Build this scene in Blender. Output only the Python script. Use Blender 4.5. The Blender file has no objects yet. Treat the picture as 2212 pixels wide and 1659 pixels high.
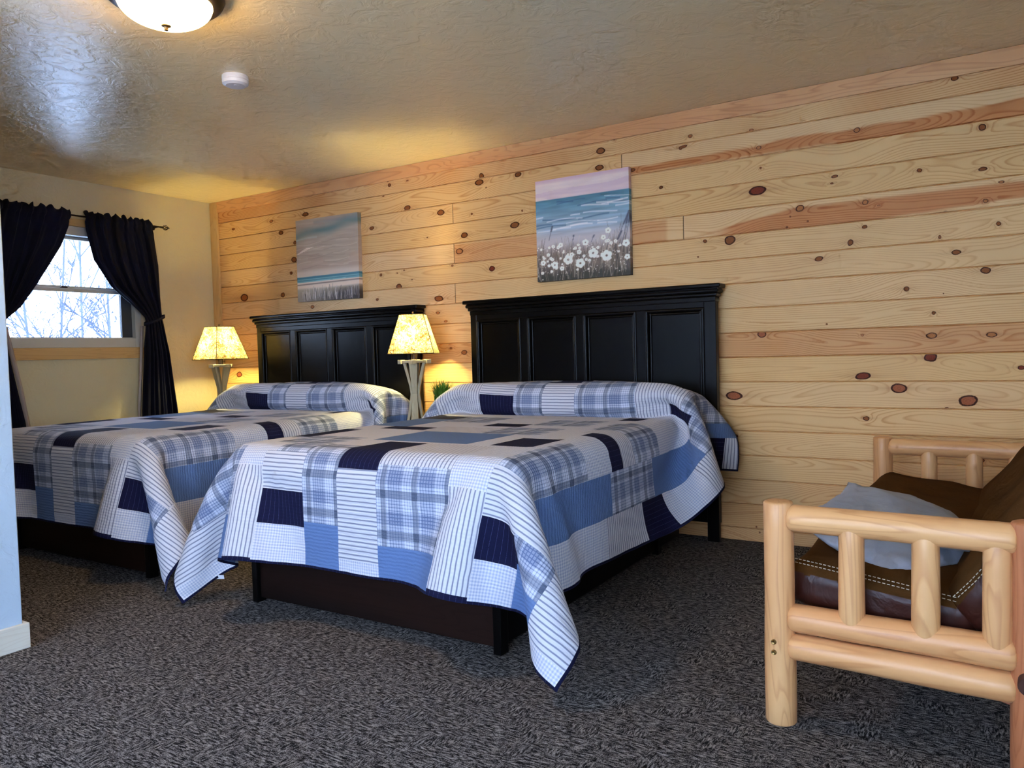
import bpy, bmesh, math, random, zlib, base64
import numpy as np
from mathutils import Vector, Matrix, noise as mnoise
R = math.radians
SC = bpy.context.scene
COL = SC.collection
H = 2.44
# ------------------------------------------------------------------ tags and objects
def tag(o, label=None, cat=None, group=None, kind=None):
    if label: o['label'] = label
    if cat: o['category'] = cat
    if group: o['group'] = group
    if kind: o['kind'] = kind
    return o
def empty(name, loc=(0,0,0), rz=0.0):
    o = bpy.data.objects.new(name, None); COL.objects.link(o)
    o.location = loc; o.rotation_euler = (0,0,rz); o.empty_display_size = .1
    return o
def link(name, bm, mats, parent=None, smooth=False, angle=35):
    me = bpy.data.meshes.new(name)
    bmesh.ops.recalc_face_normals(bm, faces=bm.faces)
    bm.to_mesh(me); bm.free()
    if not isinstance(mats, (list, tuple)): mats = [mats]
    for m in mats: me.materials.append(m)
    o = bpy.data.objects.new(name, me); COL.objects.link(o)
    if parent: o.parent = parent
    if smooth:
        for p in me.polygons: p.use_smooth = True
        try: me.set_sharp_from_angle(angle=R(angle))
        except Exception: pass
    return o
def copy_tree(o, parent=None):
    c = o.copy(); COL.objects.link(c); c.parent = parent
    for ch in list(o.children): copy_tree(ch, c)
    return c
def BM(): return bmesh.new()
def box(bm, x0, x1, y0, y1, z0, z1, bev=0.0, mi=0, seg=2):
    vs = [bm.verts.new((x, y, z)) for x in (x0, x1) for y in (y0, y1) for z in (z0, z1)]
    idx = [(0,1,3,2),(4,6,7,5),(0,4,5,1),(2,3,7,6),(0,2,6,4),(1,5,7,3)]
    fs = [bm.faces.new([vs[i] for i in f]) for f in idx]
    for f in fs: f.material_index = mi
    if bev > 0:
        es = list({e for f in fs for e in f.edges})
        bmesh.ops.bevel(bm, geom=es, offset=bev, segments=seg, profile=.5, affect='EDGES')
    return fs
def tube(bm, a, b, r0, r1=None, n=20, cap=True, mi=0, wob=0.0, seed=0, segs=1, dome=0.0):
    """round bar from a to b, optionally wobbly and with softened ends"""
    a = Vector(a); b = Vector(b); r1 = r0 if r1 is None else r1
    d = (b-a); L = d.length; d.normalize()
    t = Vector((0,0,1)) if abs(d.z) < .9 else Vector((1,0,0))
    u = d.cross(t).normalized(); v = d.cross(u).normalized()
    rings = []
    st = [0.0]+[i/segs for i in range(1, segs)]+[1.0]
    prof = [(s, 1.0) for s in st]
    if dome > 0:
        k = dome/L
        prof = [(0, .80), (k*.3, .93), (k, 1.0)]+[(s, 1.0) for s in st[1:-1] if k < s < 1-k]+[(1-k, 1.0), (1-k*.3, .93), (1, .80)]
    for s, f in prof:
        c = a.lerp(b, s); r = (r0+(r1-r0)*s)*f
        ring = []
        for i in range(n):
            an = 2*math.pi*i/n
            w = 1+wob*mnoise.noise(Vector((math.cos(an)*.8+seed, math.sin(an)*.8, s*L*4+seed)))
            ring.append(bm.verts.new(c+(u*math.cos(an)+v*math.sin(an))*r*w))
        rings.append(ring)
    for p, q in zip(rings, rings[1:]):
        for i in range(n):
            f = bm.faces.new((p[i], p[(i+1)%n], q[(i+1)%n], q[i])); f.material_index = mi
    if cap:
        for rg in (rings[0], rings[-1]):
            f = bm.faces.new(rg); f.material_index = mi
def lathe(bm, prof, c=(0,0,0), n=40, mi=0):
    rings = []
    for r, z in prof:
        if r < 1e-5: rings.append([bm.verts.new((c[0], c[1], c[2]+z))])
        else: rings.append([bm.verts.new((c[0]+r*math.cos(2*math.pi*i/n), c[1]+r*math.sin(2*math.pi*i/n), c[2]+z)) for i in range(n)])
    for p, q in zip(rings, rings[1:]):
        for i in range(n):
            j = (i+1) % n
            if len(p) == 1 and len(q) == 1: continue
            if len(p) == 1: f = bm.faces.new((p[0], q[i], q[j]))
            elif len(q) == 1: f = bm.faces.new((p[i], p[j], q[0]))
            else: f = bm.faces.new((p[i], p[j], q[j], q[i]))
            f.material_index = mi
def grid(bm, pts, mi=0, wrap=False):
    vs = [[bm.verts.new(p) for p in row] for row in pts]
    for i in range(len(vs)-1):
        m = len(vs[0])
        for j in range(m if wrap else m-1):
            f = bm.faces.new((vs[i][j], vs[i+1][j], vs[i+1][(j+1)%m], vs[i][(j+1)%m])); f.material_index = mi
    return vs
# ------------------------------------------------------------------ materials
def lin(c):
    return tuple((x/255/12.92 if x/255 <= .04045 else ((x/255+.055)/1.055)**2.4) for x in c[:3])+(1.0,)
class NT:
    def __init__(s, name, rough=.6, spec=.5, color=None):
        s.m = bpy.data.materials.new(name); s.m.use_nodes = True
        s.t = s.m.node_tree; s.b = s.t.nodes['Principled BSDF']
        s.b.inputs['Roughness'].default_value = rough
        s.b.inputs['Specular IOR Level'].default_value = spec
        if color is not None: s.b.inputs['Base Color'].default_value = lin(color)
    def n(s, typ, **kw):
        x = s.t.nodes.new(typ)
        for k, v in kw.items(): setattr(x, k, v)
        return x
    def put(s, sock, v):
        if isinstance(v, bpy.types.NodeSocket): s.t.links.new(v, sock)
        elif v is not None: sock.default_value = v
    def math(s, op, a, b=None, c=None, clamp=False):
        x = s.n('ShaderNodeMath', operation=op, use_clamp=clamp)
        for i, v in enumerate((a, b, c)):
            if v is not None: s.put(x.inputs[i], v)
        return x.outputs[0]
    def mix(s, f, a, b, blend='MIX'):
        x = s.n('ShaderNodeMix', data_type='RGBA', blend_type=blend)
        s.put(x.inputs[0], f)
        s.put(x.inputs[6], lin(a) if isinstance(a, tuple) and max(a[:3]) > 1.001 else a)
        s.put(x.inputs[7], lin(b) if isinstance(b, tuple) and max(b[:3]) > 1.001 else b)
        return x.outputs[2]
    def coord(s, kind='Object', scale=(1,1,1), rot=(0,0,0), loc=(0,0,0)):
        c = s.n('ShaderNodeTexCoord'); mp = s.n('ShaderNodeMapping')
        mp.inputs['Scale'].default_value = scale; mp.inputs['Rotation'].default_value = rot; mp.inputs['Location'].default_value = loc
        s.t.links.new(c.outputs[kind], mp.inputs[0]); return mp.outputs[0]
    def noise(s, vec, scale=5, detail=4, rough=.5, dist=0.0):
        x = s.n('ShaderNodeTexNoise'); s.put(x.inputs['Vector'], vec)
        x.inputs['Scale'].default_value = scale; x.inputs['Detail'].default_value = detail
        x.inputs['Roughness'].default_value = rough; x.inputs['Distortion'].default_value = dist
        return x.outputs[0]
    def ramp(s, f, stops):
        x = s.n('ShaderNodeValToRGB'); e = x.color_ramp.elements
        while len(e) < len(stops): e.new(.5)
        for el, (p, c) in zip(e, stops):
            el.position = p; el.color = lin(c) if max(c[:3]) > 1.001 else tuple(c)[:3]+(1,)
        s.put(x.inputs[0], f); return x.outputs[0]
    def bump(s, h, strength=.3, dist=.01):
        x = s.n('ShaderNodeBump'); x.inputs['Strength'].default_value = strength; x.inputs['Distance'].default_value = dist
        s.put(x.inputs['Height'], h); s.t.links.new(x.outputs[0], s.b.inputs['Normal']); return x.outputs[0]
    def base(s, v): s.put(s.b.inputs['Base Color'], v); return s
    def sep(s, vec):
        x = s.n('ShaderNodeSeparateXYZ'); s.put(x.inputs[0], vec); return x.outputs
M = {}
def plain(key, color, rough=.6, spec=.5, metal=0.0, noise_amt=.06, scale=8):
    t = NT(key, rough, spec); c = t.coord('Object')
    f = t.noise(c, scale, 3)
    lo = tuple(max(0, x*(1-noise_amt*2)) for x in color); hi = tuple(min(255, x*(1+noise_amt)) for x in color)
    t.base(t.mix(f, lo if max(lo) > 1.01 else (2, 2, 2), hi)); t.b.inputs['Metallic'].default_value = metal
    M[key] = t.m; return t
# --- painted drywall with a hand-trowelled skin
def plaster(key, col, rough, amt, spec=.5):
    t = NT(key, rough, spec)
    c = t.coord('Object')
    n1 = t.noise(t.coord('Object', (1, 1, 1)), 9, 5, .6, 1.2)
    r = t.math('SMOOTHSTEP', n1, .46, .60) if False else t.ramp(n1, [(.44, (0, 0, 0)), (.56, (1, 1, 1))])
    n2 = t.noise(c, 60, 3, .5)
    h = t.math('ADD', t.math('MULTIPLY', r, 1.0), t.math('MULTIPLY', n2, .35))
    t.bump(h, amt, .004)
    t.base(t.mix(t.noise(c, 1.5, 2), tuple(x*.96 for x in col), col))
    M[key] = t.m; return t
plaster('ceiling_paint', (242, 220, 176), .27, .24, .32)
plaster('wall_paint', (222, 210, 172), .42, .22, .4)
plaster('partition_daylit', (186, 206, 224), .42, .22, .4)  # blue of the daylight is put into the partition's own colour
# --- carpet: short dashes of grey-beige yarn over near-black
def carpet():
    t = NT('carpet_pile', .95, .1)
    w = t.noise(t.coord('Object'), 3.0, 2)
    a = t.noise(t.coord('Object', (38, 170, 1), (0, 0, R(4))), 1.0, 3, .65, .5)
    b = t.noise(t.coord('Object', (160, 42, 1), (0, 0, R(4))), 1.0, 3, .65, .5)
    sel = t.ramp(t.noise(t.coord('Object', (9, 10, 1)), 1.0, 1), [(.50, (0, 0, 0)), (.62, (1, 1, 1))])
    d = t.mix(sel, a, b)
    f = t.noise(t.coord('Object'), 330, 2, .7)
    k = t.math('ADD', t.math('MULTIPLY', d, .66), t.math('MULTIPLY', f, .44))
    col = t.ramp(k, [(.46, (11, 10, 12)), (.515, (19, 17, 19)), (.56, (90, 84, 82)), (.66, (156, 148, 142))])
    t.base(col); t.bump(k, .3, .004)
    M['carpet'] = t.m
carpet()
# --- pine boards: colour and growth-ring distance come from the mesh
def pine():
    t = NT('knotty_pine', .50, .2)
    a = t.n('ShaderNodeAttribute', attribute_name='wood_col')
    g = t.n('ShaderNodeAttribute', attribute_name='ring')
    s = t.sep(g.outputs['Vector'])          # x = ring distance, y = figure strength, z = plank number
    c = t.coord('Object', (1.6, 1, 40))
    fine = t.noise(t.coord('Object', (5, 5, 160)), 1.0, 3, .6)
    wob = t.noise(c, 1.0, 3)
    r = t.math('ADD', s[0], t.math('MULTIPLY', wob, .25))
    fr = t.math('FRACT', r)
    line = t.ramp(fr, [(0, (0, 0, 0)), (.55, (.06, .06, .06)), (.86, (1, 1, 1)), (.94, (.5, .5, .5)), (1, (0, 0, 0))])
    k = t.math('MULTIPLY', line, s[1])
    dark = t.mix(1.0, a.outputs['Color'], (.74, .54, .38, 1), 'MULTIPLY')
    col = t.mix(t.math('MULTIPLY', k, 1.25, clamp=True), a.outputs['Color'], dark)
    col = t.mix(t.math('MULTIPLY', t.math('SUBTRACT', fine, .5), .5), col, (.93, .80, .62, 1), 'MULTIPLY')
    t.base(col)
    t.bump(t.math('ADD', fine, t.math('MULTIPLY', line, .4)), .05, .002)
    M['pine'] = t.m
    k = NT('pine_knot', .6, .15)
    a = k.n('ShaderNodeAttribute', attribute_name='wood_col'); g = k.n('ShaderNodeAttribute', attribute_name='ring')
    s = k.sep(g.outputs['Vector'])
    nn = k.noise(k.coord('Object'), 130, 3)
    rr = k.math('ADD', s[0], k.math('MULTIPLY', k.math('SUBTRACT', nn, .5), .35))
    ringl = k.math('FRACT', k.math('MULTIPLY', rr, 3.3))
    inner = k.mix(k.math('MULTIPLY', ringl, .45), a.outputs['Color'], k.mix(1.0, a.outputs['Color'], (.35, .25, .2, 1), 'MULTIPLY'))
    edge = k.ramp(rr, [(0, (0, 0, 0)), (.66, (0, 0, 0)), (.80, (1, 1, 1)), (.93, (1, 1, 1)), (1, (.2, .2, .2))])
    k.base(k.mix(edge, inner, (58, 26, 10)))
    M['knot'] = k.m
pine()
def wood(key, c1, c2, axis=0, ringscale=26, rough=.4, knots=False, streak=.5, spec=.4):
    """solid timber cut along `axis` of the object; rings are warped cylinders"""
    t = NT(key, rough, spec)
    sc = [1, 1, 1]; sc[axis] = .12
    v = t.coord('Object', tuple(sc))
    big = t.noise(v, 9, 2, .5, .6)
    sc2 = [1, 1, 1]; sc2[axis] = .03
    fine = t.noise(t.coord('Object', tuple(sc2)), 260, 3, .6)
    rg = t.math('FRACT', t.math('MULTIPLY', big, ringscale*.45))
    line = t.ramp(rg, [(0, (0, 0, 0)), (.6, (.1, .1, .1)), (.88, (1, 1, 1)), (1, (0, 0, 0))])
    tone = t.noise(t.coord('Object', tuple(sc)), 4, 2)
    col = t.mix(t.ramp(tone, [(.38, (0, 0, 0)), (.62, (1, 1, 1))]), c1, c2)
    dk = t.mix(1.0, col, (.66, .50, .40, 1), 'MULTIPLY')
    col = t.mix(t.math('MULTIPLY', line, streak), col, dk)
    col = t.mix(t.math('MULTIPLY', fine, .35), col, (.88, .78, .66, 1), 'MULTIPLY')
    t.base(col); t.bump(fine, .06, .002)
    M[key] = t.m; return t
wood('log_x', (224, 160, 104), (232, 178, 120), 0)
wood('log_y', (224, 160, 104), (232, 178, 120), 1)
wood('log_z', (218, 158, 104), (228, 176, 120), 2)
wood('log_shaded', (188, 118, 78), (206, 138, 96), 2)  # near rear post: its reddish shade is put into the wood colour
wood('board_red', (190, 124, 92), (206, 142, 108), 0)
wood('trim_z', (214, 174, 112), (222, 186, 128), 2, streak=.3)
wood('trim_y', (214, 170, 108), (222, 184, 124), 1, streak=.35)
wood('white_wood', (214, 210, 196), (224, 220, 206), 1, streak=.18, rough=.5)
wood('dark_plinth', (10, 7, 7), (32, 16, 10), 0, 30, .5, streak=.7, spec=.15)
wood('grey_slat', (150, 142, 118), (176, 168, 142), 2, 30, .7, streak=.35)
def black_lacquer():
    t = NT('black_lacquer', .30, .14)
    n = t.noise(t.coord('Object', (1, 1, .1)), 60, 3)
    t.base(t.mix(n, (4, 3, 3), (8, 7, 7))); t.bump(n, .03, .001)
    M['black'] = t.m
black_lacquer()
plain('mattress_white', (205, 205, 205), .9, .2)
plain('black_cloth', (12, 12, 16), .9, .2)
plain('bronze', (38, 28, 22), .4, .5, .7)
plain('brass', (120, 96, 62), .35, .5, .8)
plain('white_plastic', (232, 232, 236), .4, .4, noise_amt=.01)
plain('vinyl_white', (208, 206, 196), .4, .4, noise_amt=.01)
plain('dark_jamb', (70, 72, 76), .6)
plain('bolt_metal', (150, 120, 70), .35, .5, .9)
plain('bark_dark', (70, 34, 20), .8)
plain('pot_white', (196, 194, 188), .5)
plain('soil', (38, 28, 20), .95)
plain('snow', (240, 243, 250), .8, .2)
plain('bark_grey', (78, 82, 94), .9, .1)
plain('pillow_white', (216, 218, 224), .9, .2)
plain('stitch', (206, 192, 168), .7, .2, noise_amt=.02)
def fabric(key, c1, c2, rough=.9, wr=.4, sc=7, sheen=0.0, spec=.2, weave=True):
    t = NT(key, rough, spec)
    n = t.noise(t.coord('Object'), sc, 4, .55, .6)
    w = t.noise(t.coord('Object'), 420, 2, .6)
    t.base(t.mix(n, c1, c2))
    h = t.math('ADD', n, t.math('MULTIPLY', w, .06 if weave else .01))
    t.bump(h, wr, .03)
    if sheen:
        t.b.inputs['Sheen Weight'].default_value = sheen
    M[key] = t.m; return t
fabric('curtain_navy', (9, 12, 30), (14, 18, 42), .85, .15)
fabric('curtain_lining', (176, 162, 158), (190, 178, 172), .9, .1)
fabric('suede', (62, 38, 16), (90, 58, 28), .95, .45, 6, 0.0, .05)
fabric('leather', (52, 22, 15), (66, 30, 20), .42, .35, 9, 0, .3, False)
fabric('pillow_blue', (146, 148, 160), (164, 166, 176), .85, .30, 9, .1)
t = NT('grass_green', .5, .4); n = t.noise(t.coord('Object'), 40, 2); t.base(t.mix(n, (26, 62, 20), (84, 132, 44))); M['grass'] = t.m
def lampshade():
    t = NT('mica_shade', .6, .3)
    n = t.noise(t.coord('Object'), 55, 5, .75, 1.5)
    n2 = t.noise(t.coord('Object'), 12, 3, .6)
    k = t.math('ADD', t.math('MULTIPLY', n, .75), t.math('MULTIPLY', n2, .25))
    col = t.ramp(k, [(.43, (84, 62, 34)), (.51, (176, 154, 110)), (.61, (240, 230, 200))])
    t.base(col)
    tr = t.n('ShaderNodeBsdfTranslucent'); t.put(tr.inputs[0], col)
    mx = t.n('ShaderNodeMixShader'); mx.inputs[0].default_value = .5
    t.t.links.new(t.b.outputs[0], mx.inputs[1]); t.t.links.new(tr.outputs[0], mx.inputs[2])
    t.t.links.new(mx.outputs[0], t.t.nodes['Material Output'].inputs[0])
    M['shade'] = t.m
lampshade()
def emit(key, col, strength):
    t = NT(key); t.b.inputs['Emission Color'].default_value = lin(col); t.b.inputs['Emission Strength'].default_value = strength
    t.b.inputs['Base Color'].default_value = lin(col); M[key] = t.m
emit('bulb', (255, 214, 140), 30)
emit('dome_glass', (255, 210, 130), 58)
def glass():
    t = NT('window_glass')
    g = t.n('ShaderNodeBsdfGlossy'); g.inputs['Roughness'].default_value = 0.02
    tr = t.n('ShaderNodeBsdfTransparent'); fr = t.n('ShaderNodeFresnel'); fr.inputs[0].default_value = 1.35
    mx = t.n('ShaderNodeMixShader'); t.put(mx.inputs[0], fr.outputs[0])
    t.t.links.new(tr.outputs[0], mx.inputs[1]); t.t.links.new(g.outputs[0], mx.inputs[2])
    t.t.links.new(mx.outputs[0], t.t.nodes['Material Output'].inputs[0]); M['glass'] = t.m
glass()
# --- quilt fabrics, in metres on the patch they cover
def quilt_mats():
    PALE = (206, 205, 212); SLATE = (52, 66, 92); MID = (112, 128, 160); NAVY = (19, 20, 48); CHAM = (92, 116, 158)
    def start(name):
        t = NT(name, .92, .15)
        uv = t.n('ShaderNodeUVMap', uv_map='patch'); s = t.sep(uv.outputs[0])
        g = t.n('ShaderNodeUVMap', uv_map='cloth'); q = t.sep(g.outputs[0])
        return t, s[0], s[1], q[0], q[1], uv, g
    def finish(t, q0, q1, g, amt=.55):
        # rows of quilting stitches, puckered
        wob = t.noise(g.outputs[0], 26, 2)
        row = t.math('FRACT', t.math('ADD', t.math('MULTIPLY', q1, 72), t.math('MULTIPLY', wob, .9)))
        rr = t.math('ABSOLUTE', t.math('SUBTRACT', row, .5))
        pk = t.noise(g.outputs[0], 120, 3, .6)
        h = t.math('ADD', t.math('MULTIPLY', rr, -1.0), t.math('MULTIPLY', pk, .7))
        t.bump(h, amt, .004)
    def stripes(name, use_u):
        t, u, v, q0, q1, uv, g = start(name)
        x = u if use_u else v
        nz = t.noise(g.outputs[0], 14, 2)
        x = t.math('ADD', x, t.math('MULTIPLY', nz, .003))
        f = t.math('FRACT', t.math('MULTIPLY', x, 1/.0175))
        l = t.ramp(f, [(0, (0, 0, 0)), (.30, (0, 0, 0)), (.40, (1, 1, 1)), (.60, (1, 1, 1)), (.70, (0, 0, 0)), (1, (0, 0, 0))])
        f2 = t.math('FRACT', t.math('MULTIPLY', x, 1/.0045))
        l2 = t.math('MULTIPLY', t.math('GREATER_THAN', f2, .5), .12)
        c = t.mix(t.math('MULTIPLY', l, .72), PALE, (66, 76, 112))
        c = t.mix(l2, c, (110, 122, 150)); t.base(c); finish(t, q0, q1, g); M[name] = t.m
    stripes('quilt_stripe_long', True); stripes('quilt_stripe_cross', False)
    t, u, v, q0, q1, uv, g = start('quilt_gingham')
    a = t.math('GREATER_THAN', t.math('FRACT', t.math('MULTIPLY', u, 1/.0115)), .5)
    b = t.math('GREATER_THAN', t.math('FRACT', t.math('MULTIPLY', v, 1/.0115)), .5)
    k = t.math('MULTIPLY', t.math('ADD', a, b), .33)
    t.base(t.mix(k, (214, 212, 216), (132, 146, 182))); finish(t, q0, q1, g); M['quilt_gingham'] = t.m
    t, u, v, q0, q1, uv, g = start('quilt_navy')
    f = t.math('LESS_THAN', t.math('FRACT', t.math('MULTIPLY', u, 1/.022)), .07)
    br = t.math('MULTIPLY', f, t.math('GREATER_THAN', t.noise(uv.outputs[0], 300, 1), .42))
    t.base(t.mix(t.math('MULTIPLY', br, .35), NAVY, (90, 96, 140))); finish(t, q0, q1, g, .35); M['quilt_navy'] = t.m
    t, u, v, q0, q1, uv, g = start('quilt_chambray')
    w = t.noise(g.outputs[0], 350, 2, .7)
    t.base(t.mix(w, tuple(x*.9 for x in CHAM), tuple(min(255, x*1.12) for x in CHAM))); finish(t, q0, q1, g, .7); M['quilt_chambray'] = t.m
    t, u, v, q0, q1, uv, g = start('quilt_plaid')
    def band(x, per, lo, hi):
        f = t.math('FRACT', t.math('MULTIPLY', x, 1/per))
        return t.math('MULTIPLY', t.math('GREATER_THAN', f, lo/per), t.math('LESS_THAN', f, hi/per))
    dk_u = band(u, .150, .022, .048); dk_v = band(v, .155, .030, .062)
    md_u = band(u, .150, .058, .125); md_v = band(v, .155, .085, .135)
    th_u = t.math('MULTIPLY', band(u, .0125, 0, .0035), .38); th_v = t.math('MULTIPLY', band(v, .0125, 0, .0035), .38)
    k = t.math('ADD', t.math('MULTIPLY', t.math('ADD', md_u, md_v), .36), t.math('ADD', th_u, th_v))
    c = t.mix(t.math('MINIMUM', k, 1.0), (198, 202, 218), (62, 82, 124))
    c = t.mix(t.math('MULTIPLY', t.math('ADD', dk_u, dk_v), .62), c, (44, 58, 84))
    w = t.noise(g.outputs[0], 300, 2, .7)
    c = t.mix(t.math('MULTIPLY', w, .25), c, (196, 204, 220))
    t.base(c); finish(t, q0, q1, g); M['quilt_plaid'] = t.m
quilt_mats()
# ------------------------------------------------------------------ the room
def struct(name, bm, mats, parent=None, **kw):
    o = link(name, bm, mats, parent, **kw)
    if parent is None: o['kind'] = 'structure'
    return o
XR, YF, PX, PY = 7.7, -6.2, 2.51, -2.835
bm = BM(); box(bm, -.15, XR+.15, YF-.15, .15, -.08, 0); struct('floor', bm, M['carpet'])
bm = BM(); box(bm, -.15, XR+.15, YF-.15, .15, H, H+.1); struct('ceiling', bm, M['ceiling_paint'])
# window wall x = 0, with its opening
WY0, WY1, WZ0, WZ1 = -1.74, -.69, 1.215, 2.10
def wall_x(name, x0, x1, ya, yb, hy0, hy1, hz0, hz1, mat):
    bm = BM()
    box(bm, x0, x1, ya, hy0, 0, H); box(bm, x0, x1, hy1, yb, 0, H)
    if hz0 > 0: box(bm, x0, x1, hy0, hy1, 0, hz0)
    box(bm, x0, x1, hy0, hy1, hz1, H)
    return struct(name, bm, mat)
def wall_y(name, y0, y1, xa, xb, hx0, hx1, hz0, hz1, mat):
    bm = BM()
    box(bm, xa, hx0, y0, y1, 0, H); box(bm, hx1, xb, y0, y1, 0, H)
    if hz0 > 0: box(bm, hx0, hx1, y0, y1, 0, hz0)
    box(bm, hx0, hx1, y0, y1, hz1, H)
    return struct(name, bm, mat)
wall_x('wall_left', -.14, 0, PY-.12, .0, WY0, WY1, WZ0, WZ1, M['wall_paint'])
# bathroom block that cuts into the room on the left
bm = BM(); box(bm, -.14, PX, YF-.1, PY, 0, H, .004, seg=1); struct('wall_partition', bm, M['partition_daylit'])
bm = BM(); box(bm, PX, PX+.017, YF, PY+.017, 0, .098, .003); box(bm, .02, PX, PY, PY+.017, 0, .098, .003)
struct('baseboard_partition', bm, M['white_wood'])
# daylight side of the room, behind and beside the camera
wall_x('wall_right', XR, XR+.14, YF-.1, .0, -6.0, -3.7, .75, 2.15, M['wall_paint'])
wall_y('wall_front', YF-.14, YF, PX, XR+.14, 3.0, 6.4, .45, 2.12, M['wall_paint'])
# ------------------------------------------------------------------ knotty pine wall y = 0
KN = [(660,463,14,9,0),(586,478,8,6,1),(528,643,18,16,0),(611,637,9,11,0),(803,493,10,8,0),(838,390,5,7,0),(841,400,7,8,0),
(880,449,14,11,0),(952,459,16,13,0),(1040,380,11,13,0),(1035,394,20,13,0),(1119,377,15,11,0),(1112,486,20,14,0),(1003,508,15,12,0),
(823,594,6,7,0),(862,619,13,12,0),(1063,580,13,12,2),(977,574,6,5,0),(948,645,20,13,0),(992,543,16,13,1),(1297,326,20,14,0),
(1295,362,19,12,0),(1491,294,10,8,0),(1476,317,18,7,0),(1560,235,8,6,0),(1623,281,10,6,1),(2017,166,9,8,0),(2062,169,17,12,0),
(2167,122,12,10,1),(1639,319,11,8,1),(1851,281,15,12,1),(2122,275,18,15,0),(1643,363,5,5,0),(1636,412,38,20,2),(1803,381,16,7,0),
(1797,396,8,4,0),(1986,368,12,9,0),(2123,365,20,9,0),(1728,450,18,15,1),(1869,437,14,11,1),(2163,393,14,6,1),(2129,434,12,10,1),
(2042,458,13,5,0),(1523,521,9,8,0),(1577,519,24,21,0),(1868,490,12,8,0),(1837,524,13,14,0),(2030,512,7,9,0),(2157,483,11,10,0),
(1769,559,19,11,0),(2065,545,22,11,0),(2129,584,24,15,0),(1958,624,13,11,0),(2017,676,9,8,0),(1786,700,5,4,0),(1646,722,20,15,3),
(1863,724,6,6,1),(2012,725,26,14,1),(2142,723,24,12,1),(2010,772,31,20,2),(1864,812,36,16,2),(2206,794,16,10,2),(1942,839,36,22,3),
(1585,855,36,19,3),(2092,866,46,25,3),(1871,904,14,10,0),(1590,942,9,7,0),(2122,994,10,8,0),(2045,882,9,6,0),(1547,1130,7,5,0),(1541,1152,5,8,0),
(1634,1138,4,4,0),(1641,1150,4,4,0),(517,809,12,12,3),(1003,761,13,11,0),(974,752,6,5,0),(629,590,6,7,0),(635,561,12,12,0),
(607,503,10,9,0),(637,524,7,8,0),(675,663,8,8,1),(1019,462,5,5,0),(1128,455,4,5,0),(1367,367,10,8,0),(504,495,7,5,0),(815,647,6,6,0),
(1428,405,9,7,0),(1415,278,8,5,0),(1327,300,7,6,0),(1268,290,6,6,0),(992,350,8,6,0),(1088,340,8,7,0),(1470,320,8,8,0),(828,424,5,3,0),
(880,390,6,3,0),(1050,405,3,3,0),(873,584,4,3,0),(923,513,3,3,0),(890,604,3,3,0),(858,590,3,3,0),(963,694,8,5,1),(946,676,9,6,1),
(1700,491,6,5,0),(1707,468,4,4,0),(1745,478,5,4,0),(1726,492,5,4,0),(1898,444,8,3,1),(1832,183,4,3,0),(1824,199,4,3,0),(1663,229,4,3,0),
(1763,205,4,3,0),(1990,166,4,3,0),(2122,143,4,3,0),(1508,555,4,4,0),(2038,634,3,3,0)]
CAMP = [-0.55814941, -0.04039190, -0.02716867, 5.69467915, -4.31583573, 1.09038392, 1663.63561]
def cam_basis():
    yaw, pitch, roll = CAMP[:3]
    f = Vector((math.sin(yaw)*math.cos(pitch), math.cos(yaw)*math.cos(pitch), math.sin(pitch)))
    r = Vector((math.cos(yaw), -math.sin(yaw), 0)); u = r.cross(f)
    return math.cos(roll)*r+math.sin(roll)*u, -math.sin(roll)*r+math.cos(roll)*u, f
def wall_xz(px, py):
    """where a measured point of the photo lies on the pine wall (x, z in metres)"""
    r, u, f = cam_basis(); d = f+r*((px-1106)/CAMP[6])+u*((829.5-py)/CAMP[6])
    t = -CAMP[4]/d.y
    return CAMP[3]+d.x*t, CAMP[5]+d.z*t
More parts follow.
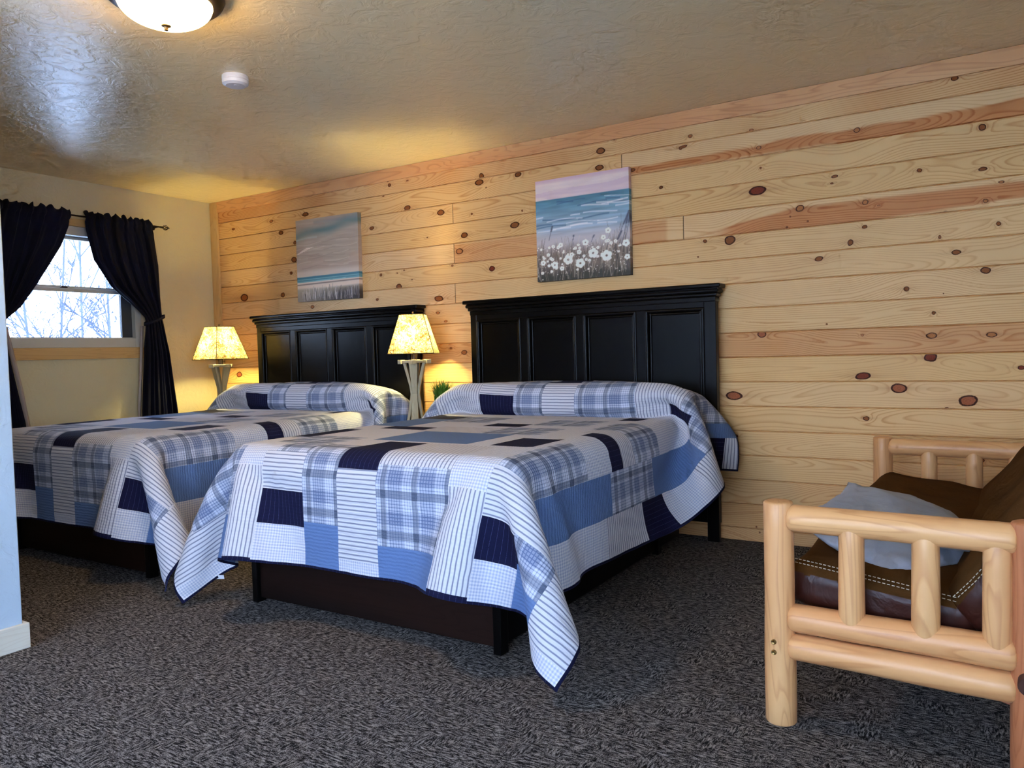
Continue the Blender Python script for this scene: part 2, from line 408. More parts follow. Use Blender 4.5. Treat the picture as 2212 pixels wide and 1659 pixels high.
def pine_wall():
    rng = np.random.RandomState(5)
    zs = [0.0]+[.0745+.1366*k for k in range(17)]+[H]
    x0, x1 = 0.0, XR
    joints = {15: [2.56], 14: [], 11: [2.56], 13: [2.56, 4.19], 16: [3.815], 12: [3.87], 9: [1.2], 4: [6.3], 8: [2.0]}
    xs = list(np.arange(x0, x1+.001, .02))
    for js in joints.values():
        for j in js: xs += [j-.0028, j-.0012, j+.0012, j+.0028]
    xs = np.array(sorted(set(np.round(xs, 5))))
    # knots in wall coordinates
    kn = []
    for px, py, w, h, ty in KN:
        x, z = wall_xz(px, py); xa, _ = wall_xz(px-w/2, py); xb, _ = wall_xz(px+w/2, py)
        _, za = wall_xz(px, py-h/2); _, zb = wall_xz(px, py+h/2)
        kn.append((x, z, abs(xb-xa)/2, abs(za-zb)/2, ty))
    fill = random.Random(3)
    for i in range(26):      # beyond the picture edge the boards go on
        kn.append((fill.uniform(5.95, 7.6), fill.uniform(.1, 2.35), fill.uniform(.008, .03), fill.uniform(.007, .018), fill.choice([0, 0, 2, 3])))
    def sm(x, seed, n=64, L=9.0):
        r2 = np.random.RandomState(seed); v = r2.rand(n)
        t = (x+.5)/L*n; i = np.floor(t).astype(int) % n; f = t-np.floor(t); f = f*f*(3-2*f)
        return v[i]*(1-f)+v[(i+1) % n]*f
    V = []; F = []; C = []; G = []; MI = []
    base = 0
    for k in range(len(zs)-1):
        za, zb = zs[k], zs[k+1]
        rows = [(za, .010), (za+.0022, .0075), (za+.0042, 0), (za+.006, 0)]
        n = max(5, int((zb-za)/.0105))
        rows += [(za+.006+(zb-za-.010)*(i/n), 0) for i in range(1, n+1)]
        rows += [(zb-.002, .003), (zb, .010)]
        X, RI = np.meshgrid(xs, np.arange(len(rows)), indexing='ij')
        Z = np.array([r[0] for r in rows])[RI]; D = np.array([r[1] for r in rows])[RI]
        seg = np.zeros_like(X)
        for j in joints.get(k, []): seg += (X > j)
        jd = np.zeros_like(X)
        for j in joints.get(k, []): jd = np.maximum(jd, (np.abs(X-j) < .0015)*1.0)
        D = D+jd*.004
        zc = (za+zb)/2
        # colour: fresh pale pine, each board a little different
        tone = rng.uniform(-1, 1, 4)
        tv = tone[seg.astype(int) % 4]
        pale = np.array(lin((234, 190, 134))[:3]); warm = np.array(lin((230, 181, 114))[:3]); heart = np.array(lin((206, 136, 78))[:3])
        c = pale+(warm-pale)*np.clip(.45+.4*tv, 0, 1)[..., None]
        c = c*(1+.05*(sm(X, 50+k, 30)-.5)[..., None])
        hw = np.zeros_like(X); fig = .38+.35*sm(X, 90+k, 24)
        if k == 16:
            lo = np.where(X > 5.0, 2.105, 2.135); hi = 2.165+.03*sm(X, 7, 60)+.02*np.clip((X-4.2)/1.6, 0, 1)
            hw = ((X > 3.815)*1.0)*np.clip((hi-Z)/.008, 0, 1)*np.clip((Z-lo+.01)/.01, 0, 1)
        if k == 13:
            top = 1.74+np.clip((X-4.3)/.5, 0, 1)*.085; hw = np.clip((X-4.32)/.15, 0, 1)*np.clip((top-Z)/.01, 0, 1)*np.clip((Z-(1.712+.03*np.clip((X-5.2)/.6, 0, 1)))/.006, 0, 1)
            top2 = np.where((X > 2.56) & (X < 4.1), 1, 0); hw = np.maximum(hw, top2*.55*np.clip((1.842-Z)/.006, 0, 1))
        if k == 8: hw = ((X > 2.0)*.62)*(1-.25*sm(X, 3, 40))
        if k == 17: hw = .42*sm(X, 4, 30)*(1+.4*(X < 3))
        if k == 1 or k == 0: hw = .30+0*X
        if k == 2: hw = .25*sm(X, 11, 20)
        c = c+(heart-c)*hw[..., None]
        fig = fig+.45*hw
        # growth rings: distance from a pith that wanders along the board
        zz = Z-zc-(sm(X, 20+k, 26)-.5)*.09-tv*.02
        dep = .010+.10*sm(X+seg*3.3, 31+k, 18)**2
        ring = np.sqrt(zz**2+dep**2*.5)*95+X*.6
        for (kx, kz, rw, rh, ty) in kn:
            if za-.02 < kz < zb+.02 and rw > .006:
                dx = (X-kx)/(rw*2.4); dz = (Z-kz)/(rh*1.5)
                w = np.exp(-(dx*dx+dz*dz))
                ring = ring+w*2.6
                c = c*(1-.16*w[..., None]*np.array([.6, .9, 1.1]))
                tail = np.exp(-((X-kx)/(rw*4.5))**2-((Z-kz)/(rh*.35))**2)
                c = c*(1-.22*tail[..., None]*np.array([.7, .95, 1.1]))
        c = c*(1-.8*jd[..., None])
        nx, nr = X.shape
        V += list(zip(X.ravel(), (D).ravel(), Z.ravel()))
        C.append(c.reshape(-1, 3)); G.append(np.stack([ring, np.clip(fig, 0, 1), np.full_like(X, k)], -1).reshape(-1, 3))
        ii, jj = np.meshgrid(np.arange(nx-1), np.arange(nr-1), indexing='ij')
        a = base+ii*nr+jj
        F += np.stack([a, a+nr, a+nr+1, a+1], -1).reshape(-1, 4).tolist()
        MI += [0]*((nx-1)*(nr-1)); base += nx*nr
    # knots: thin ovals lying in the face of their board
    kc = {0: (150, 88, 42), 1: (190, 120, 66), 2: (136, 58, 32), 3: (172, 96, 58)}
    rr = random.Random(9)
    for (kx, kz, rw, rh, ty) in kn:
        k = max(i for i in range(len(zs)-1) if zs[i] <= kz+1e-6)
        lo, hi = zs[k]+.005, zs[k+1]-.003
        n = 18; b0 = len(V)
        V.append((kx, -.0006, min(max(kz, lo), hi))); C.append(np.array([lin(kc[ty])[:3]])); G.append(np.array([[0, 0, k]]))
        sd = rr.uniform(0, 99); rot = rr.uniform(-.25, .35)
        for ri, rad in ((1, .5), (2, 1.0)):
            for i in range(n):
                an = 2*math.pi*i/n; w = 1+.16*mnoise.noise(Vector((math.cos(an)+sd, math.sin(an), 0)))
                ex, ez = math.cos(an)*rw*w*rad, math.sin(an)*rh*w*rad
                x = kx+ex*math.cos(rot)-ez*math.sin(rot); z = kz+ez*math.cos(rot)+ex*math.sin(rot)*.5
                V.append((x, -.0006 if ri == 1 else -.0002, min(max(z, lo), hi)))
            C.append(np.tile(np.array([lin(kc[ty])[:3]]), (n, 1))); G.append(np.tile(np.array([[rad, 0, k]]), (n, 1)))
        for i in range(n):
            j = (i+1) % n
            F.append([b0, b0+1+j, b0+1+i]); MI.append(1)
            F.append([b0+1+i, b0+1+j, b0+1+n+j, b0+1+n+i]); MI.append(1)
    me = bpy.data.meshes.new('wall_back'); me.from_pydata([tuple(map(float, v)) for v in V], [], F)
    C = np.concatenate(C); G = np.concatenate(G)
    at = me.color_attributes.new('wood_col', 'FLOAT_COLOR', 'POINT'); at.data.foreach_set('color', np.concatenate([C, np.ones((len(C), 1))], 1).ravel())
    ag = me.attributes.new('ring', 'FLOAT_VECTOR', 'POINT'); ag.data.foreach_set('vector', G.ravel())
    me.materials.append(M['pine']); me.materials.append(M['knot'])
    me.polygons.foreach_set('material_index', MI); me.update()
    o = bpy.data.objects.new('wall_back', me); COL.objects.link(o); o['kind'] = 'structure'
    # studs behind keep daylight out
    bm = BM(); box(bm, -.14, XR+.14, .011, .15, 0, H); w = link('backing_board', bm, M['trim_y'], o)
pine_wall()
# corner strip and the top board over the planks
bm = BM(); box(bm, .001, .092, -.019, -.001, 0, H-.001, .002); struct('trim_1', bm, M['trim_z'])
bm = BM(); box(bm, .0925, XR, -.015, -.001, 2.352, H-.001, .002); struct('trim_2', bm, M['log_x'])
# ------------------------------------------------------------------ window_1 in the left wall
win = empty('window_1', (0, -1.215, WZ0)); win['kind'] = 'structure'
def wpart(name, boxes, mat, par, bev=.003):
    bm = BM()
    for b in boxes: box(bm, b[0], b[1], b[2]+1.215, b[3]+1.215, b[4]-WZ0, b[5]-WZ0, bev)
    return link(name, bm, mat, par)
wpart('window_frame', [(-.13, .004, WY0, WY0+.055, WZ0, WZ1), (-.13, .004, WY1-.052, WY1, WZ0, WZ1), (-.13, .004, WY0+.055, WY1-.052, WZ0, 1.285), (-.13, .004, WY0+.055, WY1-.052, 2.035, WZ1)], M['vinyl_white'], win)
sash = wpart('upper_sash', [(-.105, -.075, WY0+.055, WY1-.052, 1.640, 1.672), (-.105, -.075, WY0+.055, WY1-.052, 2.015, 2.035), (-.105, -.075, WY0+.055, WY0+.075, 1.672, 2.015), (-.105, -.075, WY1-.072, WY1-.052, 1.672, 2.015)], M['vinyl_white'], win)
wpart('pane', [(-.092, -.088, WY0+.075, WY1-.072, 1.672, 2.015)], M['glass'], sash, 0)
sash = wpart('lower_sash', [(-.070, -.040, WY0+.055, WY1-.052, 1.625, 1.650), (-.070, -.040, WY0+.055, WY1-.052, 1.285, 1.292), (-.070, -.040, WY0+.055, WY0+.063, 1.292, 1.625)], M['vinyl_white'], win)
wpart('side_rail', [(-.072, -.038, WY1-.135, WY1-.0525, 1.292, 1.625)], M['dark_jamb'], sash)
wpart('pane', [(-.057, -.053, WY0+.063, WY1-.135, 1.292, 1.625)], M['glass'], sash, 0)
wpart('latch', [(-.045, -.020, -1.28, -1.235, 1.651, 1.662)], M['bronze'], sash)
def trim(name, b, mat): bm = BM(); box(bm, *b, .002); struct(name, bm, mat)
trim('trim_3', (.001, .018, WY0-.02, WY1+.02, 1.13, WZ0-.001), M['trim_y'])
trim('trim_4', (.001, .018, WY0-.02, WY1+.02, WZ1+.001, 2.155), M['trim_y'])
# daylight windows out of the picture
def plain_window(name, axis, pos, a0, a1, z0, z1):
    w = empty(name, (pos, (a0+a1)/2, z0) if axis == 'x' else ((a0+a1)/2, pos, z0)); w['kind'] = 'structure'
    L = (a1-a0)/2; hh = z1-z0; fr = BM(); gl = BM(); t = .05
    bars = [(-L, -L+t, 0, hh), (L-t, L, 0, hh), (-L+t, L-t, 0, t), (-L+t, L-t, hh-t, hh), (-t/2, t/2, t, hh-t)]
    for u0, u1, v0, v1 in bars:
        if axis == 'x': box(fr, 0, .06, u0, u1, v0, v1, .003)
        else: box(fr, u0, u1, -.06, 0, v0, v1, .003)
    if axis == 'x': box(gl, .028, .032, -L+t, L-t, t, hh-t)
    else: box(gl, -L+t, L-t, -.032, -.028, t, hh-t)
    link('window_frame', fr, M['vinyl_white'], w); link('pane', gl, M['glass'], w)
plain_window('window_2', 'x', XR+.02, -6.0, -3.7, .75, 2.15)
plain_window('window_3', 'y', YF-.02, 3.0, 6.4, .45, 2.12)
# ------------------------------------------------------------------ outside: snow and bare saplings
bm = BM(); box(bm, -60, 60, -60, 60, -1.3, -.2); g = link('snow_ground', bm, M['snow']); tag(g, kind='structure')
def sapling(x, y, h, seed, label):
    rr = random.Random(seed); bm = BM()
    def limb(p, d, L, r, lvl):
        q = p+d*L; tube(bm, p, q, r, r*.6, n=5, cap=False)
        if lvl == 0: return
        for i in range(9 if lvl >= 2 else 7):
            s = rr.uniform(.25, .98); a = rr.uniform(0, 6.28)
            nd = (d*rr.uniform(.5, 1.0)+Vector((math.cos(a), math.sin(a), rr.uniform(-.2, .6)))*.75).normalized()
            limb(p.lerp(q, s), nd, L*rr.uniform(.25, .5), max(.0055, r*.5), lvl-1)
    limb(Vector((0, 0, 0)), Vector((rr.uniform(-.06, .06), rr.uniform(-.06, .06), 1)).normalized(), h, .026, 3)
    root = empty('bare_sapling', (x, y, -.2)); tag(root, label, 'tree', 'bare saplings outside the window')
    link('trunk', bm, M['bark_grey'], root)
sapling(-8.0, 3.25, 5.6, 1, 'tallest bare sapling near the middle of the window view')
sapling(-9.5, 3.55, 4.6, 2, 'thin bare sapling just left of the tallest one outside the window')
sapling(-5.2, 2.15, 2.5, 3, 'short bushy sapling at the lower right of the window view')
sapling(-5.6, 1.30, 2.4, 4, 'short bare sapling at the lower left of the window view')
# ------------------------------------------------------------------ curtains
def cut(zs, v, z): return np.interp(z, zs, v)
def curtain(root_label, name_side, zk, ya, yb, folds, seed, rodz=2.165, sgn=1):
    rows = 90; cols = 150
    zarr = np.linspace(0.02, 2.205, rows)
    bm = BM(); pts = []; pts2 = []
    rr = np.random.RandomState(seed); ph = rr.rand(4)*6.28
    zz = list(zk)
    for z in zarr:
        a = np.interp(z, zz, ya); b = np.interp(z, zz, yb); w = b-a
        row = []; row2 = []
        amp = np.interp(z, [0, 1.2, 1.40, 1.46, 1.6, 2.0, 2.13, 2.165, 2.205], [.045, .040, .012, .012, .030, .024, .016, .020, .022])
        nf = folds
        for j in range(cols):
            s = j/(cols-1)
            ss = s+.02*math.sin(s*9+ph[0]+z*1.2)
            ruff = math.sin(ss*nf*2*math.pi+ph[1])*(1+.35*math.sin(ss*5+ph[2]))+.35*math.sin(ss*nf*4.7*math.pi+ph[3])
            if z > 2.10: ruff = ruff*.45+.8*math.sin(ss*nf*4.4*math.pi+ph[0])
            y = a+w*s+.006*math.sin(ss*nf*2*math.pi+1.5)*min(1, w/.3)
            x = .085+amp*ruff*.62
            if abs(z-rodz) < .02: x = .085+(.017 if math.sin(ss*nf*4.4*math.pi+ph[0]) > -2 else 0)+.008*ruff
            zt = z+(.006*math.sin(ss*nf*8.3+ph[1]) + .010*math.sin(ss*nf*3.1*math.pi)*(z > 2.18) if z > 2.15 else 0)
            # cloth sags between heading and tie
            row.append((max(.016, x), y, zt)); row2.append((max(.012, x-.004), y, zt))
        pts.append(row); pts2.append(row2)
    grid(bm, pts)
    o = link('curtain', bm, [M['curtain_navy'], M['curtain_lining']], None, smooth=True, angle=180)
    s = o.modifiers.new('thick', 'SOLIDIFY'); s.thickness = .004; s.offset = 0
    tag(o, root_label, 'curtain', 'pair of navy curtains on the window rod')
    return o
cr = curtain('navy curtain on the right of the window, tied back in the middle', 'r', [0, .70, 1.14, 1.40, 1.44, 1.50, 1.67, 1.86, 2.10, 2.205], [-.765, -.757, -.718, -.700, -.705, -.76, -.965, -1.09, -1.145, -1.155],
        [-.40, -.455, -.505, -.55, -.560, -.563, -.563, -.567, -.600, -.628], 6, 3)
cl = curtain('navy curtain on the left of the window, half hidden by the partition wall', 'l', [0, .70, 1.14, 1.38, 1.42, 1.49, 1.67, 1.94, 2.10, 2.205], [-1.98, -1.96, -1.92, -1.86, -1.86, -1.86, -1.865, -1.87, -1.85, -1.82],
        [-1.60, -1.625, -1.70, -1.735, -1.70, -1.62, -1.495, -1.325, -1.262, -1.250], 6, 8)
# lighter lining showing along the window edge of each curtain
def lining(par, zk, yk, w, side):
    bm = BM(); pts = []
    for z in np.linspace(zk[0], zk[-1], 30):
        y = np.interp(z, zk, yk); ww = w*(1-.0*z)
        pts.append([(.030, y, z), (.040, y-side*ww*.5, z), (.032, y-side*ww, z)])
    grid(bm, pts); o = link('lining', bm, M['curtain_lining'], par, smooth=True); s = o.modifiers.new('t', 'SOLIDIFY'); s.thickness = .002
    o['label'] = 'pale lining edge'
lining(cr, [.02, .70, 1.14, 1.38], [-.752, -.745, -.708, -.69], .028, 1)
lining(cl, [.02, .70, .95, 1.14, 1.36], [-1.53, -1.60, -1.635, -1.67, -1.71], -.030*-1, -1)
def tie(name_par, ya, yb, z, side):
    bm = BM(); n = 28; pts = []
    for i in range(n+1):
        a = 2*math.pi*i/n; cx, cy = .085, (ya+yb)/2
        px, py = cx+.048*math.cos(a), cy+(yb-ya)/2*1.06*math.sin(a)
        pz = z+.035*math.sin(a)*side
        pts.append([(px, py, pz-.012), (px+.003*math.cos(a), py, pz), (px, py, pz+.012)])
    grid(bm, pts); o = link('tieback', bm, M['curtain_navy'], name_par, smooth=True); s = o.modifiers.new('t', 'SOLIDIFY'); s.thickness = .004
tie(cr, -.712, -.548, 1.425, 1); tie(cl, -1.875, -1.73, 1.40, -1)
rod = empty('curtain_rod', (0, -1.2, 2.165)); tag(rod, 'thin dark bronze curtain rod above the window with twisted round finials', 'curtain rod')
bm = BM(); tube(bm, (.085, -.79, 0), (.085, .66, 0), .0065, n=14); link('pole', bm, M['bronze'], rod, smooth=True)
for s in (-1, 1):
    bm = BM()
    cy = .70 if s > 0 else -.83
    for k in range(6):
        pts = []
        for i in range(13):
            t = i/12; a = k*math.pi/3+t*2.2; r = .019*math.sin(math.pi*t)
            pts.append((.085+r*math.cos(a), cy-.027+.054*t, r*math.sin(a)))
        for p, q in zip(pts, pts[1:]): tube(bm, p, q, .0026, n=6)
    tube(bm, (.085, cy-.045*1, 0), (.085, cy-.025, 0), .008, n=12); tube(bm, (.085, cy+.027, 0), (.085, cy+.036, 0), .006, .003, n=10)
    link('finial', bm, M['bronze'], rod, smooth=True)
    bm = BM(); yb = .645 if s > 0 else -.77
    tube(bm, (.002, yb, 0), (.085, yb, 0), .005, n=10); tube(bm, (.001, yb, 0), (.006, yb, 0), .018, n=16); link('bracket', bm, M['bronze'], rod, smooth=True)
# ------------------------------------------------------------------ ceiling light and smoke detector
cl_ = empty('ceiling_light', (3.135, -2.535, H)); tag(cl_, 'round flush ceiling light with glowing white glass bowl and bronze rim', 'ceiling light')
bm = BM(); lathe(bm, [(0, 0), (.205, 0), (.208, -.012), (.200, -.030), (.188, -.040), (.165, -.044), (.165, -.02), (0, -.02)]); link('rim', bm, M['bronze'], cl_, smooth=True)
bm = BM(); prof = [(.163*math.cos(a), -.040-.082*math.sin(a)) for a in np.linspace(0, math.pi/2*.97, 16)]; prof.append((0, -.122)); lathe(bm, prof); link('glass_bowl', bm, M['dome_glass'], cl_, smooth=True)
bm = BM(); lathe(bm, [(.018, -.120), (.017, -.124), (.009, -.127), (.006, -.134), (.008, -.138), (0, -.142)], n=20); link('finial', bm, M['brass'], cl_, smooth=True)
sd = empty('smoke_detector', (2.64, -1.835, H)); tag(sd, 'small round white smoke detector on the ceiling', 'smoke detector')
bm = BM(); lathe(bm, [(0, 0), (.060, 0), (.061, -.014), (.058, -.018), (.0575, -.021), (.061, -.024), (.059, -.038), (.045, -.046), (0, -.048)]); link('housing', bm, M['white_plastic'], sd, smooth=True, angle=25)
bm = BM(); lathe(bm, [(.0, -.0485), (.012, -.0485), (.012, -.0505), (0, -.051)], (.02, -.01, 0), n=16); link('test_button', bm, M['white_plastic'], sd, smooth=True)
# ------------------------------------------------------------------ paintings
def canvas_colors(kind, n):
    rng = np.random.RandomState(11 if kind == 'meadow' else 12)
    v, u = np.meshgrid(np.linspace(0, 1, n), np.linspace(0, 1, n), indexing='ij')   # v up, u right
    def nz(su, sv, seed):
        r = np.random.RandomState(seed); g = r.rand(max(2, int(sv))+2, max(2, int(su))+2)
        a = v*sv; b = u*su; i = np.minimum(a.astype(int), g.shape[0]-2); j = np.minimum(b.astype(int), g.shape[1]-2)
        fa = a-i; fb = b-j; fa = fa*fa*(3-2*fa); fb = fb*fb*(3-2*fb)
        return (g[i, j]*(1-fa)*(1-fb)+g[i+1, j]*fa*(1-fb)+g[i, j+1]*(1-fa)*fb+g[i+1, j+1]*fa*fb)
    def C(*c): return np.array(c, float)
    img = np.zeros((n, n, 3)); 
    def lay(mask, col): 
        nonlocal img
        m = np.clip(mask, 0, 1)[..., None]; img = img*(1-m)+(col if isinstance(col, np.ndarray) and col.ndim == 3 else C(*col))*m
    st = nz(4, 40, 1)*.6+nz(9, 90, 2)*.4
    if kind == 'meadow':
        lay(np.ones_like(u), (196, 182, 184)); lay((nz(3, 14, 5) > .55)*.5, (176, 150, 170)); lay(np.clip(st-.4, 0, 1)*.9, (212, 200, 196))
        lay(np.clip((v-.955)/.03, 0, 1)*.6, (176, 140, 160))
        hz = .805
        sea = np.clip((hz-v)/.006, 0, 1)
        d = np.clip((hz-v)/.36, 0, 1)[..., None]
        seacol = C(66, 112, 134)*(1-d)+C(150, 166, 186)*d
        seacol = seacol*(1-.30*(st[..., None]-.5))
        lay(sea, seacol)
        for i in range(26):
            y0 = rng.uniform(.50, .77); x0 = rng.uniform(-.1, .9); L = rng.uniform(.1, .45); th = rng.uniform(.003, .009)
            m = np.exp(-((v-y0-.012*np.sin((u-x0)*9+i))/th)**2)*((u > x0) & (u < x0+L))
            lay(m*.75, (208, 212, 222) if i % 3 else (54, 84, 116))
        lay(np.clip((.50-v)/.10, 0, 1)*.85, (172, 166, 172)); lay(np.clip((.36-v)/.12, 0, 1)*.8, (150, 134, 126))
        lay(np.clip((.32-v+.08*nz(18, 3, 7))/.14, 0, 1)*.92, (98, 86, 78)); lay(np.clip((.12-v+.05*nz(24, 3, 8))/.10, 0, 1), (50, 50, 44))
        for i in range(300):
            x0 = rng.rand(); y0 = rng.uniform(-.05, .22); L = rng.uniform(.05, .24)*(1.6 if x0 > .78 else 1); sl = rng.uniform(-.25, .35)
            t = (v-y0)/L; m = (t > 0) & (t < 1); w = .0022*(1-t*.6)
            mm = m*np.exp(-((u-x0-sl*(v-y0)-.1*sl*t*t*L)/(w+.0012))**2)
            lay(mm*rng.uniform(.35, .8), [(40, 44, 38), (150, 140, 126), (96, 84, 74), (200, 190, 176), (60, 60, 66)][i % 5])
        for i, (x0, y0, L, sl) in enumerate([(.14, .40, .14, .3), (.86, .32, .26, .5), (.92, .30, .30, .25), (.96, .34, .24, .2), (.82, .22, .2, .5), (.41, .38, .05, .1), (.6, .34, .07, .5)]):
            t = (v-y0)/L; m = (t > 0) & (t < 1); lay(m*np.exp(-((u-x0-sl*(v-y0))/(.003+.006*(t > .6)))**2)*.85, (60, 62, 78))
        def flower(x, y, r, cen=True):
            a = np.arctan2(v-y, u-x); rr = np.hypot(u-x, (v-y)*1.12)
            ed = r*(.82+.18*np.abs(np.cos(a*2.5+x*40)))
            lay(np.clip((ed-rr)/.006, 0, 1), (232, 224, 220)); lay(np.clip((ed-rr)/.006, 0, 1)*np.clip(.5*np.abs(np.sin(a*5+y*30)), 0, 1)*.35, (190, 178, 176))
            if cen: lay(np.clip((r*.25-rr)/.006, 0, 1), (92, 80, 72))
        for i in range(40): flower(rng.rand(), rng.uniform(.08, .34), rng.uniform(.012, .024))
        for x, y, r in [(.78, .435, .035), (.73, .375, .03), (.27, .345, .030), (.19, .335, .022), (.54, .345, .038), (.43, .30, .022), (.05, .32, .018), (.47, .26, .03), (.13, .26, .024), (.08, .23, .020), (.62, .235, .058), (.96, .30, .042), (.35, .195, .058), (.07, .185, .034), (.48, .15, .056), (.20, .155, .044), (.76, .20, .062), (.97, .17, .034), (.28, .115, .030), (.06, .085, .022), (.06, .02, .01), (.39, .24, .03), (.58, .17, .02), (.30, .27, .016)]:
            flower(x, y, r)
        for i in range(260): flower(rng.rand(), rng.uniform(.04, .34), rng.uniform(.003, .009), False)
    else:
        lay(np.ones_like(u), (146, 134, 122)); lay(np.clip(st-.35, 0, 1)*.9, (168, 158, 148)); lay((nz(3, 8, 21) > .6)*.25, (150, 124, 112))
        s = .80+.13*u; lay(np.exp(-((v-s-.012*np.sin(u*9))/.055)**2)*(.75+.4*(nz(5, 20, 3)-.5)), (72, 104, 110))
        lay(np.exp(-((v-.95)/.02)**2)*.4*(u > .3), (110, 116, 126)); lay(np.exp(-((v-.755-.02*np.sin(u*6))/.012)**2)*(u < .35)*.6, (150, 160, 160))
        lay(np.exp(-((v-.86-.01*u)/.05)**2)*0, (1, 1, 1))
        for i in range(22):
            y0 = rng.uniform(.36, .72); x0 = rng.uniform(-.2, .8); L = rng.uniform(.2, .6)
            lay(np.exp(-((v-y0-.03*(u-x0)-.01*np.sin(u*14+i))/.005)**2)*((u > x0) & (u < x0+L))*.4, [(184, 174, 162), (120, 110, 100)][i % 2])
        for k in range(9): lay(np.exp(-((v-.585-.05*u-.012*k*.6)/.003)**2)*((u > .02*k) & (u < .05+.03*k))*.7, (222, 216, 210))
        lay(np.clip((.40-v)/.05, 0, 1)*np.clip((v-.27)/.03, 0, 1)*.75, (182, 174, 166))
        hz = .30+.015*u
        lay(np.clip((hz-v)/.004, 0, 1), (54, 104, 124)); lay(np.clip((hz-.025-v)/.01, 0, 1)*(.6+.4*(st > .5)), (112, 160, 172)); lay(np.exp(-((v-hz+.045)/.006)**2)*.8, (46, 92, 112))
        lay(np.clip((hz-.065+.03*u*0-v)/.006, 0, 1), (190, 178, 168)); lay(np.exp(-((v-.205-.02*u)/.008)**2)*.9, (96, 84, 80))
        lay(np.clip((.17-v)/.03, 0, 1), (142, 134, 120)); lay(np.clip((.13-v+.05*u)/.10, 0, 1)*np.clip(u*1.4, .15, 1), (50, 46, 46))
        for i in range(150):
            x0 = rng.uniform(.06, 1); y0 = rng.uniform(-.02, .05); L = rng.uniform(.06, .15); sl = rng.uniform(-.2, .35)*(-1 if x0 < .5 else 1)
            t = (v-y0)/L; m = (t > 0) & (t < 1); lay(m*np.exp(-((u-x0-sl*(v-y0))/.0035)**2)*rng.uniform(.3, .8), [(206, 200, 194), (46, 44, 46), (120, 112, 110), (160, 156, 168)][i % 4])
    img = np.clip(img*1.12*np.array([1.05, 1.0, .94])+10, 0, 250)/255.0
    return np.where(img <= .04045, img/12.92, ((np.clip(img, 0, 1)+.055)/1.055)**2.4)
paintm = NT('canvas_paint', .62, .3); pa = paintm.n('ShaderNodeAttribute', attribute_name='paint'); paintm.base(pa.outputs['Color']); paintm.bump(paintm.noise(paintm.coord('Object', (1, 1, 3)), 90, 3), .15, .002)
M['paint'] = paintm.m
def painting(kind, x0, x1, z0, z1, tilt, label):
    root = empty('canvas_painting', ((x0+x1)/2, -.001, (z0+z1)/2)); tag(root, label, 'painting', 'pair of canvas prints over the headboards')
    w, h = x1-x0, z1-z0; n = 190; col = canvas_colors(kind, n)
    V = []; F = []; Cc = []
    for i in range(n):
        for j in range(n):
            V.append((-w/2+w*j/(n-1), -.036, -h/2+h*i/(n-1))); Cc.append(col[i, j])
    for i in range(n-1):
        for j in range(n-1): a = i*n+j; F.append((a, a+1, a+n+1, a+n))
    def strip(idx, wx):          # wrapped canvas edge repeats the picture's border colours
        b = len(V)
        for a in idx: V.append((V[a][0], 0.0, V[a][2])); Cc.append(Cc[a]*1.0)
        for k in range(len(idx)-1): F.append((idx[k], idx[k+1], b+k+1, b+k) if wx else (idx[k+1], idx[k], b+k, b+k+1))
    strip([i*n+n-1 for i in range(n)], False); strip([i*n for i in range(n)], True)
    strip([j for j in range(n)], False); strip([(n-1)*n+j for j in range(n)], True)
    me = bpy.data.meshes.new('canvas'); me.from_pydata(V, [], F)
    at = me.color_attributes.new('paint', 'FLOAT_COLOR', 'POINT'); at.data.foreach_set('color', np.concatenate([np.array(Cc), np.ones((len(Cc), 1))], 1).ravel().astype(np.float32))
    me.materials.append(M['paint']); o = bpy.data.objects.new('canvas', me); COL.objects.link(o); o.parent = root
    bm = BM()
    for b in [(-w/2+.004, -w/2+.03, -.033, -.002, -h/2+.004, h/2-.004), (w/2-.03, w/2-.004, -.033, -.002, -h/2+.004, h/2-.004), (-w/2+.03, w/2-.03, -.033, -.002, -h/2+.004, -h/2+.03), (-w/2+.03, w/2-.03, -.033, -.002, h/2-.03, h/2-.004)]:
        box(bm, *b)
    link('stretcher', bm, M['log_x'], root)
    root.rotation_euler = (0, R(tilt), 0)
painting('meadow', 3.237, 3.874, 1.536, 2.169, 0, 'square canvas of white meadow flowers before a blue sea, over the right headboard')
painting('shore', 1.062, 1.715, 1.532, 2.164, .6, 'square canvas of a grey cloudy shore with a teal stripe, over the left headboard')
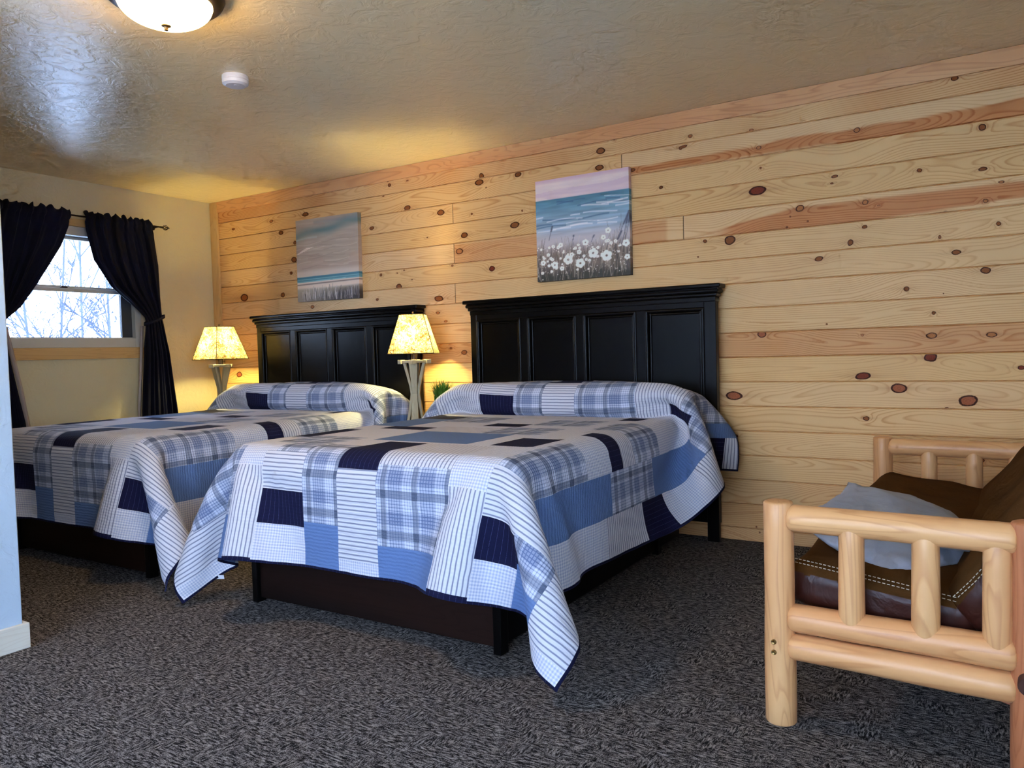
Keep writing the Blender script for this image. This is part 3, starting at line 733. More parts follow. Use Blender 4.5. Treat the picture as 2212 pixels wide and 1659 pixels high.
# ------------------------------------------------------------------ patchwork quilts
# cloth rest shape: a 2.47 x 2.74 m sheet settled over the bed, stored as point offsets
DRAPE_RIGHT = [
-429,-18,-17,-12,-11,-10,-8,-2,1,9,10,17,18,18,18,15,14,6,5,-2,-2,-6,-5,-3,-1,2,2,4,2,0,-1,-1,-2,-2,-1,-2,-1,-2,-2,-2,-3,-3,-3,-3,-5,-4,-6,-7,-7,-8,-9,
-9,-10,-9,-9,-6,0,14,14,14,13,10,7,0,0,11,12,7,5,-2,-3,-10,-10,-10,0,0,0,1,0,4,7,2,-1,-1,-3,-3,-3,-2,-1,-1,0,0,1,-1,0,-1,2,0,1,-1,0,0,1,1,-1,-1,0,0,0,0,
1,0,0,0,1,0,1,1,1,1,0,2,1,2,1,1,1,0,0,0,-1,-1,-2,-7,-8,0,1,0,2,2,0,0,0,0,0,0,0,-1,0,-1,2,0,0,0,0,3,5,3,3,1,-1,-3,-4,-3,-2,-2,-1,0,0,0,0,1,-2,0,2,1,-1,0,
1,0,0,0,0,-1,0,0,0,0,0,1,0,0,1,0,1,1,0,2,1,1,1,2,1,1,1,0,1,-1,-1,-2,-1,-12,-2,-1,2,0,1,2,0,-1,1,-1,0,0,-1,0,0,2,0,0,0,1,4,6,0,1,2,1,-2,-2,-5,-3,-2,-2,0,
0,0,0,0,1,0,0,0,0,1,0,0,0,0,-1,0,0,0,1,0,0,0,0,1,0,0,0,1,1,0,1,0,1,2,2,1,2,1,0,0,1,-1,-2,-1,-15,0,0,1,1,2,0,0,-1,1,0,-1,0,0,-1,2,0,0,0,3,4,-1,0,5,2,2,-1,
-2,-3,-4,-4,-1,-1,0,0,1,0,0,0,0,0,0,0,0,1,0,-1,0,0,0,0,0,1,0,0,1,-1,0,1,0,0,0,1,0,2,1,0,1,3,2,1,1,1,-1,1,0,-3,-5,-11,0,1,1,2,0,-1,1,0,-1,0,0,-1,-1,3,0,
0,0,9,1,-1,-1,-1,4,2,2,0,-3,-4,-4,-4,-1,-1,1,0,0,1,0,0,0,1,0,0,0,0,-1,0,0,0,0,1,-1,0,1,0,0,1,-1,1,0,0,0,1,-1,1,1,1,1,2,3,2,1,0,0,1,0,-2,-9,-8,0,2,2,0,0,
0,-1,1,-1,0,-1,1,1,0,0,0,12,0,-3,-2,-2,1,5,3,1,-2,-3,-4,-4,-3,0,0,0,1,0,0,0,-1,1,1,1,0,-1,-1,0,0,0,1,-1,1,0,0,-1,1,0,1,-1,0,1,0,-1,1,0,1,1,1,1,3,2,2,1,
-1,-1,3,0,-3,-13,-2,0,3,0,0,0,0,-1,0,-1,0,2,0,0,0,0,17,-2,0,-2,-2,-2,-1,3,4,0,-2,-4,-4,-4,-3,0,1,1,0,0,0,0,0,1,0,0,-1,0,0,0,0,0,1,-1,1,0,0,0,0,0,0,0,0,
0,1,0,0,0,0,0,2,1,3,3,3,0,-1,-1,3,1,-3,-17,1,2,1,0,0,0,0,-3,1,0,2,0,0,0,0,16,1,-1,-1,-2,-3,-3,1,4,3,0,-4,-4,-3,-4,0,-1,1,0,0,0,-1,2,0,1,-1,0,-1,0,0,1,-1,
0,1,-1,0,1,0,0,0,0,0,0,0,0,0,0,0,1,0,0,1,1,3,4,2,0,-3,2,3,0,-3,-16,2,2,0,0,0,-2,-2,2,-1,3,0,0,0,0,12,2,2,1,-1,-1,-2,-3,0,3,3,-2,-4,-4,-4,-3,1,0,0,0,0,0,
1,1,0,-1,-1,0,0,0,0,1,-1,0,1,0,0,0,-1,0,1,0,0,0,0,0,0,0,0,0,0,-1,1,2,3,5,3,-1,-5,3,5,0,-7,-13,4,0,1,0,-4,-1,1,2,1,0,0,0,6,10,3,1,1,1,1,-2,-2,-4,1,4,1,-1,
-6,-3,-3,-2,1,-1,-1,1,0,1,1,-1,-1,-1,1,0,0,0,0,1,0,0,-1,0,0,1,0,0,0,0,0,0,0,0,0,-1,0,0,0,0,1,2,3,5,3,-2,-5,4,5,-1,-7,-6,0,-2,-1,-5,2,0,5,2,1,3,6,2,4,2,
4,2,2,0,3,0,-2,-3,1,2,0,-2,-5,-4,-4,1,-1,0,-1,2,1,0,-1,-1,1,0,0,0,0,0,0,0,0,1,0,0,0,0,-1,0,0,0,0,0,0,0,1,0,-1,1,-1,-1,-1,2,3,7,2,-3,-3,5,5,-2,-5,-6,-5,
3,0,1,0,7,3,1,1,1,0,4,1,1,4,2,2,0,1,2,-1,-5,2,2,-1,-2,-5,-3,-3,-2,0,0,3,0,-1,0,0,0,0,0,0,0,0,0,0,0,0,0,0,0,0,1,0,0,0,0,0,0,0,-1,0,0,0,0,-1,0,-1,1,2,10,
0,-2,0,5,1,-1,-4,-5,-7,6,7,2,-1,1,1,1,0,-1,5,-2,0,-1,4,3,3,3,0,1,1,-2,1,0,-2,-2,-4,-5,0,2,0,1,0,-1,0,0,0,0,0,1,0,0,1,0,0,0,0,0,0,0,0,0,0,0,0,0,0,0,0,0,
0,-1,0,1,-1,0,-1,0,0,11,-3,-1,1,3,1,-1,-2,0,2,0,0,0,0,0,1,0,-1,8,-1,-1,-1,-2,0,2,4,3,3,1,1,-2,1,0,-2,-3,-2,1,-1,0,1,0,0,0,0,0,0,0,0,1,0,-1,0,0,0,0,0,0,
0,0,0,0,0,0,0,0,1,0,0,0,0,0,0,0,0,0,0,1,0,3,-3,0,5,0,0,-1,0,0,1,0,0,0,-1,-1,1,0,12,0,-1,0,0,-1,-2,-2,1,2,3,3,1,0,1,-2,0,-1,0,1,0,0,0,0,0,0,1,0,0,0,-1,0,
0,0,0,0,0,0,0,0,1,0,0,0,0,0,0,-1,0,0,1,0,0,-1,1,0,0,0,-1,-1,4,-1,-1,0,1,1,0,0,0,-1,1,0,-1,0,-1,-2,-2,13,0,0,1,-1,0,0,-1,-1,-1,-1,0,4,2,2,1,0,0,0,-1,1,-1,
0,1,0,0,-1,0,0,0,1,0,0,0,0,0,0,0,0,0,-1,0,0,0,0,0,1,0,0,0,-1,0,0,0,0,0,0,0,1,-1,1,0,-1,-1,2,-1,0,1,-1,1,0,0,0,-1,-1,-2,-1,18,0,0,-1,0,0,0,0,0,-1,1,0,0,
1,0,1,0,-1,0,0,0,0,0,0,0,0,0,0,0,0,0,0,0,0,0,0,0,0,0,0,0,0,0,0,0,0,0,0,0,0,0,0,0,0,-1,1,0,0,-1,0,0,1,1,-2,1,1,0,-1,0,0,-1,1,0,0,0,-1,0,17,0,0,0,0,1,0,0,
-1,1,0,0,-1,0,1,0,0,1,-1,0,0,0,0,0,0,0,0,0,0,0,-1,1,0,0,0,0,0,0,0,0,0,0,0,0,0,0,-1,1,0,0,0,0,0,0,0,-1,0,1,0,0,-1,1,-1,1,0,0,0,0,0,0,0,0,-1,1,-1,0,1,17,
0,0,0,0,-1,0,0,1,-1,-1,0,0,2,1,1,0,-1,0,1,-1,0,0,0,0,0,0,0,0,0,1,-1,0,0,0,0,0,0,0,0,0,0,0,0,0,0,0,-1,1,0,0,0,0,0,0,0,0,-1,0,1,0,-1,1,0,0,0,1,-1,0,0,0,0,
0,0,-1,0,-1,17,0,0,0,0,-1,0,0,-1,1,-1,0,3,0,0,0,0,0,0,0,0,0,0,0,0,0,0,0,0,0,-1,0,1,0,0,0,0,0,0,0,0,0,0,0,0,0,0,0,-1,1,0,0,0,0,0,0,0,0,0,0,0,0,-1,1,0,0,
0,0,0,0,0,0,0,-1,1,-1,1,13,0,-1,0,0,0,0,0,0,1,2,3,0,0,0,0,1,0,0,-1,0,0,1,-1,0,0,0,0,0,0,0,1,-1,0,0,0,0,0,0,0,0,0,0,0,0,0,0,0,0,0,0,0,0,0,0,0,0,0,0,0,-1,
1,0,-1,1,1,0,-1,1,-1,0,0,0,0,0,0,-1,12,0,0,0,-1,2,0,1,2,0,2,0,0,0,0,0,0,0,0,0,0,0,-1,1,0,0,0,0,0,0,0,-1,1,0,0,0,0,0,0,0,0,0,0,0,0,0,0,0,0,-1,1,0,0,0,0,
0,0,0,0,0,0,0,0,0,0,0,0,1,-1,0,0,0,0,0,-1,0,0,12,0,1,0,2,0,1,0,1,1,0,0,-1,1,0,1,-1,0,0,0,0,1,0,-1,0,0,0,0,0,0,0,1,-1,0,0,0,0,0,0,0,0,0,0,0,0,0,0,0,0,0,
-1,1,0,0,0,0,0,0,0,0,0,0,0,0,0,0,0,0,0,0,0,0,0,0,0,-1,0,13,0,1,1,0,1,1,1,0,0,0,-1,1,0,0,0,0,0,0,0,0,-1,1,0,0,0,0,0,0,0,0,-1,1,0,0,0,0,0,0,0,0,0,0,0,0,0,
0,0,0,0,0,-1,1,0,0,0,0,0,0,0,1,-1,0,0,-1,1,0,0,0,0,0,0,0,0,0,0,-1,15,1,0,1,1,0,0,0,0,0,-1,1,0,0,0,0,1,0,0,0,0,0,-1,0,0,0,0,0,0,0,0,1,-1,0,0,0,0,0,0,0,0,
0,0,0,0,0,0,0,0,0,0,0,0,0,0,0,0,0,0,0,0,0,0,0,1,-1,0,0,0,0,1,-1,0,0,0,0,-1,16,1,0,0,0,0,0,0,0,0,1,0,0,0,0,0,0,0,0,0,0,0,0,0,0,0,0,0,0,0,0,-1,1,0,0,0,0,
0,0,0,0,0,0,0,0,0,0,0,0,0,0,0,-1,1,0,0,0,0,0,0,0,0,0,0,0,0,0,0,0,0,0,0,0,0,-1,1,0,17,0,1,0,0,0,0,0,0,0,0,0,0,0,0,0,0,0,0,0,0,0,0,0,0,0,0,0,0,0,1,0,-1,0,
0,0,0,0,0,0,0,0,0,0,0,0,0,0,0,0,0,0,0,0,0,0,0,0,0,0,0,0,0,1,-1,0,0,0,0,1,-1,0,0,0,0,-1,0,18,0,0,0,0,0,0,0,0,0,0,0,0,0,0,0,0,0,0,0,0,0,0,0,0,0,0,0,0,0,-1,
0,1,0,0,0,0,0,0,0,0,0,0,0,0,0,0,0,0,0,0,0,0,-1,1,0,0,0,0,0,0,0,0,0,0,0,0,0,0,0,0,0,0,0,0,0,0,18,0,0,0,0,0,0,0,0,0,0,0,0,0,0,0,0,0,0,0,0,0,0,0,0,0,0,0,0,
1,0,0,-1,0,0,0,0,0,0,0,0,0,0,0,0,0,0,0,0,0,0,0,0,0,-1,1,0,0,0,0,0,1,0,-1,0,0,0,0,1,-1,0,0,0,0,0,0,-1,18,0,0,0,0,0,0,0,0,0,0,0,0,0,0,0,0,0,0,0,0,0,0,0,0,
0,0,0,0,-1,0,1,0,0,0,0,0,0,0,0,0,0,0,0,0,0,0,0,0,0,0,0,0,0,0,-1,1,0,0,0,0,0,0,0,0,0,0,0,-1,1,0,0,0,-1,1,-1,1,18,0,0,0,0,0,0,0,0,0,0,0,0,0,1,-1,0,0,0,0,
0,0,0,0,0,0,0,1,0,0,0,-1,0,0,0,0,0,0,0,0,0,0,0,0,0,0,0,0,0,0,0,0,0,0,0,0,-1,1,0,0,0,0,0,0,0,0,0,1,0,-1,0,0,0,0,0,0,-1,17,1,0,0,0,0,0,0,0,0,0,0,0,0,-1,1,
0,0,0,0,0,0,0,0,0,0,0,-1,0,1,0,0,0,0,0,0,0,0,0,0,0,0,0,0,0,0,0,0,0,0,0,0,0,0,0,0,0,-1,1,0,0,0,0,0,0,0,0,0,0,0,0,0,0,0,0,0,0,18,-1,0,0,0,1,0,0,0,0,0,0,0,
0,1,0,0,-1,0,0,1,0,0,0,0,0,0,0,0,-1,0,0,0,0,0,0,0,0,0,0,0,0,0,0,0,0,0,0,0,0,0,0,0,0,0,0,0,0,-1,0,1,1,0,0,0,0,0,-1,0,0,0,0,0,0,-1,0,0,18,0,0,0,0,-1,0,0,
0,0,1,0,0,0,-1,0,0,1,0,0,-1,1,0,0,0,0,0,0,0,0,0,0,0,0,0,0,0,0,0,0,0,0,0,0,0,0,0,0,0,0,0,0,0,0,0,0,0,0,0,0,0,0,0,0,0,0,0,0,0,0,0,0,0,0,0,0,0,18,0,0,0,0,
0,0,0,0,0,-1,0,1,0,1,0,0,0,0,0,0,-1,0,0,0,0,0,0,0,0,0,0,0,0,0,0,0,0,0,0,0,0,0,0,0,0,0,0,0,0,0,0,0,0,0,0,0,0,0,0,0,0,0,0,0,0,0,0,0,0,0,0,0,0,0,0,0,18,0,
0,0,0,0,0,0,0,0,0,0,-1,0,1,0,0,0,0,0,0,0,0,0,0,0,0,0,0,0,0,0,0,0,0,0,0,0,0,0,0,0,0,0,0,0,0,0,0,0,0,0,0,0,0,0,0,0,0,0,0,0,0,0,0,0,0,0,0,0,0,0,0,0,0,0,0,
18,0,0,0,0,0,0,0,0,0,0,0,0,1,-1,0,0,0,0,0,0,0,0,0,0,0,0,0,0,0,0,0,0,0,0,0,0,0,0,0,0,0,0,0,0,0,0,0,0,0,0,0,0,0,0,0,0,0,0,0,0,0,0,0,0,0,0,0,0,0,0,0,0,0,-1,
0,0,18,0,0,0,0,0,0,0,0,0,0,0,0,-1,1,0,0,0,0,0,0,0,0,0,0,0,0,0,0,0,0,0,0,0,0,0,0,0,0,0,0,0,0,0,0,0,0,0,0,0,0,0,0,0,0,0,0,0,0,0,0,0,0,0,0,0,0,0,0,0,0,0,0,
0,0,0,0,18,0,0,0,0,0,0,0,0,0,0,0,0,1,-1,0,0,0,0,0,0,0,0,0,0,0,0,0,0,0,0,0,0,0,0,0,0,0,0,0,0,0,0,0,0,0,0,0,0,0,0,0,0,0,0,0,0,0,0,-1,1,1,0,0,0,-1,0,0,0,0,
0,0,0,0,0,0,-1,18,0,0,0,0,0,0,0,0,0,0,0,0,-1,1,0,0,0,0,0,0,0,0,0,0,0,0,0,0,0,0,0,0,0,0,0,0,0,0,0,0,0,0,0,0,0,0,0,0,0,0,0,0,0,0,0,0,0,-1,1,0,0,0,0,0,0,0,
0,0,0,0,0,0,-1,1,-1,1,18,0,0,0,0,0,0,0,0,0,0,0,0,0,0,0,0,0,0,0,0,0,0,0,0,0,0,0,0,0,0,0,0,0,0,0,0,0,0,0,0,0,0,0,0,0,0,0,0,0,0,0,0,0,0,0,0,-1,1,0,0,0,0,0,
0,1,0,-1,0,0,0,0,0,0,0,0,-1,17,0,0,0,0,0,0,0,0,1,0,0,0,0,0,0,0,0,0,0,0,0,0,0,0,0,0,0,0,0,0,0,0,0,0,0,0,0,0,0,0,0,0,0,0,0,0,0,0,0,0,0,-1,0,0,0,0,1,0,0,0,
0,0,0,0,0,0,0,0,0,0,0,0,0,0,0,0,17,0,1,0,0,0,0,0,0,0,0,0,0,0,0,0,0,1,0,0,0,0,-1,0,0,0,0,0,0,0,0,0,0,0,0,0,0,0,0,0,0,0,0,0,0,0,0,0,0,0,0,-1,1,0,0,0,0,0,
0,0,0,1,0,-1,0,0,0,1,0,-1,0,0,0,0,0,0,-1,16,1,0,0,1,0,0,0,0,-1,0,1,0,0,0,0,0,0,0,0,0,0,0,0,0,0,0,0,0,0,0,0,0,0,0,0,0,0,0,0,0,0,0,0,0,0,-1,0,0,0,0,1,0,0,
0,0,0,0,0,0,0,0,0,0,0,0,0,0,0,0,0,0,0,0,-1,0,1,14,1,0,2,0,0,1,0,0,0,0,0,0,0,0,0,1,-1,0,0,0,0,1,-1,0,0,0,0,0,0,0,0,0,0,0,0,0,0,0,0,0,0,0,0,0,0,0,0,0,0,0,
0,0,0,0,0,0,0,0,0,1,-1,0,0,0,0,0,0,0,1,-1,0,0,0,0,0,-1,13,0,1,0,1,1,0,1,1,0,0,-1,1,0,0,0,0,0,0,0,0,0,0,0,0,0,0,0,0,0,0,0,0,0,0,0,0,0,0,0,0,-1,0,0,0,0,1,
0,0,0,0,0,0,0,0,0,0,0,0,0,0,0,0,0,0,0,0,0,0,0,0,0,0,0,0,0,0,14,0,0,-1,0,1,1,1,0,1,1,0,0,0,0,1,-1,0,0,0,0,0,0,1,-1,0,0,0,0,0,0,0,0,0,0,0,0,0,0,0,0,1,-1,
0,0,0,0,0,0,0,0,0,0,0,0,0,0,0,0,0,0,0,0,0,0,0,0,0,0,0,1,-1,0,0,0,-1,-1,15,-1,0,0,0,0,-1,0,1,1,2,1,-1,1,0,0,0,0,0,0,0,0,0,0,0,0,0,0,0,0,0,0,0,0,0,0,0,0,
-1,0,0,0,1,0,0,0,0,0,0,0,0,0,0,0,0,0,0,0,0,0,0,0,0,0,0,0,0,0,0,0,-1,1,0,0,0,-1,1,17,1,-1,1,-1,-1,1,0,-1,0,0,1,1,0,0,0,1,0,0,0,-1,0,0,0,0,0,0,0,0,0,0,0,
0,0,0,0,0,0,0,0,0,0,0,0,0,0,0,0,0,0,0,0,0,0,0,0,0,0,0,0,0,0,-1,1,0,0,1,0,0,-1,1,-1,0,0,-1,1,-1,18,-1,1,-1,0,1,-1,0,0,0,-1,0,1,1,0,0,0,0,0,0,0,0,0,0,0,0,
0,0,0,0,0,0,0,0,0,-1,0,0,1,0,0,0,0,0,0,0,0,0,0,0,0,0,0,0,0,0,0,0,0,0,-1,0,1,0,0,0,0,0,-1,1,0,0,0,-1,1,-1,0,17,1,-1,0,1,-1,1,0,0,0,0,0,-1,0,1,1,0,0,-1,0,
0,0,0,0,0,0,0,0,0,0,0,0,0,0,0,1,-1,0,0,0,0,0,0,0,0,0,0,0,0,0,0,0,0,0,0,0,0,0,0,0,0,0,-1,1,0,1,-1,0,1,-1,0,0,0,0,-1,0,0,17,-1,0,1,-1,1,-1,0,1,0,0,0,1,0,
0,0,0,0,0,0,0,0,0,-1,1,0,0,0,0,0,0,-1,0,0,0,0,1,0,0,0,0,0,0,0,0,0,0,0,0,0,0,0,0,-1,0,0,0,0,0,1,-1,1,0,-1,1,0,1,-1,0,0,-1,1,-1,1,0,0,-1,12,1,0,-1,0,0,0,
0,0,0,1,1,1,2,2,0,0,-1,1,-1,0,0,0,0,0,0,0,0,0,0,0,1,0,-1,0,0,0,0,0,0,0,0,0,0,0,0,0,0,0,0,0,-1,0,1,0,0,0,0,-1,0,0,0,1,-1,0,1,0,0,0,0,0,0,0,-1,0,0,0,12,-1,
-1,-1,1,0,1,1,1,2,1,1,1,-1,0,1,0,0,-1,0,1,0,-1,1,0,0,0,0,-1,0,0,0,0,1,0,0,0,0,0,0,0,0,0,0,0,0,0,0,-1,0,0,1,0,0,0,0,0,-1,1,-1,1,1,-1,-1,1,0,0,0,-1,0,1,0,
0,0,-2,-3,-2,10,-1,1,2,1,2,1,1,1,-1,0,0,-2,2,0,-1,-1,0,0,1,-1,0,1,-1,0,0,0,0,1,0,0,0,0,0,0,0,0,0,0,0,0,-1,0,0,0,0,0,0,1,0,0,0,0,-1,0,0,-1,2,-1,-1,4,-1,
-1,0,2,0,0,-1,1,0,0,-1,0,0,-1,-1,-1,10,2,2,2,1,-1,1,0,0,1,-1,-2,1,1,-1,-2,-4,-1,0,0,1,0,0,1,0,-1,0,0,0,0,0,0,0,0,0,0,0,0,0,0,0,1,0,0,0,0,0,0,0,0,0,0,0,
0,0,0,1,-1,1,0,3,-2,-1,4,1,0,-1,1,0,0,0,0,0,-1,0,1,0,14,1,1,0,0,2,0,-1,-1,-2,-3,3,3,-1,-2,-5,-4,-3,1,2,-1,-1,0,0,0,1,0,0,0,0,0,0,0,0,0,0,0,0,0,0,0,0,0,
0,0,0,0,0,0,0,0,0,0,1,0,0,0,0,0,10,-2,-3,3,4,0,-2,-1,0,0,1,1,1,-1,0,0,-1,0,15,2,0,1,0,-1,-1,-1,-3,-1,3,2,0,-3,-4,-5,-4,0,0,3,2,-2,-1,0,0,1,0,0,0,0,0,0,
1,0,0,0,0,0,0,0,0,0,0,1,0,0,0,0,0,0,-1,0,0,-1,-1,-1,-1,2,10,1,-3,1,4,1,-1,-3,-6,-6,8,5,1,-1,1,1,1,1,0,18,-1,0,-1,-1,-1,-2,-3,0,3,4,0,-2,-5,-5,-4,0,0,0,
1,2,0,-2,-2,0,0,1,0,0,0,1,0,-1,0,0,0,0,1,0,0,0,0,0,-1,0,0,0,0,0,0,0,0,-1,0,0,1,4,7,2,-3,-3,5,4,-1,-5,-6,-5,1,0,3,0,6,4,1,1,1,-1,17,0,-1,-1,-1,-3,-3,1,4,
3,0,-2,-4,-5,-4,-2,0,1,0,0,1,3,0,-3,-1,-1,0,1,0,1,-1,0,0,0,1,0,0,-1,0,0,1,0,0,0,0,0,0,0,-1,0,1,-1,0,0,1,5,5,3,-2,-5,4,5,0,-6,-4,-4,-1,0,-6,2,0,6,5,3,3,
1,0,15,-2,-1,-3,-3,-1,3,5,2,1,-1,-4,-5,-5,-4,2,0,1,0,0,2,0,1,-1,-2,-1,0,0,1,0,0,0,1,0,-1,0,1,0,0,0,-1,0,1,0,0,0,0,0,0,0,0,0,1,2,3,4,3,-1,-4,2,4,1,-5,-4,
-5,-1,-1,0,-3,-2,1,0,5,6,4,3,2,12,-1,-3,-1,-1,3,3,3,2,-2,-3,-6,-4,-3,-1,0,1,1,0,0,1,1,0,0,-1,-1,-1,1,0,0,1,0,-1,0,1,0,-1,1,0,0,0,0,0,0,0,0,0,0,1,0,0,1,
1,3,4,2,0,-4,1,5,1,-4,-4,-5,-2,-1,1,-1,-2,-2,1,1,2,3,4,5,3,6,-2,-1,2,4,3,4,0,-1,-3,-5,-4,-4,-1,0,1,1,0,0,0,0,1,2,0,-1,-1,-1,-1,0,1,0,0,1,0,-1,1,0,-1,1,
0,0,1,-1,0,0,0,1,0,0,1,0,2,3,3,2,1,-1,0,2,0,-2,-5,-4,-2,-2,0,0,0,-1,-2,1,0,-2,3,3,4,6,3,0,4,2,4,2,1,-1,-2,-4,-4,-4,-3,0,0,0,1,1,0,0,1,1,0,1,-1,-1,-1,0,
0,0,0,1,-1,0,1,-1,1,0,0,0,1,-1,0,1,0,1,-1,1,1,0,2,2,2,3,2,-2,-1,3,1,-3,-4,-3,-3,-2,-1,0,0,0,-1,0,0,-1,-1,1,2,3,4,6,2,3,3,1,1,-1,-2,-3,-5,-3,-3,-1,-1,1,
1,0,1,0,0,0,1,0,1,1,-2,-1,-1,0,0,1,0,0,1,0,0,0,0,0,1,-1,1,0,0,1,0,1,0,1,2,2,2,3,0,0,0,1,0,-3,-2,-3,-4,-1,-2,-1,1,0,0,0,-2,0,0,-1,0,1,2,3,8,3,2,2,1,0,-2,
-4,-4,-3,-4,-1,-1,1,0,1,1,0,0,0,1,0,1,1,0,-1,-1,-1,-1,0,0,1,1,0,-1,1,0,1,-1,0,1,0,1,0,0,1,1,1,1,2,2,2,1,1,-1,1,0,-2,-2,-4,-3,-1,-2,-1,0,0,0,0,0,0,-1,-1,
0,-1,1,1,2,11,3,1,1,0,-2,-3,-3,-4,-3,-2,-1,0,0,0,1,1,0,0,0,0,1,1,0,1,0,-1,-1,-1,0,0,0,0,0,1,0,0,0,1,0,0,1,0,1,1,0,1,2,2,2,1,1,0,0,1,-1,-2,-3,-2,-2,-1,-2,
-1,0,-1,0,0,0,-1,0,-1,0,-1,1,-1,1,2,15,1,0,-1,-1,-3,-2,-4,-3,-3,-1,0,0,0,1,0,0,-1,2,1,0,0,0,1,1,-1,-1,-1,0,-1,0,0,1,1,0,0,0,1,0,1,1,-1,2,0,1,2,1,2,1,1,
1,1,0,-1,-1,-2,-1,-2,-1,-2,-1,-1,-2,-1,0,0,0,-1,1,-1,0,-1,0,-1,0,1,0,13,3,0,-2,-2,-3,-3,-3,-2,-2,-1,0,0,0,0,1,0,1,0,0,0,0,2,0,0,1,-1,-1,-1,0,-1,1,0,0,0,
1,0,0,1,1,0,2,0,2,1,1,2,1,1,1,1,-1,-1,-1,-2,-2,-1,0,-1,-1,-2,-2,0,0,-1,0,0,0,-1,0,0,-1,0,0,0,-1,1,-1129,1,0,-1,3,9,10,16,16,15,14,7,4,-2,1,9,13,17,17,18,
18,17,17,18,18,18,18,18,18,18,18,18,18,18,18,18,18,18,17,18,18,18,18,18,17,18,17,16,16,15,15,13,13,13,13,15,15,17,17,17,16,12,10,5,6,11,13,17,17,18,18,
16,14,12,10,9,10,18,0,-2,-8,-6,-5,-2,-2,-1,2,1,2,2,1,0,0,-1,0,1,0,0,0,0,0,0,0,0,-1,0,0,0,0,0,0,0,0,0,0,1,0,0,0,0,0,1,0,0,1,1,1,0,1,-1,-4,-2,-2,-1,0,0,0,
0,2,1,1,0,1,0,0,0,0,0,-1,0,-1,1,0,1,18,-2,-4,-1,-4,-5,-5,-3,-1,-1,2,2,2,2,-1,1,0,0,0,0,0,0,0,0,0,0,-1,1,0,0,0,0,0,0,0,0,0,0,0,0,0,0,0,0,0,0,1,1,0,1,0,1,
0,-1,-3,-2,-2,-1,-1,1,1,0,2,1,1,-1,1,-1,1,0,-1,0,1,-1,-1,1,1,18,-3,-4,0,-2,-3,-5,-4,-4,0,0,2,3,1,1,0,0,0,-1,0,0,1,0,0,0,-1,1,0,0,0,0,0,0,0,0,0,0,0,0,0,
0,0,0,0,0,0,0,0,1,0,2,1,1,1,-1,-4,-2,-3,-1,0,0,2,1,1,1,0,-1,1,0,0,0,0,-2,0,1,1,2,16,-3,1,0,-2,-4,-3,-6,-4,-2,-1,3,2,2,2,-1,0,-1,1,0,0,-1,0,0,0,1,0,0,0,
0,0,0,0,0,0,0,0,0,0,0,0,0,0,0,0,0,0,0,0,1,1,0,3,2,1,-3,-4,-3,-2,-1,0,1,1,2,1,0,0,0,0,-1,1,-1,0,0,0,1,2,12,0,0,0,1,-2,-3,-5,-4,-4,-2,1,2,4,2,-2,-1,1,0,0,
0,0,0,0,0,0,-1,0,0,0,0,0,0,1,0,0,0,0,0,0,0,0,0,0,0,0,0,0,0,0,0,2,1,3,2,1,-3,-4,-3,-3,0,0,1,2,1,0,0,0,-1,1,-1,0,-1,0,2,3,1,9,1,2,2,0,0,-3,-4,-5,-5,-4,0,
1,5,2,-1,0,-1,0,0,0,0,1,0,0,-1,1,0,0,0,0,0,0,-1,0,0,0,1,0,0,0,0,0,0,0,0,0,0,0,0,0,1,0,3,3,4,1,-5,-6,-3,-3,1,1,2,2,-1,0,0,0,0,0,-1,-1,2,1,2,1,0,3,3,3,2,
1,0,-1,-5,-6,-4,-3,1,2,5,-1,0,0,0,0,0,0,-1,0,0,1,0,0,0,0,0,0,0,0,0,0,0,-1,0,0,0,1,0,0,0,0,0,0,0,0,0,0,1,0,4,3,4,0,-3,-7,-4,-2,0,2,2,0,-1,0,1,-1,0,0,0,2,
3,0,-2,-4,4,3,3,3,3,2,-1,-4,-4,-6,-4,-2,2,2,3,0,-1,0,0,0,0,1,0,0,-1,0,0,0,0,1,0,0,0,0,0,0,0,0,0,0,-1,1,0,0,0,0,0,0,0,0,0,0,1,1,4,4,4,-1,-5,-7,-5,0,1,1,
1,0,1,0,-1,0,0,2,3,0,0,-4,-12,3,3,3,5,3,4,1,1,-3,-5,-5,-4,0,3,3,0,0,-1,0,0,0,0,0,0,1,0,0,0,0,-1,0,0,0,0,1,0,0,0,0,0,0,-1,0,1,0,0,0,0,0,0,0,0,0,0,2,4,6,
3,-1,-6,-7,-6,1,2,2,0,-1,0,-1,1,1,3,1,0,-2,-2,-13,2,3,2,2,5,4,5,3,-1,-5,-6,-5,-2,0,4,2,-1,0,0,0,1,0,-1,1,-1,1,0,0,0,0,0,0,0,0,-1,0,1,0,0,0,0,0,0,-1,1,0,
0,0,0,0,0,0,0,0,0,2,5,6,2,-1,-8,-7,-3,0,3,1,0,-1,1,-1,3,2,-1,-1,-2,0,-17,1,2,3,1,2,4,5,5,3,0,-5,-5,-3,-1,2,2,-1,1,0,0,0,0,1,-1,1,-1,0,0,0,0,0,0,1,0,0,0,
-1,0,0,1,0,0,0,0,-1,1,0,0,0,0,0,0,0,0,0,0,3,7,5,1,-4,-8,-6,-2,2,3,-1,0,1,1,1,-1,0,-1,-4,-2,-16,0,1,1,3,2,1,2,6,5,5,0,-7,-6,-2,0,2,2,0,0,0,0,0,0,0,0,0,1,
0,0,0,0,0,-1,0,1,0,0,0,0,-1,1,0,0,0,0,-1,1,0,0,0,-1,1,0,0,0,0,-1,3,9,3,-1,-4,-8,-3,-1,2,1,1,1,0,-1,0,0,-3,-6,-2,-15,-1,-1,0,1,1,3,3,2,3,6,3,0,-4,-4,-1,
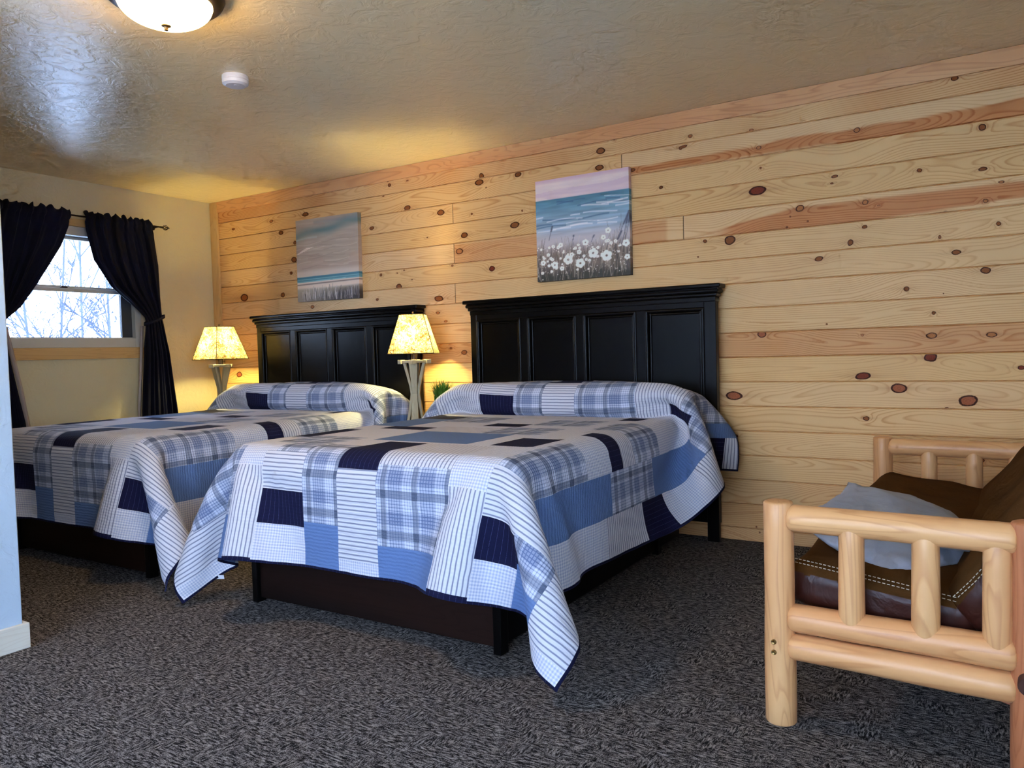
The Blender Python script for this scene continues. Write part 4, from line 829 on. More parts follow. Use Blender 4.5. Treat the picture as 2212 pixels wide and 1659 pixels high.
1,2,0,0,0,0,0,0,0,1,0,-1,0,0,0,1,0,0,0,-1,0,1,0,0,0,-1,0,1,0,0,0,-1,1,0,0,0,-1,1,0,0,0,1,-2,5,9,0,-1,-8,-4,0,-1,1,0,0,0,1,0,-2,-2,0,0,-15,0,0,-1,0,0,0,
2,2,4,4,4,6,-4,-3,-2,-1,1,1,0,1,0,0,0,1,-1,0,0,0,1,0,-1,0,1,0,0,0,-1,0,1,0,0,0,-1,1,0,0,0,-1,1,0,0,0,0,0,0,0,0,1,-1,7,4,0,-5,-5,-1,0,0,0,0,0,0,0,1,1,0,
-1,-12,0,0,0,-1,0,-1,-1,0,1,2,5,4,4,-2,-2,0,2,-1,1,-1,1,0,1,-1,0,0,1,0,-1,0,1,0,-1,0,0,1,0,0,-1,0,1,0,0,-1,0,1,0,0,-1,1,0,0,0,0,1,0,0,0,2,6,-1,0,-2,-4,
-2,0,0,0,-1,0,0,1,0,2,4,4,-11,1,-1,0,0,-1,1,-1,-1,0,-1,0,3,6,4,0,0,0,0,0,1,-1,1,-1,0,1,0,-1,1,0,0,-1,0,1,0,0,-1,1,0,0,0,-1,0,1,0,0,-1,1,0,0,-1,1,0,-1,1,
-1,1,0,0,0,0,-2,6,1,-4,-1,0,0,0,0,0,0,0,0,2,5,0,-4,0,0,0,0,0,-1,0,0,-1,1,1,1,2,2,1,-1,-1,1,-1,-1,1,-1,1,0,-1,1,0,-1,1,0,0,0,-1,1,0,0,-1,0,1,0,0,0,-1,1,
0,0,-1,0,1,0,-1,0,1,-1,1,-1,0,0,-1,-2,-1,2,2,2,0,-2,0,0,1,-1,1,-1,1,0,-1,1,-2,0,0,0,0,0,0,0,1,1,0,1,1,0,-1,0,0,0,-1,0,1,-1,0,0,0,0,-1,1,0,-1,0,1,0,0,-1,
1,0,0,0,-1,0,1,0,0,-1,0,1,0,0,-1,0,1,0,-1,0,0,0,-1,0,0,0,-1,-1,1,4,-1,0,0,0,-1,1,-1,1,0,0,2,-2,6,-1,1,0,0,0,1,0,0,0,1,2,-1,-5,-4,0,1,-1,1,0,-1,0,0,0,0,
0,0,0,0,0,0,-1,1,0,0,-1,0,1,0,0,0,-1,0,1,0,0,-1,0,1,0,0,-1,0,0,0,0,0,0,0,-1,-1,1,-1,2,1,0,-1,1,0,-1,0,0,0,0,1,-1,1,7,1,-1,1,0,1,-1,1,0,0,1,-2,-5,-3,1,0,
0,0,-1,0,0,0,0,0,0,0,0,0,0,0,0,0,-1,1,0,0,0,-1,1,0,0,0,0,-1,1,0,0,0,-1,0,0,1,0,0,0,-1,0,0,0,0,0,-2,0,3,0,0,0,-1,0,1,0,0,0,0,0,1,-1,12,0,1,-1,1,-1,1,0,0,
-1,-3,-5,-6,2,0,0,0,0,0,0,0,0,1,-1,0,0,0,-1,1,0,0,0,0,-1,1,0,0,0,-1,0,1,0,0,0,-1,0,0,1,0,0,0,-1,0,0,0,0,0,0,0,0,1,-1,-1,2,0,-1,0,0,0,0,0,0,0,0,1,0,0,13,
0,0,0,0,0,-1,-1,-2,-2,-4,-3,0,0,0,0,0,0,0,0,0,0,0,0,0,0,0,0,-1,1,0,0,0,0,-1,1,0,0,0,0,-1,1,0,0,0,0,0,-1,0,0,1,0,0,0,0,0,0,0,0,0,0,-2,0,1,1,0,0,0,0,0,0,
0,0,-1,1,1,-1,13,0,-1,0,-2,0,-2,-1,-3,-2,-3,-2,2,1,0,0,0,0,0,0,0,1,-1,0,0,0,0,0,0,0,0,0,0,0,0,-1,1,0,0,0,0,-1,0,1,0,0,0,0,0,0,-1,0,0,0,0,0,0,0,0,1,0,-1,
-1,2,-1,1,-1,0,0,0,0,0,0,1,-1,1,0,12,-1,-1,-1,0,-2,-1,-2,-2,-2,0,0,0,0,0,0,0,0,0,0,0,0,0,0,0,0,0,0,0,0,0,0,0,0,0,0,-1,1,0,0,0,0,0,-1,0,1,0,0,0,0,0,0,0,
0,0,0,0,0,0,-1,1,-1,0,1,0,-1,1,0,0,0,0,0,0,0,0,0,0,9,-1,0,-1,-2,-2,-1,-3,-1,-1,0,2,1,0,0,0,0,0,0,0,0,0,0,0,0,0,0,0,0,-1,1,0,0,0,0,0,0,-1,1,0,0,0,0,0,0,
-1,0,0,1,0,0,0,0,0,0,0,0,0,0,0,0,-1,0,0,0,1,-1,0,0,0,0,0,0,0,1,-1,1,8,-1,-2,-1,-1,-1,-1,-1,0,0,1,-1,0,0,0,0,0,0,0,0,0,0,0,0,0,0,0,0,0,0,-1,1,0,0,0,0,0,
0,-1,1,0,0,0,0,0,0,0,0,-1,0,1,0,0,0,0,0,0,0,0,0,0,-1,1,0,0,0,0,0,-1,1,0,0,0,0,-1,1,0,5,-1,-1,-2,-1,-1,-2,1,0,1,0,1,0,0,0,0,0,0,0,0,0,0,0,0,0,0,0,0,0,0,
0,0,0,0,0,0,0,0,0,-1,0,1,0,0,0,0,0,0,0,0,-1,0,0,1,0,0,0,0,0,0,0,0,-1,0,1,-1,1,-1,1,-1,0,0,0,1,0,0,0,4,-2,-1,0,-1,-1,1,-1,1,0,0,0,0,0,0,0,0,0,0,0,0,-1,1,
0,0,0,0,0,0,0,0,-1,1,0,0,0,0,0,0,0,0,-1,1,0,0,0,0,0,0,0,0,0,0,-1,1,0,0,0,-1,1,0,0,0,0,-1,1,-1,1,-1,1,0,0,0,-1,0,0,1,1,-1,0,-1,0,1,-1,1,0,0,0,0,0,0,0,0,
0,0,0,0,0,0,0,0,0,0,0,0,0,0,0,0,-1,1,0,0,0,0,0,0,0,0,-1,1,0,0,0,0,0,0,0,0,0,0,-1,0,1,0,0,0,0,0,-1,0,1,-1,1,-1,1,0,0,0,-1,1,0,-1,1,0,0,-1,0,0,0,1,0,0,0,
0,0,0,0,0,0,0,0,0,0,0,0,-1,1,0,0,0,0,0,0,0,0,0,0,0,0,0,0,0,0,0,0,0,-1,1,0,0,0,0,0,0,0,0,0,0,0,-1,1,0,0,0,-1,1,0,0,0,0,0,0,-1,0,0,1,0,0,-2,2,0,0,0,0,0,0,
0,0,0,0,0,0,0,0,0,0,0,0,0,0,0,0,0,0,0,0,0,0,0,0,0,0,0,-1,1,0,0,0,0,0,0,0,0,0,-1,1,0,0,0,0,0,0,0,0,0,0,0,-1,1,0,0,0,0,0,-1,1,-1,1,-1,1,0,0,0,-1,0,2,-1,0,
0,0,0,0,0,0,0,0,0,0,0,0,0,0,0,0,0,0,0,0,0,0,0,0,0,0,0,0,0,0,0,0,0,0,0,0,0,0,0,0,0,0,0,0,0,0,0,0,0,0,0,0,0,0,0,0,0,0,0,0,0,0,0,0,0,0,0,0,0,0,0,0,0,0,-1,
1,0,0,0,0,0,0,0,0,0,0,0,0,0,0,0,0,0,0,0,0,0,0,0,0,0,0,0,0,0,0,0,0,0,0,-1,1,0,0,0,0,0,0,0,0,0,-1,1,0,0,0,0,0,0,0,0,0,0,0,0,0,0,0,0,0,0,-1,1,-1,1,0,0,0,-1,
1,0,1,-1,0,0,0,0,0,0,0,0,0,0,0,0,0,0,0,0,0,0,0,0,0,0,0,-1,1,0,0,0,0,0,0,0,0,0,0,0,0,0,0,0,0,0,0,0,0,0,0,0,0,0,0,0,0,0,0,0,0,0,0,0,0,0,0,-1,1,0,0,0,0,0,
0,0,0,0,0,-1,1,0,0,0,0,0,0,0,0,0,0,0,0,0,0,0,0,0,0,0,0,0,0,0,0,0,0,0,0,0,0,0,0,0,0,0,0,0,0,0,0,0,0,0,0,0,0,-1,1,0,0,0,0,0,0,0,0,0,0,0,0,0,0,0,0,0,0,0,0,
0,0,0,0,0,0,0,1,-1,1,-1,0,0,0,0,0,0,0,0,0,0,0,0,0,0,0,0,0,0,0,0,0,0,0,0,0,0,0,0,0,0,0,0,0,0,0,0,0,0,0,0,0,0,0,0,0,0,0,0,0,0,0,0,0,0,0,0,0,0,0,0,0,1,-1,
0,0,0,0,0,0,0,0,0,0,0,0,0,0,0,0,0,0,0,0,0,0,0,0,0,0,0,0,0,0,0,0,0,0,0,0,0,0,0,0,0,0,0,0,0,0,0,0,0,0,0,0,0,0,0,0,0,0,1,-1,0,0,0,0,0,0,0,0,0,0,0,0,0,0,0,
0,0,0,0,0,0,0,0,0,0,0,0,-1,1,0,1,0,-1,0,0,0,0,0,0,0,0,0,0,0,0,0,0,0,0,0,0,0,0,0,0,0,0,0,0,0,0,0,0,0,0,0,0,0,0,0,0,0,0,0,0,0,0,0,0,0,0,0,0,0,0,0,0,0,0,0,
0,0,0,0,1,-1,0,0,0,0,0,1,-1,0,2,-2,1,0,-1,1,-1,0,0,0,0,0,0,0,0,0,0,0,0,0,0,0,0,0,0,0,0,0,0,0,0,0,0,0,0,0,1,-1,0,0,0,0,0,0,0,0,0,1,-1,0,0,0,0,0,0,0,0,0,
0,0,0,0,0,0,0,0,0,0,0,1,-1,0,0,0,0,0,0,0,0,1,0,1,-1,1,-1,-1,0,0,0,0,0,0,0,0,0,0,0,0,0,0,0,0,0,0,0,0,0,0,0,0,0,0,0,0,0,0,0,0,0,0,0,0,0,1,-1,0,0,0,0,0,0,
0,0,0,0,0,1,-1,0,0,0,0,0,0,0,0,0,1,-1,0,0,0,0,1,0,-1,-2,1,1,1,-1,1,0,0,-1,0,0,0,0,0,0,0,0,0,0,0,0,0,0,0,0,0,0,0,0,0,0,0,0,1,-1,0,0,0,0,0,0,0,0,1,-1,0,0,
0,0,0,0,0,0,0,0,0,1,-1,0,0,0,1,-1,1,0,-1,1,-1,0,1,0,0,-1,1,-1,0,0,-3,1,1,2,1,0,1,-1,0,-1,-1,0,0,0,0,0,0,0,0,0,0,0,0,1,-1,0,0,0,0,0,0,0,0,0,0,0,0,0,0,0,
0,0,1,-1,0,0,0,0,0,0,0,0,0,0,0,1,-1,0,0,0,0,0,1,-1,0,1,-1,1,-1,0,0,0,1,-1,0,0,0,-7,2,1,1,1,1,0,0,1,0,0,0,0,0,0,0,0,0,0,0,0,0,0,-1,1,0,0,0,0,0,0,0,1,-1,
0,0,0,0,0,0,0,1,-1,0,0,0,0,0,0,0,0,0,1,0,0,-1,0,0,1,-1,0,1,0,0,0,-1,1,-1,1,-1,0,0,0,0,1,0,-1,-8,1,1,1,3,1,2,1,0,1,-1,-1,-1,0,0,0,0,0,0,0,0,0,0,1,-1,0,0,
0,0,0,0,1,-1,0,0,0,0,0,0,0,1,-1,0,0,0,0,0,0,0,0,1,0,-1,0,0,0,0,0,0,0,0,0,0,0,0,0,0,1,-1,1,0,0,0,0,-1,0,0,-10,0,2,0,1,2,1,3,1,0,0,0,0,0,0,0,0,0,0,0,0,0,
0,-1,1,0,0,0,0,0,0,0,0,0,0,0,0,0,1,0,-1,0,0,0,0,0,0,1,0,0,-1,0,0,0,0,0,0,0,0,0,0,1,0,-1,0,1,-1,0,1,-1,0,0,0,0,0,0,0,-13,1,0,2,1,1,2,1,3,2,2,0,-1,-1,0,0,
0,0,0,0,0,0,0,0,0,0,0,0,0,0,0,0,0,0,0,0,0,1,-1,0,0,0,0,0,0,1,0,-1,0,0,0,0,0,0,0,0,0,0,0,0,0,1,0,0,0,-1,1,0,0,0,0,0,0,-1,1,-1,0,-10,-1,0,-1,0,1,0,2,2,3,
3,1,0,0,0,0,0,0,0,0,0,0,0,0,0,0,0,0,0,0,1,-1,0,0,0,0,1,-1,0,0,0,0,0,1,0,-1,0,0,0,0,0,0,1,0,0,0,0,0,-1,1,-1,1,1,-2,0,0,0,0,0,0,0,0,0,1,-1,0,0,-10,0,-1,0,
0,-1,1,-1,1,1,5,4,1,0,0,0,-1,1,0,0,0,0,0,0,0,0,0,0,0,1,-1,0,0,0,0,1,-1,0,0,0,0,1,0,-1,0,0,0,0,0,1,0,0,-1,0,0,0,0,0,1,-1,0,2,0,-2,0,1,0,0,0,-1,1,-1,0,0,
0,-1,1,-5,0,0,0,-1,0,-1,0,-1,0,0,3,6,-1,-1,0,1,-1,0,1,0,0,0,0,-1,1,0,0,0,0,0,0,0,0,1,-1,0,0,0,1,0,-1,0,0,0,1,0,0,0,-1,0,0,0,1,0,0,0,0,-1,1,-1,1,1,-2,0,
0,0,0,0,1,-1,1,0,0,-1,0,0,-2,-1,0,-1,0,0,-1,0,-1,0,-2,-1,3,5,1,0,0,0,0,-1,1,0,0,0,1,-1,0,0,0,0,0,0,0,1,-1,0,0,0,1,-1,0,0,0,0,1,-1,0,0,0,1,0,0,0,-1,0,0,
1,0,0,0,0,1,1,-2,-1,0,1,0,0,0,0,0,-1,0,0,1,-1,5,0,-1,1,-1,-1,1,-1,-1,-1,-2,0,-2,1,2,-1,0,0,1,0,-1,1,0,0,0,0,0,1,0,-1,0,0,1,-1,0,0,0,1,-1,0,0,0,1,0,-1,0,
0,1,0,-1,0,1,0,0,0,1,-1,0,1,0,1,0,0,-2,-1,0,0,0,0,0,0,0,1,0,0,-3,-2,6,1,0,-1,0,1,-1,0,0,-1,0,-2,-1,-2,-1,0,0,1,-1,1,0,0,0,0,0,0,0,0,0,0,0,1,-1,0,0,1,0,
-1,0,0,0,1,-1,0,0,1,0,-1,0,0,1,-1,0,1,0,0,0,1,0,0,1,0,1,-1,-4,1,0,0,0,1,0,0,-1,0,-1,3,2,12,0,0,1,0,0,0,0,0,-1,0,-1,-3,-6,-3,0,0,1,0,0,0,0,0,1,-1,1,0,-1,
0,1,0,-1,0,0,1,-1,0,0,0,1,0,-1,0,1,0,-1,0,0,1,0,-1,1,0,-1,1,-1,1,0,0,1,1,2,-3,-3,0,1,1,0,0,-1,0,0,1,0,-1,-2,2,13,0,1,0,1,-1,-1,-1,-1,-1,-4,-3,-1,0,-1,0,
0,-1,1,0,0,0,0,-1,0,0,0,0,1,-1,0,0,0,1,-1,0,0,1,0,-1,0,0,0,0,0,0,0,1,-1,0,0,0,0,0,0,0,0,0,0,0,0,1,-5,0,3,1,0,0,0,1,-1,0,0,0,-1,-5,-3,15,0,-1,-1,-2,-2,-1,
-2,-3,-1,-1,-2,-6,1,5,4,0,-1,-1,0,0,0,0,0,0,0,0,0,-1,0,1,0,0,-1,0,1,0,-1,0,0,0,1,0,-1,0,1,0,-1,0,0,1,-1,0,0,0,0,-1,0,0,-2,-6,2,-1,3,3,1,1,0,0,0,1,0,-1,
-1,-1,-4,0,14,-1,-2,-3,-2,-1,0,-1,-2,-4,-4,-3,2,5,4,0,1,-1,0,-1,0,0,0,0,0,-1,0,1,0,0,-1,0,0,1,0,-1,0,0,0,1,0,-1,0,0,0,0,0,0,0,1,-1,0,0,1,-1,0,0,-1,0,1,
-8,-3,0,4,6,1,0,0,0,0,0,0,0,0,0,1,-1,10,-2,-1,-1,-1,-2,-3,-4,-3,-3,-2,2,6,5,2,1,-2,0,0,0,0,-1,0,0,0,0,0,-1,0,0,1,0,0,-1,0,0,0,1,0,-1,0,0,0,1,0,-1,0,0,0,
0,0,0,0,0,0,0,0,0,0,-4,-8,-1,2,7,4,0,1,-1,0,0,0,0,-1,1,2,5,2,9,-2,-2,-2,-3,-2,-4,-3,-2,-2,3,5,6,3,2,-2,-2,0,0,-1,0,0,0,-1,1,0,0,0,0,0,-1,0,0,0,0,1,0,-1,
0,0,0,0,1,-1,0,0,0,0,1,-1,0,0,0,0,0,0,0,1,-3,-9,-3,1,4,8,3,1,-2,-1,-1,-1,0,0,1,0,1,4,2,1,-3,-2,-2,-1,-3,-3,-1,0,3,4,7,4,2,-1,-4,0,0,0,0,0,0,-1,1,-1,0,0,
0,0,0,0,1,0,0,0,-1,0,0,0,0,1,0,-1,0,0,0,0,1,-1,0,0,0,0,0,0,0,0,-3,-6,-6,-1,4,7,7,2,-2,-3,1,0,-2,0,-1,1,0,2,0,0,-2,-2,-2,-2,-3,-2,-1,1,1,6,5,5,3,-1,-3,-2,
-1,1,0,0,-1,0,1,0,0,0,0,0,0,0,0,-1,0,0,0,0,0,0,0,1,-1,0,0,0,0,0,1,-1,0,0,0,0,0,0,0,0,-2,-5,-6,-3,2,7,8,3,0,-3,-1,0,1,0,0,-3,-2,1,0,3,0,-10,-1,-2,-1,-1,
0,1,2,5,5,6,2,1,-3,-5,1,1,0,0,0,0,0,0,-1,0,0,0,0,0,0,0,0,0,0,0,1,0,0,0,-1,0,0,0,0,0,1,-1,0,0,0,0,0,0,0,-1,-2,-3,-6,-2,1,4,8,5,0,-2,-2,0,0,0,1,0,1,-5,-1,
0,1,3,-12,-1,-1,-1,-1,1,3,5,5,5,4,0,-2,-4,-2,1,1,0,0,0,0,0,0,0,-1,0,0,0,0,0,0,0,1,0,0,-1,0,0,0,0,0,0,0,0,0,0,0,0,0,0,0,0,0,-1,0,-4,-5,-4,-1,6,8,5,1,-2,
-1,-1,0,0,0,1,-1,-1,0,-3,-1,1,3,-15,-1,0,0,2,3,4,5,5,3,1,0,-3,-4,0,1,0,0,0,0,0,0,0,0,0,0,0,0,0,0,0,0,-1,0,0,0,0,0,0,0,0,0,0,1,0,-1,0,0,0,0,0,0,0,-2,-3,
-4,-3,0,4,6,4,2,0,-2,-2,0,1,-1,0,1,0,0,1,-3,-2,-2,2,-16,0,1,2,3,3,5,4,4,2,0,-3,-4,-2,0,1,1,0,0,0,-1,0,0,1,0,-1,0,0,0,0,0,0,0,0,0,0,0,0,0,0,0,1,0,-1,0,0,
0,0,0,0,0,0,-2,-2,-3,-5,0,4,6,4,3,-1,-1,-1,-2,0,0,1,-1,0,0,1,1,-1,-2,-2,-1,-15,1,1,3,3,5,3,4,2,1,-2,-3,-3,-1,1,1,0,0,0,0,0,0,0,-1,1,0,-1,0,0,0,0,0,0,0,
0,0,0,0,1,0,0,-1,0,0,0,0,0,0,0,0,-1,-1,-1,-3,-2,1,1,5,3,2,0,0,-1,-2,-1,1,-1,0,0,0,1,0,0,0,-1,-1,-2,-14,1,3,3,4,4,4,3,1,-2,-2,-4,-4,2,1,0,1,0,0,0,0,-1,0,
1,-1,0,1,0,0,0,-1,0,0,0,1,0,0,0,-1,0,0,0,0,0,0,0,0,0,-1,0,0,-2,-2,-1,-3,3,4,3,2,2,0,-1,-1,-2,-1,0,1,-1,1,0,-1,0,2,0,-1,-2,-1,-13,5,2,4,3,4,2,1,0,-3,-2,
-4,-1,2,0,1,0,0,0,0,-1,1,0,0,0,0,-1,0,0,0,1,0,0,0,-1,0,0,0,0,0,0,0,0,0,0,0,-1,0,0,-1,-1,-1,-1,-3,3,4,3,2,1,0,0,-1,-1,-1,-2,0,0,1,-1,0,1,0,0,1,1,-2,-2,-9,
5,1,3,4,2,3,-1,-2,-1,-3,-3,0,0,2,0,-1,1,0,-1,1,-1,0,0,1,-1,0,0,0,0,0,0,0,0,0,0,0,0,0,0,0,0,0,0,-1,0,1,-1,-1,-1,-1,-1,-1,3,3,2,2,1,1,-1,0,-1,-1,-2,0,-1,
0,0,0,0,0,1,0,0,0,0,-1,-12,6,6,4,3,1,0,-1,-1,-4,-2,0,-1,1,0,1,0,-1,0,1,0,0,0,0,-1,1,0,-1,0,0,0,0,0,0,0,0,0,0,0,0,0,0,-1,0,1,-1,-1,0,-1,-1,0,1,2,3,2,1,0,
0,0,0,0,-2,-1,-1,-1,1,0,-1,0,0,0,0,0,1,1,-1,-1,6,1,7,14,14,13,13,9,8,5,4,1,1,1,1,0,1,0,1,0,0,1,0,1,0,0,0,0,0,0,0,1,0,0,0,0,0,1,0,0,1,0,1,1,2,2,2,4,4,6,
7,7,8,9,10,9,8,7,6,3,4,1,0,0,1,0,0,0,1,0,0,0,-1,-1,-1,-2,-1,0,2,6,1,2,1,0,2,1,1,1,1,0,0,0,0,0,0,0,0,0,0,0,-1,1,0,0,0,0,0,0,0,0,0,0,0,0,0,0,0,-1,1,-1,0,
-1,-1,-1,-1,-1,-1,-2,0,1,3,0,1,1,0,1,1,0,0,1,0,-1,1,0,0,0,0,0,-1,1,0,0,0,0,0,7,2,0,0,1,1,2,2,1,0,1,1,0,-1,1,0,0,0,0,0,0,0,0,0,0,0,0,0,0,0,-1,1,0,0,0,0,
-1,1,0,0,-1,1,-1,-1,0,0,-2,-1,-1,-1,-1,0,1,2,1,0,2,0,1,0,1,0,0,0,0,0,0,-1,1,0,0,0,-1,0,1,0,5,4,1,-1,0,0,2,1,1,2,2,0,1,-1,1,0,0,0,-1,1,0,0,0,0,0,0,0,0,0,
0,0,0,0,0,0,0,0,0,-1,1,0,0,-1,0,1,-1,0,-1,-1,-2,-1,-1,-2,-1,1,2,2,1,1,1,1,0,1,0,0,0,0,0,0,-1,0,1,-1,1,0,0,0,8,2,-1,1,-1,0,0,1,2,2,2,1,0,1,0,0,-1,1,0,0,
0,-1,1,0,-1,0,1,0,0,0,0,0,-1,1,0,0,0,0,0,-1,1,0,0,0,-1,0,0,0,0,-2,-1,-2,-2,-2,-1,2,2,2,2,1,0,1,0,1,0,-1,1,0,0,0,0,0,0,0,0,0,0,10,-1,1,0,0,0,-1,1,1,2,1,
3,1,0,0,0,0,0,0,0,0,0,0,0,0,0,-1,1,0,0,0,0,0,-1,1,0,0,0,0,0,-1,1,0,0,0,0,-1,1,-1,0,-1,-2,-2,-3,-2,-1,2,2,2,3,2,1,0,0,0,0,0,0,0,0,0,0,0,-1,1,0,-1,9,1,-1,
1,0,0,-1,0,0,2,3,1,2,1,0,0,0,0,0,-1,1,0,0,0,0,0,0,0,0,0,0,0,0,0,0,0,0,0,0,0,0,-1,1,0,0,0,0,-1,0,0,0,-1,-2,-3,-3,-3,0,2,3,3,2,1,2,0,0,0,-1,1,0,0,0,-1,0,
1,-1,0,-2,8,0,1,-1,1,0,1,-1,0,1,2,3,1,2,0,0,0,-1,1,0,0,0,0,0,0,0,0,0,0,0,0,0,0,0,-1,1,0,0,0,0,0,0,-1,1,0,0,0,0,0,0,-1,1,-1,-2,-4,-3,-3,0,2,2,4,3,1,1,0,
0,0,-1,1,0,0,0,0,0,0,-2,-4,7,0,0,2,0,1,0,0,-1,0,1,2,3,2,1,0,0,0,0,0,0,0,0,0,0,0,0,-1,1,0,0,0,0,0,0,-1,1,0,0,0,0,0,0,-1,1,0,0,0,0,0,0,-1,0,-1,-2,-4,-4,-2,
0,2,3,4,3,1,1,0,0,0,0,-1,1,0,0,0,-2,-3,-3,6,1,0,0,0,1,1,0,1,-1,0,3,2,2,2,0,0,0,0,0,0,0,0,0,0,0,0,0,0,0,0,0,0,0,0,0,0,0,0,0,0,0,0,0,-1,1,0,0,0,0,0,0,0,0,
-1,-3,-4,-4,-2,1,1,4,4,3,2,-1,0,0,0,0,0,0,0,-2,-2,-3,-2,6,0,1,0,0,0,0,2,0,1,-1,0,3,2,3,0,1,0,0,0,0,0,0,0,0,0,0,0,0,0,0,0,0,0,0,0,-1,1,0,0,0,0,0,0,0,-1,
1,0,0,0,0,0,0,0,0,-1,-3,-6,-4,0,0,2,4,4,3,1,0,0,-1,1,-1,1,-2,-2,-2,-3,1,7,0,-1,0,1,-1,1,0,2,0,-1,1,1,4,2,2,0,0,-1,1,0,0,0,0,0,0,0,0,0,0,0,0,0,0,0,0,0,0,
0,0,0,0,0,0,0,0,-1,1,0,0,0,0,0,-1,1,0,-1,-3,-6,-2,0,-1,1,6,3,3,0,-1,0,2,-1,-3,-1,-2,-3,-2,-2,7,-1,1,0,-1,1,0,-1,0,1,2,-1,0,2,3,3,1,0,1,0,0,0,-1,1,0,0,0,
0,-1,1,0,0,0,0,0,0,0,-1,0,1,0,0,0,0,0,0,0,-1,0,1,0,0,0,0,0,0,0,0,-5,-7,0,0,-1,2,4,3,3,1,0,-5,-1,0,-2,-1,-2,-2,-2,7,0,0,0,0,0,-1,1,0,0,0,1,0,1,2,3,3,1,0,
0,-1,0,1,-1,0,0,0,1,0,-1,0,0,0,0,0,0,0,0,0,-1,0,1,0,0,0,0,0,0,0,-1,1,0,0,0,0,0,0,0,0,-8,-2,0,-1,-1,3,2,2,0,-2,-1,-1,1,1,-2,-2,0,0,6,1,0,-1,1,0,0,0,-1,0,
1,0,0,0,2,2,3,2,0,-1,0,1,-1,0,0,0,0,-1,1,0,0,0,0,0,0,0,0,0,0,0,0,-1,0,0,0,0,1,0,0,0,-1,0,0,1,-1,0,1,0,-1,-1,-7,1,0,-3,2,1,2,-1,-1,0,0,-1,1,1,0,0,0,6,0,
0,1,0,-1,1,0,0,0,0,-1,1,0,1,4,0,-1,-1,1,0,-1,0,0,0,0,0,0,-1,0,1,0,0,0,0,0,0,0,0,0,0,0,0,0,0,0,-1,0,0,0,0,0,0,-1,0,1,-1,-1,1,2,-3,-2,0,-2,1,2,0,-2,0,0,0,
1,0,2,1,0,1,6,0,0,-1,0,1,0,0,1,0,-1,1,0,0,-2,0,0,-1,0,0,0,0,0,0,0,0,0,0,0,0,-1,0,0,0,0,0,0,0,0,0,1,0,0,0,0,0,0,0,0,0,0,1,0,0,1,-1,0,-1,-2,-1,-1,0,2,1,-1,
1,1,-1,1,-1,0,1,1,0,2,3,0,4,-1,0,1,0,0,0,0,0,0,1,0,-1,-2,0,-1,-1,1,0,-1,0,0,0,0,0,0,0,0,0,0,0,0,0,0,0,0,0,0,0,0,-1,0,0,0,0,0,0,0,0,0,0,-1,0,0,-1,0,0,1,
2,-1,-1,0,1,1,0,1,1,1,0,0,1,-1,0,1,1,-2,1,2,1,0,0,0,0,0,0,0,0,-1,0,-1,1,-1,0,0,-1,0,0,0,0,0,0,0,0,0,0,0,0,0,0,0,0,0,0,0,0,0,0,0,0,0,0,0,0,0,0,0,0,0,0,0,
0,0,0,0,0,0,0,-3,1,0,1,0,0,2,1,0,0,0,1,0,0,1,2,-1,0,0,0,0,-1,0,0,0,0,-1,0,-2,1,2,2,-1,0,0,0,0,0,0,0,0,0,0,0,0,0,0,0,0,0,0,0,0,0,0,0,0,0,0,0,0,0,0,0,0,0,
0,0,0,0,0,0,0,0,0,0,0,-2,0,-1,2,0,1,0,1,2,-2,1,0,1,0,0,1,-1,-1,0,0,0,0,0,0,-1,0,0,-1,1,2,0,1,-1,0,0,0,0,0,0,0,0,0,0,0,0,0,0,0,0,0,0,0,0,0,0,0,0,0,0,0,0,
0,0,0,0,0,0,0,0,0,0,0,0,0,0,0,0,-3,1,1,0,0,0,0,2,0,0,1,0,1,0,1,-1,1,-3,0,-1,0,1,-1,0,0,0,1,2,1,0,0,0,1,-1,0,0,0,0,0,0,0,0,0,0,0,0,0,0,0,0,0,0,0,0,0,0,0,
0,0,0,0,0,0,0,0,0,0,0,0,0,0,0,0,0,0,0,0,1,-3,0,1,0,0,1,0,1,1,0,0,1,-1,1,2,-1,-3,-1,1,-1,0,1,0,1,0,1,0,2,-1,0,0,0,0,0,0,0,0,0,0,0,0,0,0,0,0,0,0,0,0,0,0,
0,0,0,0,0,0,0,0,0,0,0,0,0,0,0,0,0,0,0,0,0,0,0,0,0,-1,0,0,0,0,0,0,1,1,0,0,0,1,0,1,1,-1,-4,1,-1,1,0,1,0,1,0,0,1,-1,2,-1,0,0,0,0,0,0,0,0,0,0,0,0,0,0,0,0,0,
0,0,0,0,0,0,0,0,0,0,0,0,0,0,0,0,0,0,0,0,0,0,0,0,0,0,0,0,0,0,-1,0,0,0,0,0,1,0,0,1,0,1,0,1,0,0,-3,0,1,0,1,-1,1,0,1,0,0,1,-1,0,0,0,0,0,0,0,0,0,0,0,0,0,0,0,
0,0,0,0,0,0,0,0,0,0,0,0,0,0,0,0,0,0,0,0,0,0,0,0,0,0,0,0,0,0,0,0,0,0,-1,0,0,1,0,0,0,1,0,0,0,1,0,0,1,-2,0,1,0,0,1,0,0,0,0,0,-1,1,0,0,0,0,0,0,0,0,0,0,0,0,
0,0,0,0,0,0,0,0,0,0,0,0,0,0,0,0,0,0,0,0,0,0,0,0,0,0,0,0,0,0,0,0,0,0,0,0,-1,1,0,0,-1,0,1,1,0,-1,1,0,1,0,-1,0,-1,0,0,1,0,0,0,0,0,0,0,0,0,0,0,0,0,0,0,0,0,
0,0,0,0,0,0,0,0,0,0,0,0,0,0,0,0,0,0,0,0,0,0,0,0,0,0,0,0,0,0,0,0,0,0,0,0,0,0,0,1,-1,-1,0,0,0,0,1,0,0,1,-1,1,0,0,0,0,-1,1,0,0,0,0,0,0,0,0,0,0,-1,1,0,0,0,
